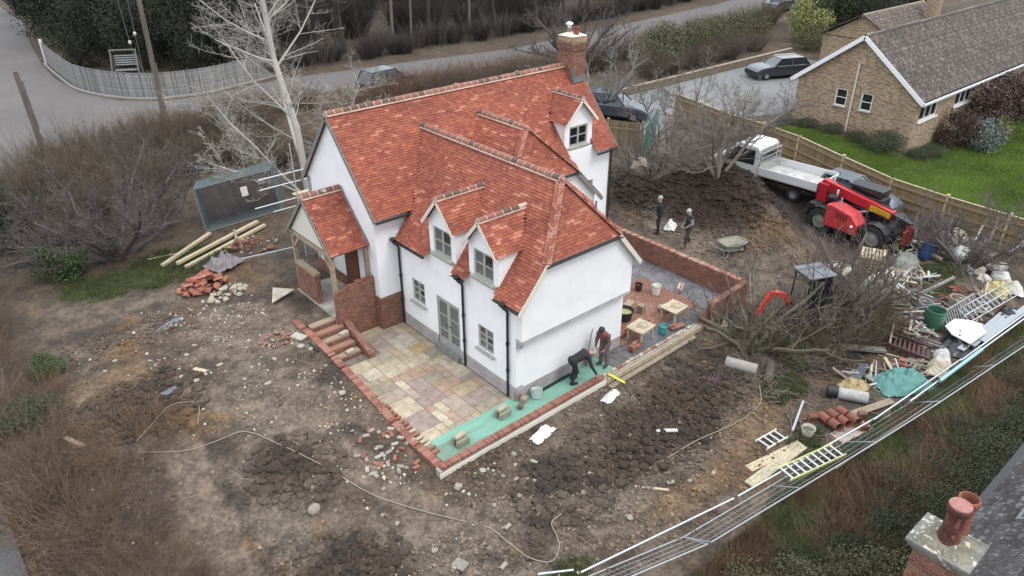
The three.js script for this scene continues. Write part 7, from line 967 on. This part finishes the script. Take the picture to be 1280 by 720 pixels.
// mesh fence panels leaning along the boundary, long poles
const hz = [[-3.6, 5.95], [-0.3, 6.85], [3.0, 7.3], [6.3, 7.75], [9.6, 8.15], [12.9, 8.5], [16.2, 8.85]];
for (let i = 0; i + 1 < hz.length; i++) meshPanel(i < 3 ? 'grey mesh fence panel leaning on the bank near the ladders' : 'grey mesh fence panel leaning on the bank beside the scrap', hz[i], hz[i + 1], 1.1, [0.34, 0.36, 0.36], 0.14, { name: 'mesh_fence_panel', group: i < 3 ? 'leaning panels by the ladders' : 'leaning panels by the scrap', tilt: 0.95, wire: 0.0035 });
const poleM = std([0.54, 0.56, 0.57], { metalness: 0.45, roughness: 0.45 }), polish = (label, a, b, c, r = 0.028) => solo('scaffold_pole', new MB().cyl(a, b, r, r, 8).geo(), c || poleM, label, 'pole', [0, 0, 0]);
polish('long scaffold tube lying along the mesh panels in the front garden', [-3.2, 0.02, 6.05], [1.6, 0.05, 7.05]); polish('scaffold tube beyond the yellow ladder', [1.7, 0.10, 7.1], [7.6, 0.12, 7.95]); polish('scaffold tube beside the teal tarpaulin', [7.4, 0.22, 8.0], [12.6, 0.3, 8.45]); polish('short white pipe end in the grass at the plot corner', [-4.0, 0.0, 5.4], [-3.3, 0.05, 5.9]);
polish('pale blue plastic-wrapped tube on the bank', [10.6, 0.42, 8.55], [13.4, 0.5, 8.75], std([0.24, 0.42, 0.46], { roughness: 0.5 }), 0.06); polish('thin grey tube crossing the bank panels', [9.0, 0.3, 8.35], [16.8, 0.45, 8.95]); polish('grey tube at the top of the bank beside the planks', [12.4, 0.36, 8.5], [17.6, 0.5, 8.9]); polish('dull long tube lying on the bank grass', [4.6, 0.15, 8.3], [9.6, 0.2, 8.8], M.oldWood, 0.022);
// stack of mesh panels and scaffold behind the porch
for (let i = 0; i < 6; i++) meshPanel('grey mesh fence panel in the upright stack behind the timber', [-3.15 + i * 0.09, -17.35 - i * 0.17], [0.50 + i * 0.14, -17.5 - i * 0.2], 2.0, [0.20 - 0.01 * i, 0.235, 0.235], 0.05, { name: 'mesh_fence_panel', group: 'stacked panels behind the timber', tilt: -0.22, wire: 0.0028, wireCol: [0.05, 0.055, 0.065] });
solo('notice_plate', boxG(0.3, 0.42, 0.02), M.whiteDirty, 'blank white plate tied to the stacked mesh panels', 'sign', [-1.25, 2.35, -17.0], 0.05).rotation.x = -0.2;
{ const t = thing('scaffold', 'bare scaffold tubes standing behind the white gable', 'scaffold', [0, 0, 0]); for (const [a, b] of [[[-2.3, 4.45, -12.4], [1.6, 4.45, -12.4]], [[-2.3, 4.04, -12.4], [1.6, 4.04, -12.4]], [[-2.6, 3.36, -12.4], [1.6, 3.36, -12.4]], [[-1.9, 3.03, -12.4], [1.6, 3.03, -12.4]]]) mesh('ledger', new MB().cyl(a, b, 0.026, 0.026, 8).geo(), poleM, t); for (const x of [-0.85, 1.4]) mesh('standard', new MB().cyl([x, 0.6, -12.34], [x, 5.6, -12.34], 0.026, 0.026, 8).geo(), poleM, t); mesh('board', new MB().box(0.2, 3.44, -12.6, 2.2, 0.05, 0.24).geo(), M.newWood, t); }
// hoses
const hose = (label, pts, r = 0.012) => solo('hose', new MB().pipe(pts.map(([x, z]) => [x, surf(x, z) + 0.055, z]), r, 6, pts.length * 14).geo(), std([0.31, 0.265, 0.215], { roughness: 0.7 }), label, 'hose');
hose('long pale hose snaking across the front garden mud', [[-9.9, -4.4], [-8.9, -3.9], [-8.2, -3.7], [-7.4, -3.6], [-6.8, -2.5], [-6.1, -0.9], [-5.6, 0.4], [-4.9, 1.6], [-4.3, 2.6], [-3.9, 3.4], [-3.85, 4.2], [-3.75, 4.9], [-3.4, 5.25], [-3.0, 5.1], [-2.75, 4.75], [-2.6, 4.4], [-2.2, 4.35]]); hose('pale hose running from the pipe towards the tubes', [[6.6, 4.6], [5.9, 5.1], [5.0, 5.2], [4.0, 5.1], [2.8, 4.9], [1.6, 4.8], [0.7, 4.7]]); hose('thin cable loop on the soil by the lone brown shrub', [[-8.3, -4.6], [-8.0, -5.4], [-8.6, -5.7], [-9.3, -5.3], [-9.9, -4.9]], 0.01);
// ---------- people ----------
function sdfGeo(bones, c, half, res, k) {
  const mc = new MarchingCubes(res, M.white, false, false, 90000); mc.isolation = 0; const n = res, f = mc.field, hs = n / 2;
  const pre = bones.map(b => { const d = b.b.clone().sub(b.a); return { ...b, d, l2: Math.max(1e-9, d.lengthSq()) }; }), p = V(0, 0, 0);
  const dist = (b, x, y, z) => { const ax = x - b.a.x, ay = y - b.a.y, az = z - b.a.z, t = Math.min(1, Math.max(0, (ax * b.d.x + ay * b.d.y + az * b.d.z) / b.l2)), ex = ax - b.d.x * t, ey = ay - b.d.y * t, ez = az - b.d.z * t; return Math.sqrt(ex * ex + ey * ey + ez * ez) - (b.ra + (b.rb - b.ra) * t); };
  for (let z = 0; z < n; z++) for (let y = 0; y < n; y++) for (let x = 0; x < n; x++) { const wx = c.x + (x - hs) / hs * half, wy = c.y + (y - hs) / hs * half, wz = c.z + (z - hs) / hs * half; let m = 9; for (const b of pre) { const d = dist(b, wx, wy, wz); if (d > m + k) continue; const h = Math.max(0, k - Math.abs(m - d)) / k; m = Math.min(m, d) - h * h * k * 0.25; } f[x + y * n + z * n * n] = -m; }
  mc.update(); const N = mc.count, P = new Float32Array(N * 3), Q = new Float32Array(N * 3), C = new Float32Array(N * 3);
  for (let i = 0; i < N; i++) { const x = c.x + mc.positionArray[i * 3] * half, y = c.y + mc.positionArray[i * 3 + 1] * half, z = c.z + mc.positionArray[i * 3 + 2] * half; P.set([x, y, z], i * 3); let m = 9, col = [1, 1, 1]; for (const b of pre) { const d = dist(b, x, y, z) - (b.pri || 0); if (d < m) { m = d; col = b.col; } } C.set(col, i * 3); }
  const g = new THREE.BufferGeometry(); g.setAttribute('position', new THREE.BufferAttribute(P, 3)); g.setAttribute('color', new THREE.BufferAttribute(C, 3)); const w = mergeVertices(g, 1e-4); w.computeVertexNormals(); return w.toNonIndexed();
}
const SKIN = [0.42, 0.25, 0.18];
function person(label, pos, turn, J, o) {
  const v = a => V(...a), B = [], bone = (a, b, ra, rb, col, pri) => B.push({ a: v(a), b: v(b), ra, rb, col, pri });
  bone(J.pelvis, J.chest, 0.145, 0.165, o.top); bone([J.pelvis[0] - 0.07, J.pelvis[1], J.pelvis[2]], [J.pelvis[0] + 0.07, J.pelvis[1], J.pelvis[2]], 0.12, 0.12, o.legs); bone(J.shL, J.shR, 0.085, 0.085, o.top); bone(J.chest, J.neck, 0.12, 0.065, o.top); bone(J.neck, J.head, 0.055, 0.06, SKIN);
  const hd = v(J.head), up = hd.clone().sub(v(J.neck)).normalize(), fw = v(J.look).normalize(), crown = hd.clone().addScaledVector(up, 0.07), chin = hd.clone().addScaledVector(up, -0.05).addScaledVector(fw, 0.035); bone(crown.toArray(), chin.toArray(), 0.098, 0.062, SKIN); const nose = hd.clone().addScaledVector(fw, 0.1); bone(nose.toArray(), hd.clone().addScaledVector(fw, 0.085).addScaledVector(up, 0.03).toArray(), 0.016, 0.01, SKIN);
  const sd = fw.clone().cross(up).normalize(); for (const s of [-1, 1]) { const e = hd.clone().addScaledVector(sd, s * 0.092).addScaledVector(up, 0.01); bone(e.toArray(), e.clone().addScaledVector(up, 0.03).toArray(), 0.018, 0.016, SKIN); }
  for (const s of ['L', 'R']) { bone(J['sh' + s], J['el' + s], 0.075, 0.058, o.sleeve || o.top); bone(J['el' + s], J['wr' + s], 0.056, 0.040, o.sleeve || o.top); bone(J['hip' + s], J['kn' + s], 0.105, 0.075, o.legs); bone(J['kn' + s], J['an' + s], 0.072, 0.052, o.legs); const an = v(J['an' + s]), toe = v(J['toe' + s]); bone([an.x, 0.05, an.z], toe.toArray(), 0.055, 0.042, o.shoe, 0.01); bone(J['an' + s], [an.x, 0.055, an.z], 0.052, 0.055, o.shoe); }
  const geos = [sdfGeo(B, V(o.cx || 0, 0.9, o.cz || 0), 1.02, 84, 0.045)];
  for (const s of ['L', 'R']) { // hands: palm, four fingers, thumb from the side of the palm
    const w = v(J['wr' + s]), d = w.clone().sub(v(J['el' + s])).normalize(), sideV = V(...(o.palm || [0, 0, 1])); let f = sideV.clone().sub(d.clone().multiplyScalar(sideV.dot(d))).normalize(); const n = d.clone().cross(f).multiplyScalar(s === 'L' ? 1 : -1), H = [], add = (a, b, ra, rb) => H.push({ a, b, ra, rb, col: o.glove || SKIN });
    const at = (l, c, q) => w.clone().addScaledVector(d, l).addScaledVector(f, c).addScaledVector(n, q); add(at(-0.03, 0, 0), at(0.03, 0, 0), 0.032, 0.03); for (let i = 0; i < 4; i++) { const c = (i - 1.5) * 0.021, L = [0.068, 0.078, 0.072, 0.056][i]; add(at(0.015, c * 0.6, 0), at(0.085, c, 0), 0.017, 0.0125); add(at(0.085, c, 0), at(0.085 + L * 0.5, c * 1.1, 0.016), 0.0105, 0.0098); add(at(0.085 + L * 0.5, c * 1.1, 0.016), at(0.085 + L * 0.85, c * 1.1, 0.045), 0.0098, 0.0085); } add(at(0.02, -0.028, 0), at(0.055, -0.055, 0.014), 0.014, 0.0115); add(at(0.055, -0.055, 0.014), at(0.088, -0.062, 0.03), 0.011, 0.009);
    geos.push(sdfGeo(H, at(0.06, 0, 0.01), 0.13, 44, 0.008));
  }
  const t = thing('person', label, 'person', pos, turn); mesh('body', mergeGeometries(geos), vcol({ roughness: 0.85 }), t);
  const hm = new MB(), q = new THREE.Quaternion().setFromUnitVectors(V(0, 1, 0), up), cp = hd.clone().addScaledVector(up, 0.075).addScaledVector(fw, -0.012); const cap = new THREE.SphereGeometry(0.112, 14, 8, 0, 2 * PI, 0, PI * 0.56); hm.add(cap, new THREE.Matrix4().compose(cp, q, V(1, 0.95, 1))); mesh(o.capName || 'hair', hm.geo(), std(o.hair, { roughness: 0.9, side: THREE.DoubleSide }), t);
  if (o.brim) { const b = new MB().cyl([0, 0, 0], [0, 0.015, 0], 0.085, 0.08, 12).geo(); b.applyMatrix4(new THREE.Matrix4().compose(hd.clone().addScaledVector(up, 0.085).addScaledVector(fw, 0.10), q, V(1, 1, 1))); mesh('cap_brim', b, std(o.hair, { roughness: 0.9 }), t); }
  for (const s of [-1, 1]) { const e = hd.clone().addScaledVector(fw, 0.088).addScaledVector(sd, s * 0.034).addScaledVector(up, 0.03); mesh('eye', new THREE.SphereGeometry(0.011, 8, 6), std([0.03, 0.02, 0.02], { roughness: 0.3 }), t, e.toArray()); }
  if (o.scarf) mesh('scarf', new MB().add(new THREE.TorusGeometry(0.085, 0.035, 8, 16), new THREE.Matrix4().compose(v(J.neck).addScaledVector(up, -0.02), new THREE.Quaternion().setFromUnitVectors(V(0, 0, 1), up), V(1, 1, 1))).beam(v(J.neck).addScaledVector(fw, 0.12).toArray(), v(J.neck).addScaledVector(fw, 0.15).addScaledVector(up, -0.22).toArray(), 0.09, 0.04).geo(), std(o.scarf), t);
  return t;
}
const STAND = { pelvis: [0, 0.95, 0], chest: [0, 1.27, 0.01], neck: [0, 1.47, 0.01], head: [0, 1.62, 0.03], look: [0, -0.05, 1], shL: [0.17, 1.39, 0], shR: [-0.17, 1.39, 0], elL: [0.24, 1.12, -0.03], elR: [-0.24, 1.12, -0.03], wrL: [0.21, 0.90, 0.10], wrR: [-0.21, 0.90, 0.10], hipL: [0.09, 0.90, 0], hipR: [-0.09, 0.90, 0], knL: [0.10, 0.49, 0.03], knR: [-0.11, 0.49, 0.02], anL: [0.11, 0.09, 0], anR: [-0.13, 0.09, -0.02], toeL: [0.13, 0.045, 0.17], toeR: [-0.16, 0.045, 0.14] };
person('standing man in dark navy clothes and pale cap on the path', [12.25, groundY(12.25, -4.4), -4.4], -2.4, STAND, { top: [0.014, 0.016, 0.024], legs: [0.020, 0.022, 0.032], shoe: [0.02, 0.018, 0.016], hair: [0.34, 0.33, 0.33], capName: 'cap' });
person('man in black vest with grey sleeves stepping near the wheelbarrow', [12.55, groundY(12.55, -3.0), -3.0], -1.9, { ...STAND, head: [0, 1.60, 0.07], look: [0, -0.35, 1], elL: [0.25, 1.14, 0.02], wrL: [0.14, 0.98, 0.20], elR: [-0.26, 1.13, 0.0], wrR: [-0.16, 0.95, 0.20], knL: [0.10, 0.50, 0.14], anL: [0.12, 0.09, 0.18], toeL: [0.13, 0.045, 0.36], knR: [-0.11, 0.49, -0.06], anR: [-0.15, 0.09, -0.22], toeR: [-0.18, 0.045, -0.06] }, { top: [0.022, 0.022, 0.021], sleeve: [0.20, 0.20, 0.19], legs: [0.045, 0.040, 0.036], shoe: [0.13, 0.10, 0.07], hair: [0.38, 0.37, 0.37], capName: 'cap' });
person('worker in dark clothes bending down to lay coping bricks on the wall', [2.15, 0.02, 0.50], PI / 2 - 0.35, { pelvis: [0, 0.84, -0.12], chest: [0, 0.98, 0.22], neck: [0, 1.0, 0.42], head: [0, 0.99, 0.56], look: [0, -0.9, 0.5], shL: [0.17, 1.0, 0.36], shR: [-0.17, 1.0, 0.36], elL: [0.19, 0.72, 0.46], elR: [-0.27, 0.66, 0.44], wrL: [0.12, 0.52, 0.60], wrR: [-0.34, 0.36, 0.60], hipL: [0.1, 0.82, -0.12], hipR: [-0.1, 0.82, -0.12], knL: [0.12, 0.46, 0.04], knR: [-0.13, 0.47, -0.02], anL: [0.13, 0.09, -0.06], anR: [-0.15, 0.09, -0.18], toeL: [0.15, 0.045, 0.12], toeR: [-0.18, 0.045, -0.01] }, { top: [0.024, 0.025, 0.028], legs: [0.016, 0.017, 0.02], shoe: [0.02, 0.02, 0.02], hair: [0.30, 0.31, 0.33], capName: 'hood', cz: 0.2 });
person('worker in brown jacket with red scarf and dark cap leaning over the wall', [3.55, 0.02, 0.48], -PI / 2 + 0.25, { ...STAND, pelvis: [0, 0.92, -0.05], chest: [0, 1.22, 0.10], neck: [0, 1.38, 0.19], head: [0, 1.50, 0.27], look: [0, -0.6, 0.8], shL: [0.17, 1.31, 0.15], shR: [-0.17, 1.31, 0.15], elL: [0.23, 1.04, 0.16], elR: [-0.23, 1.04, 0.16], wrL: [0.17, 0.88, 0.34], wrR: [-0.17, 0.86, 0.34] }, { top: [0.135, 0.075, 0.062], legs: [0.15, 0.125, 0.115], shoe: [0.05, 0.045, 0.04], hair: [0.035, 0.038, 0.034], capName: 'cap', brim: true, scarf: [0.36, 0.035, 0.04] });
solo('shovel', new MB().cyl([0, 0.05, 0], [0.25, 1.2, 0], 0.018, 0.018, 6).ext([[-0.1, 0], [0.1, 0], [0.1, 0.22], [0, 0.3], [-0.1, 0.22]], 0.01, Mx(-0.02, -0.18, 0.0, 1.57, 0, 0)).geo(), M.oldWood, 'shovel leaning against the house beside the bending worker', 'shovel', [3.0, 0.24, 0.16]);
shade(scene);
renderer.render(scene, camera);
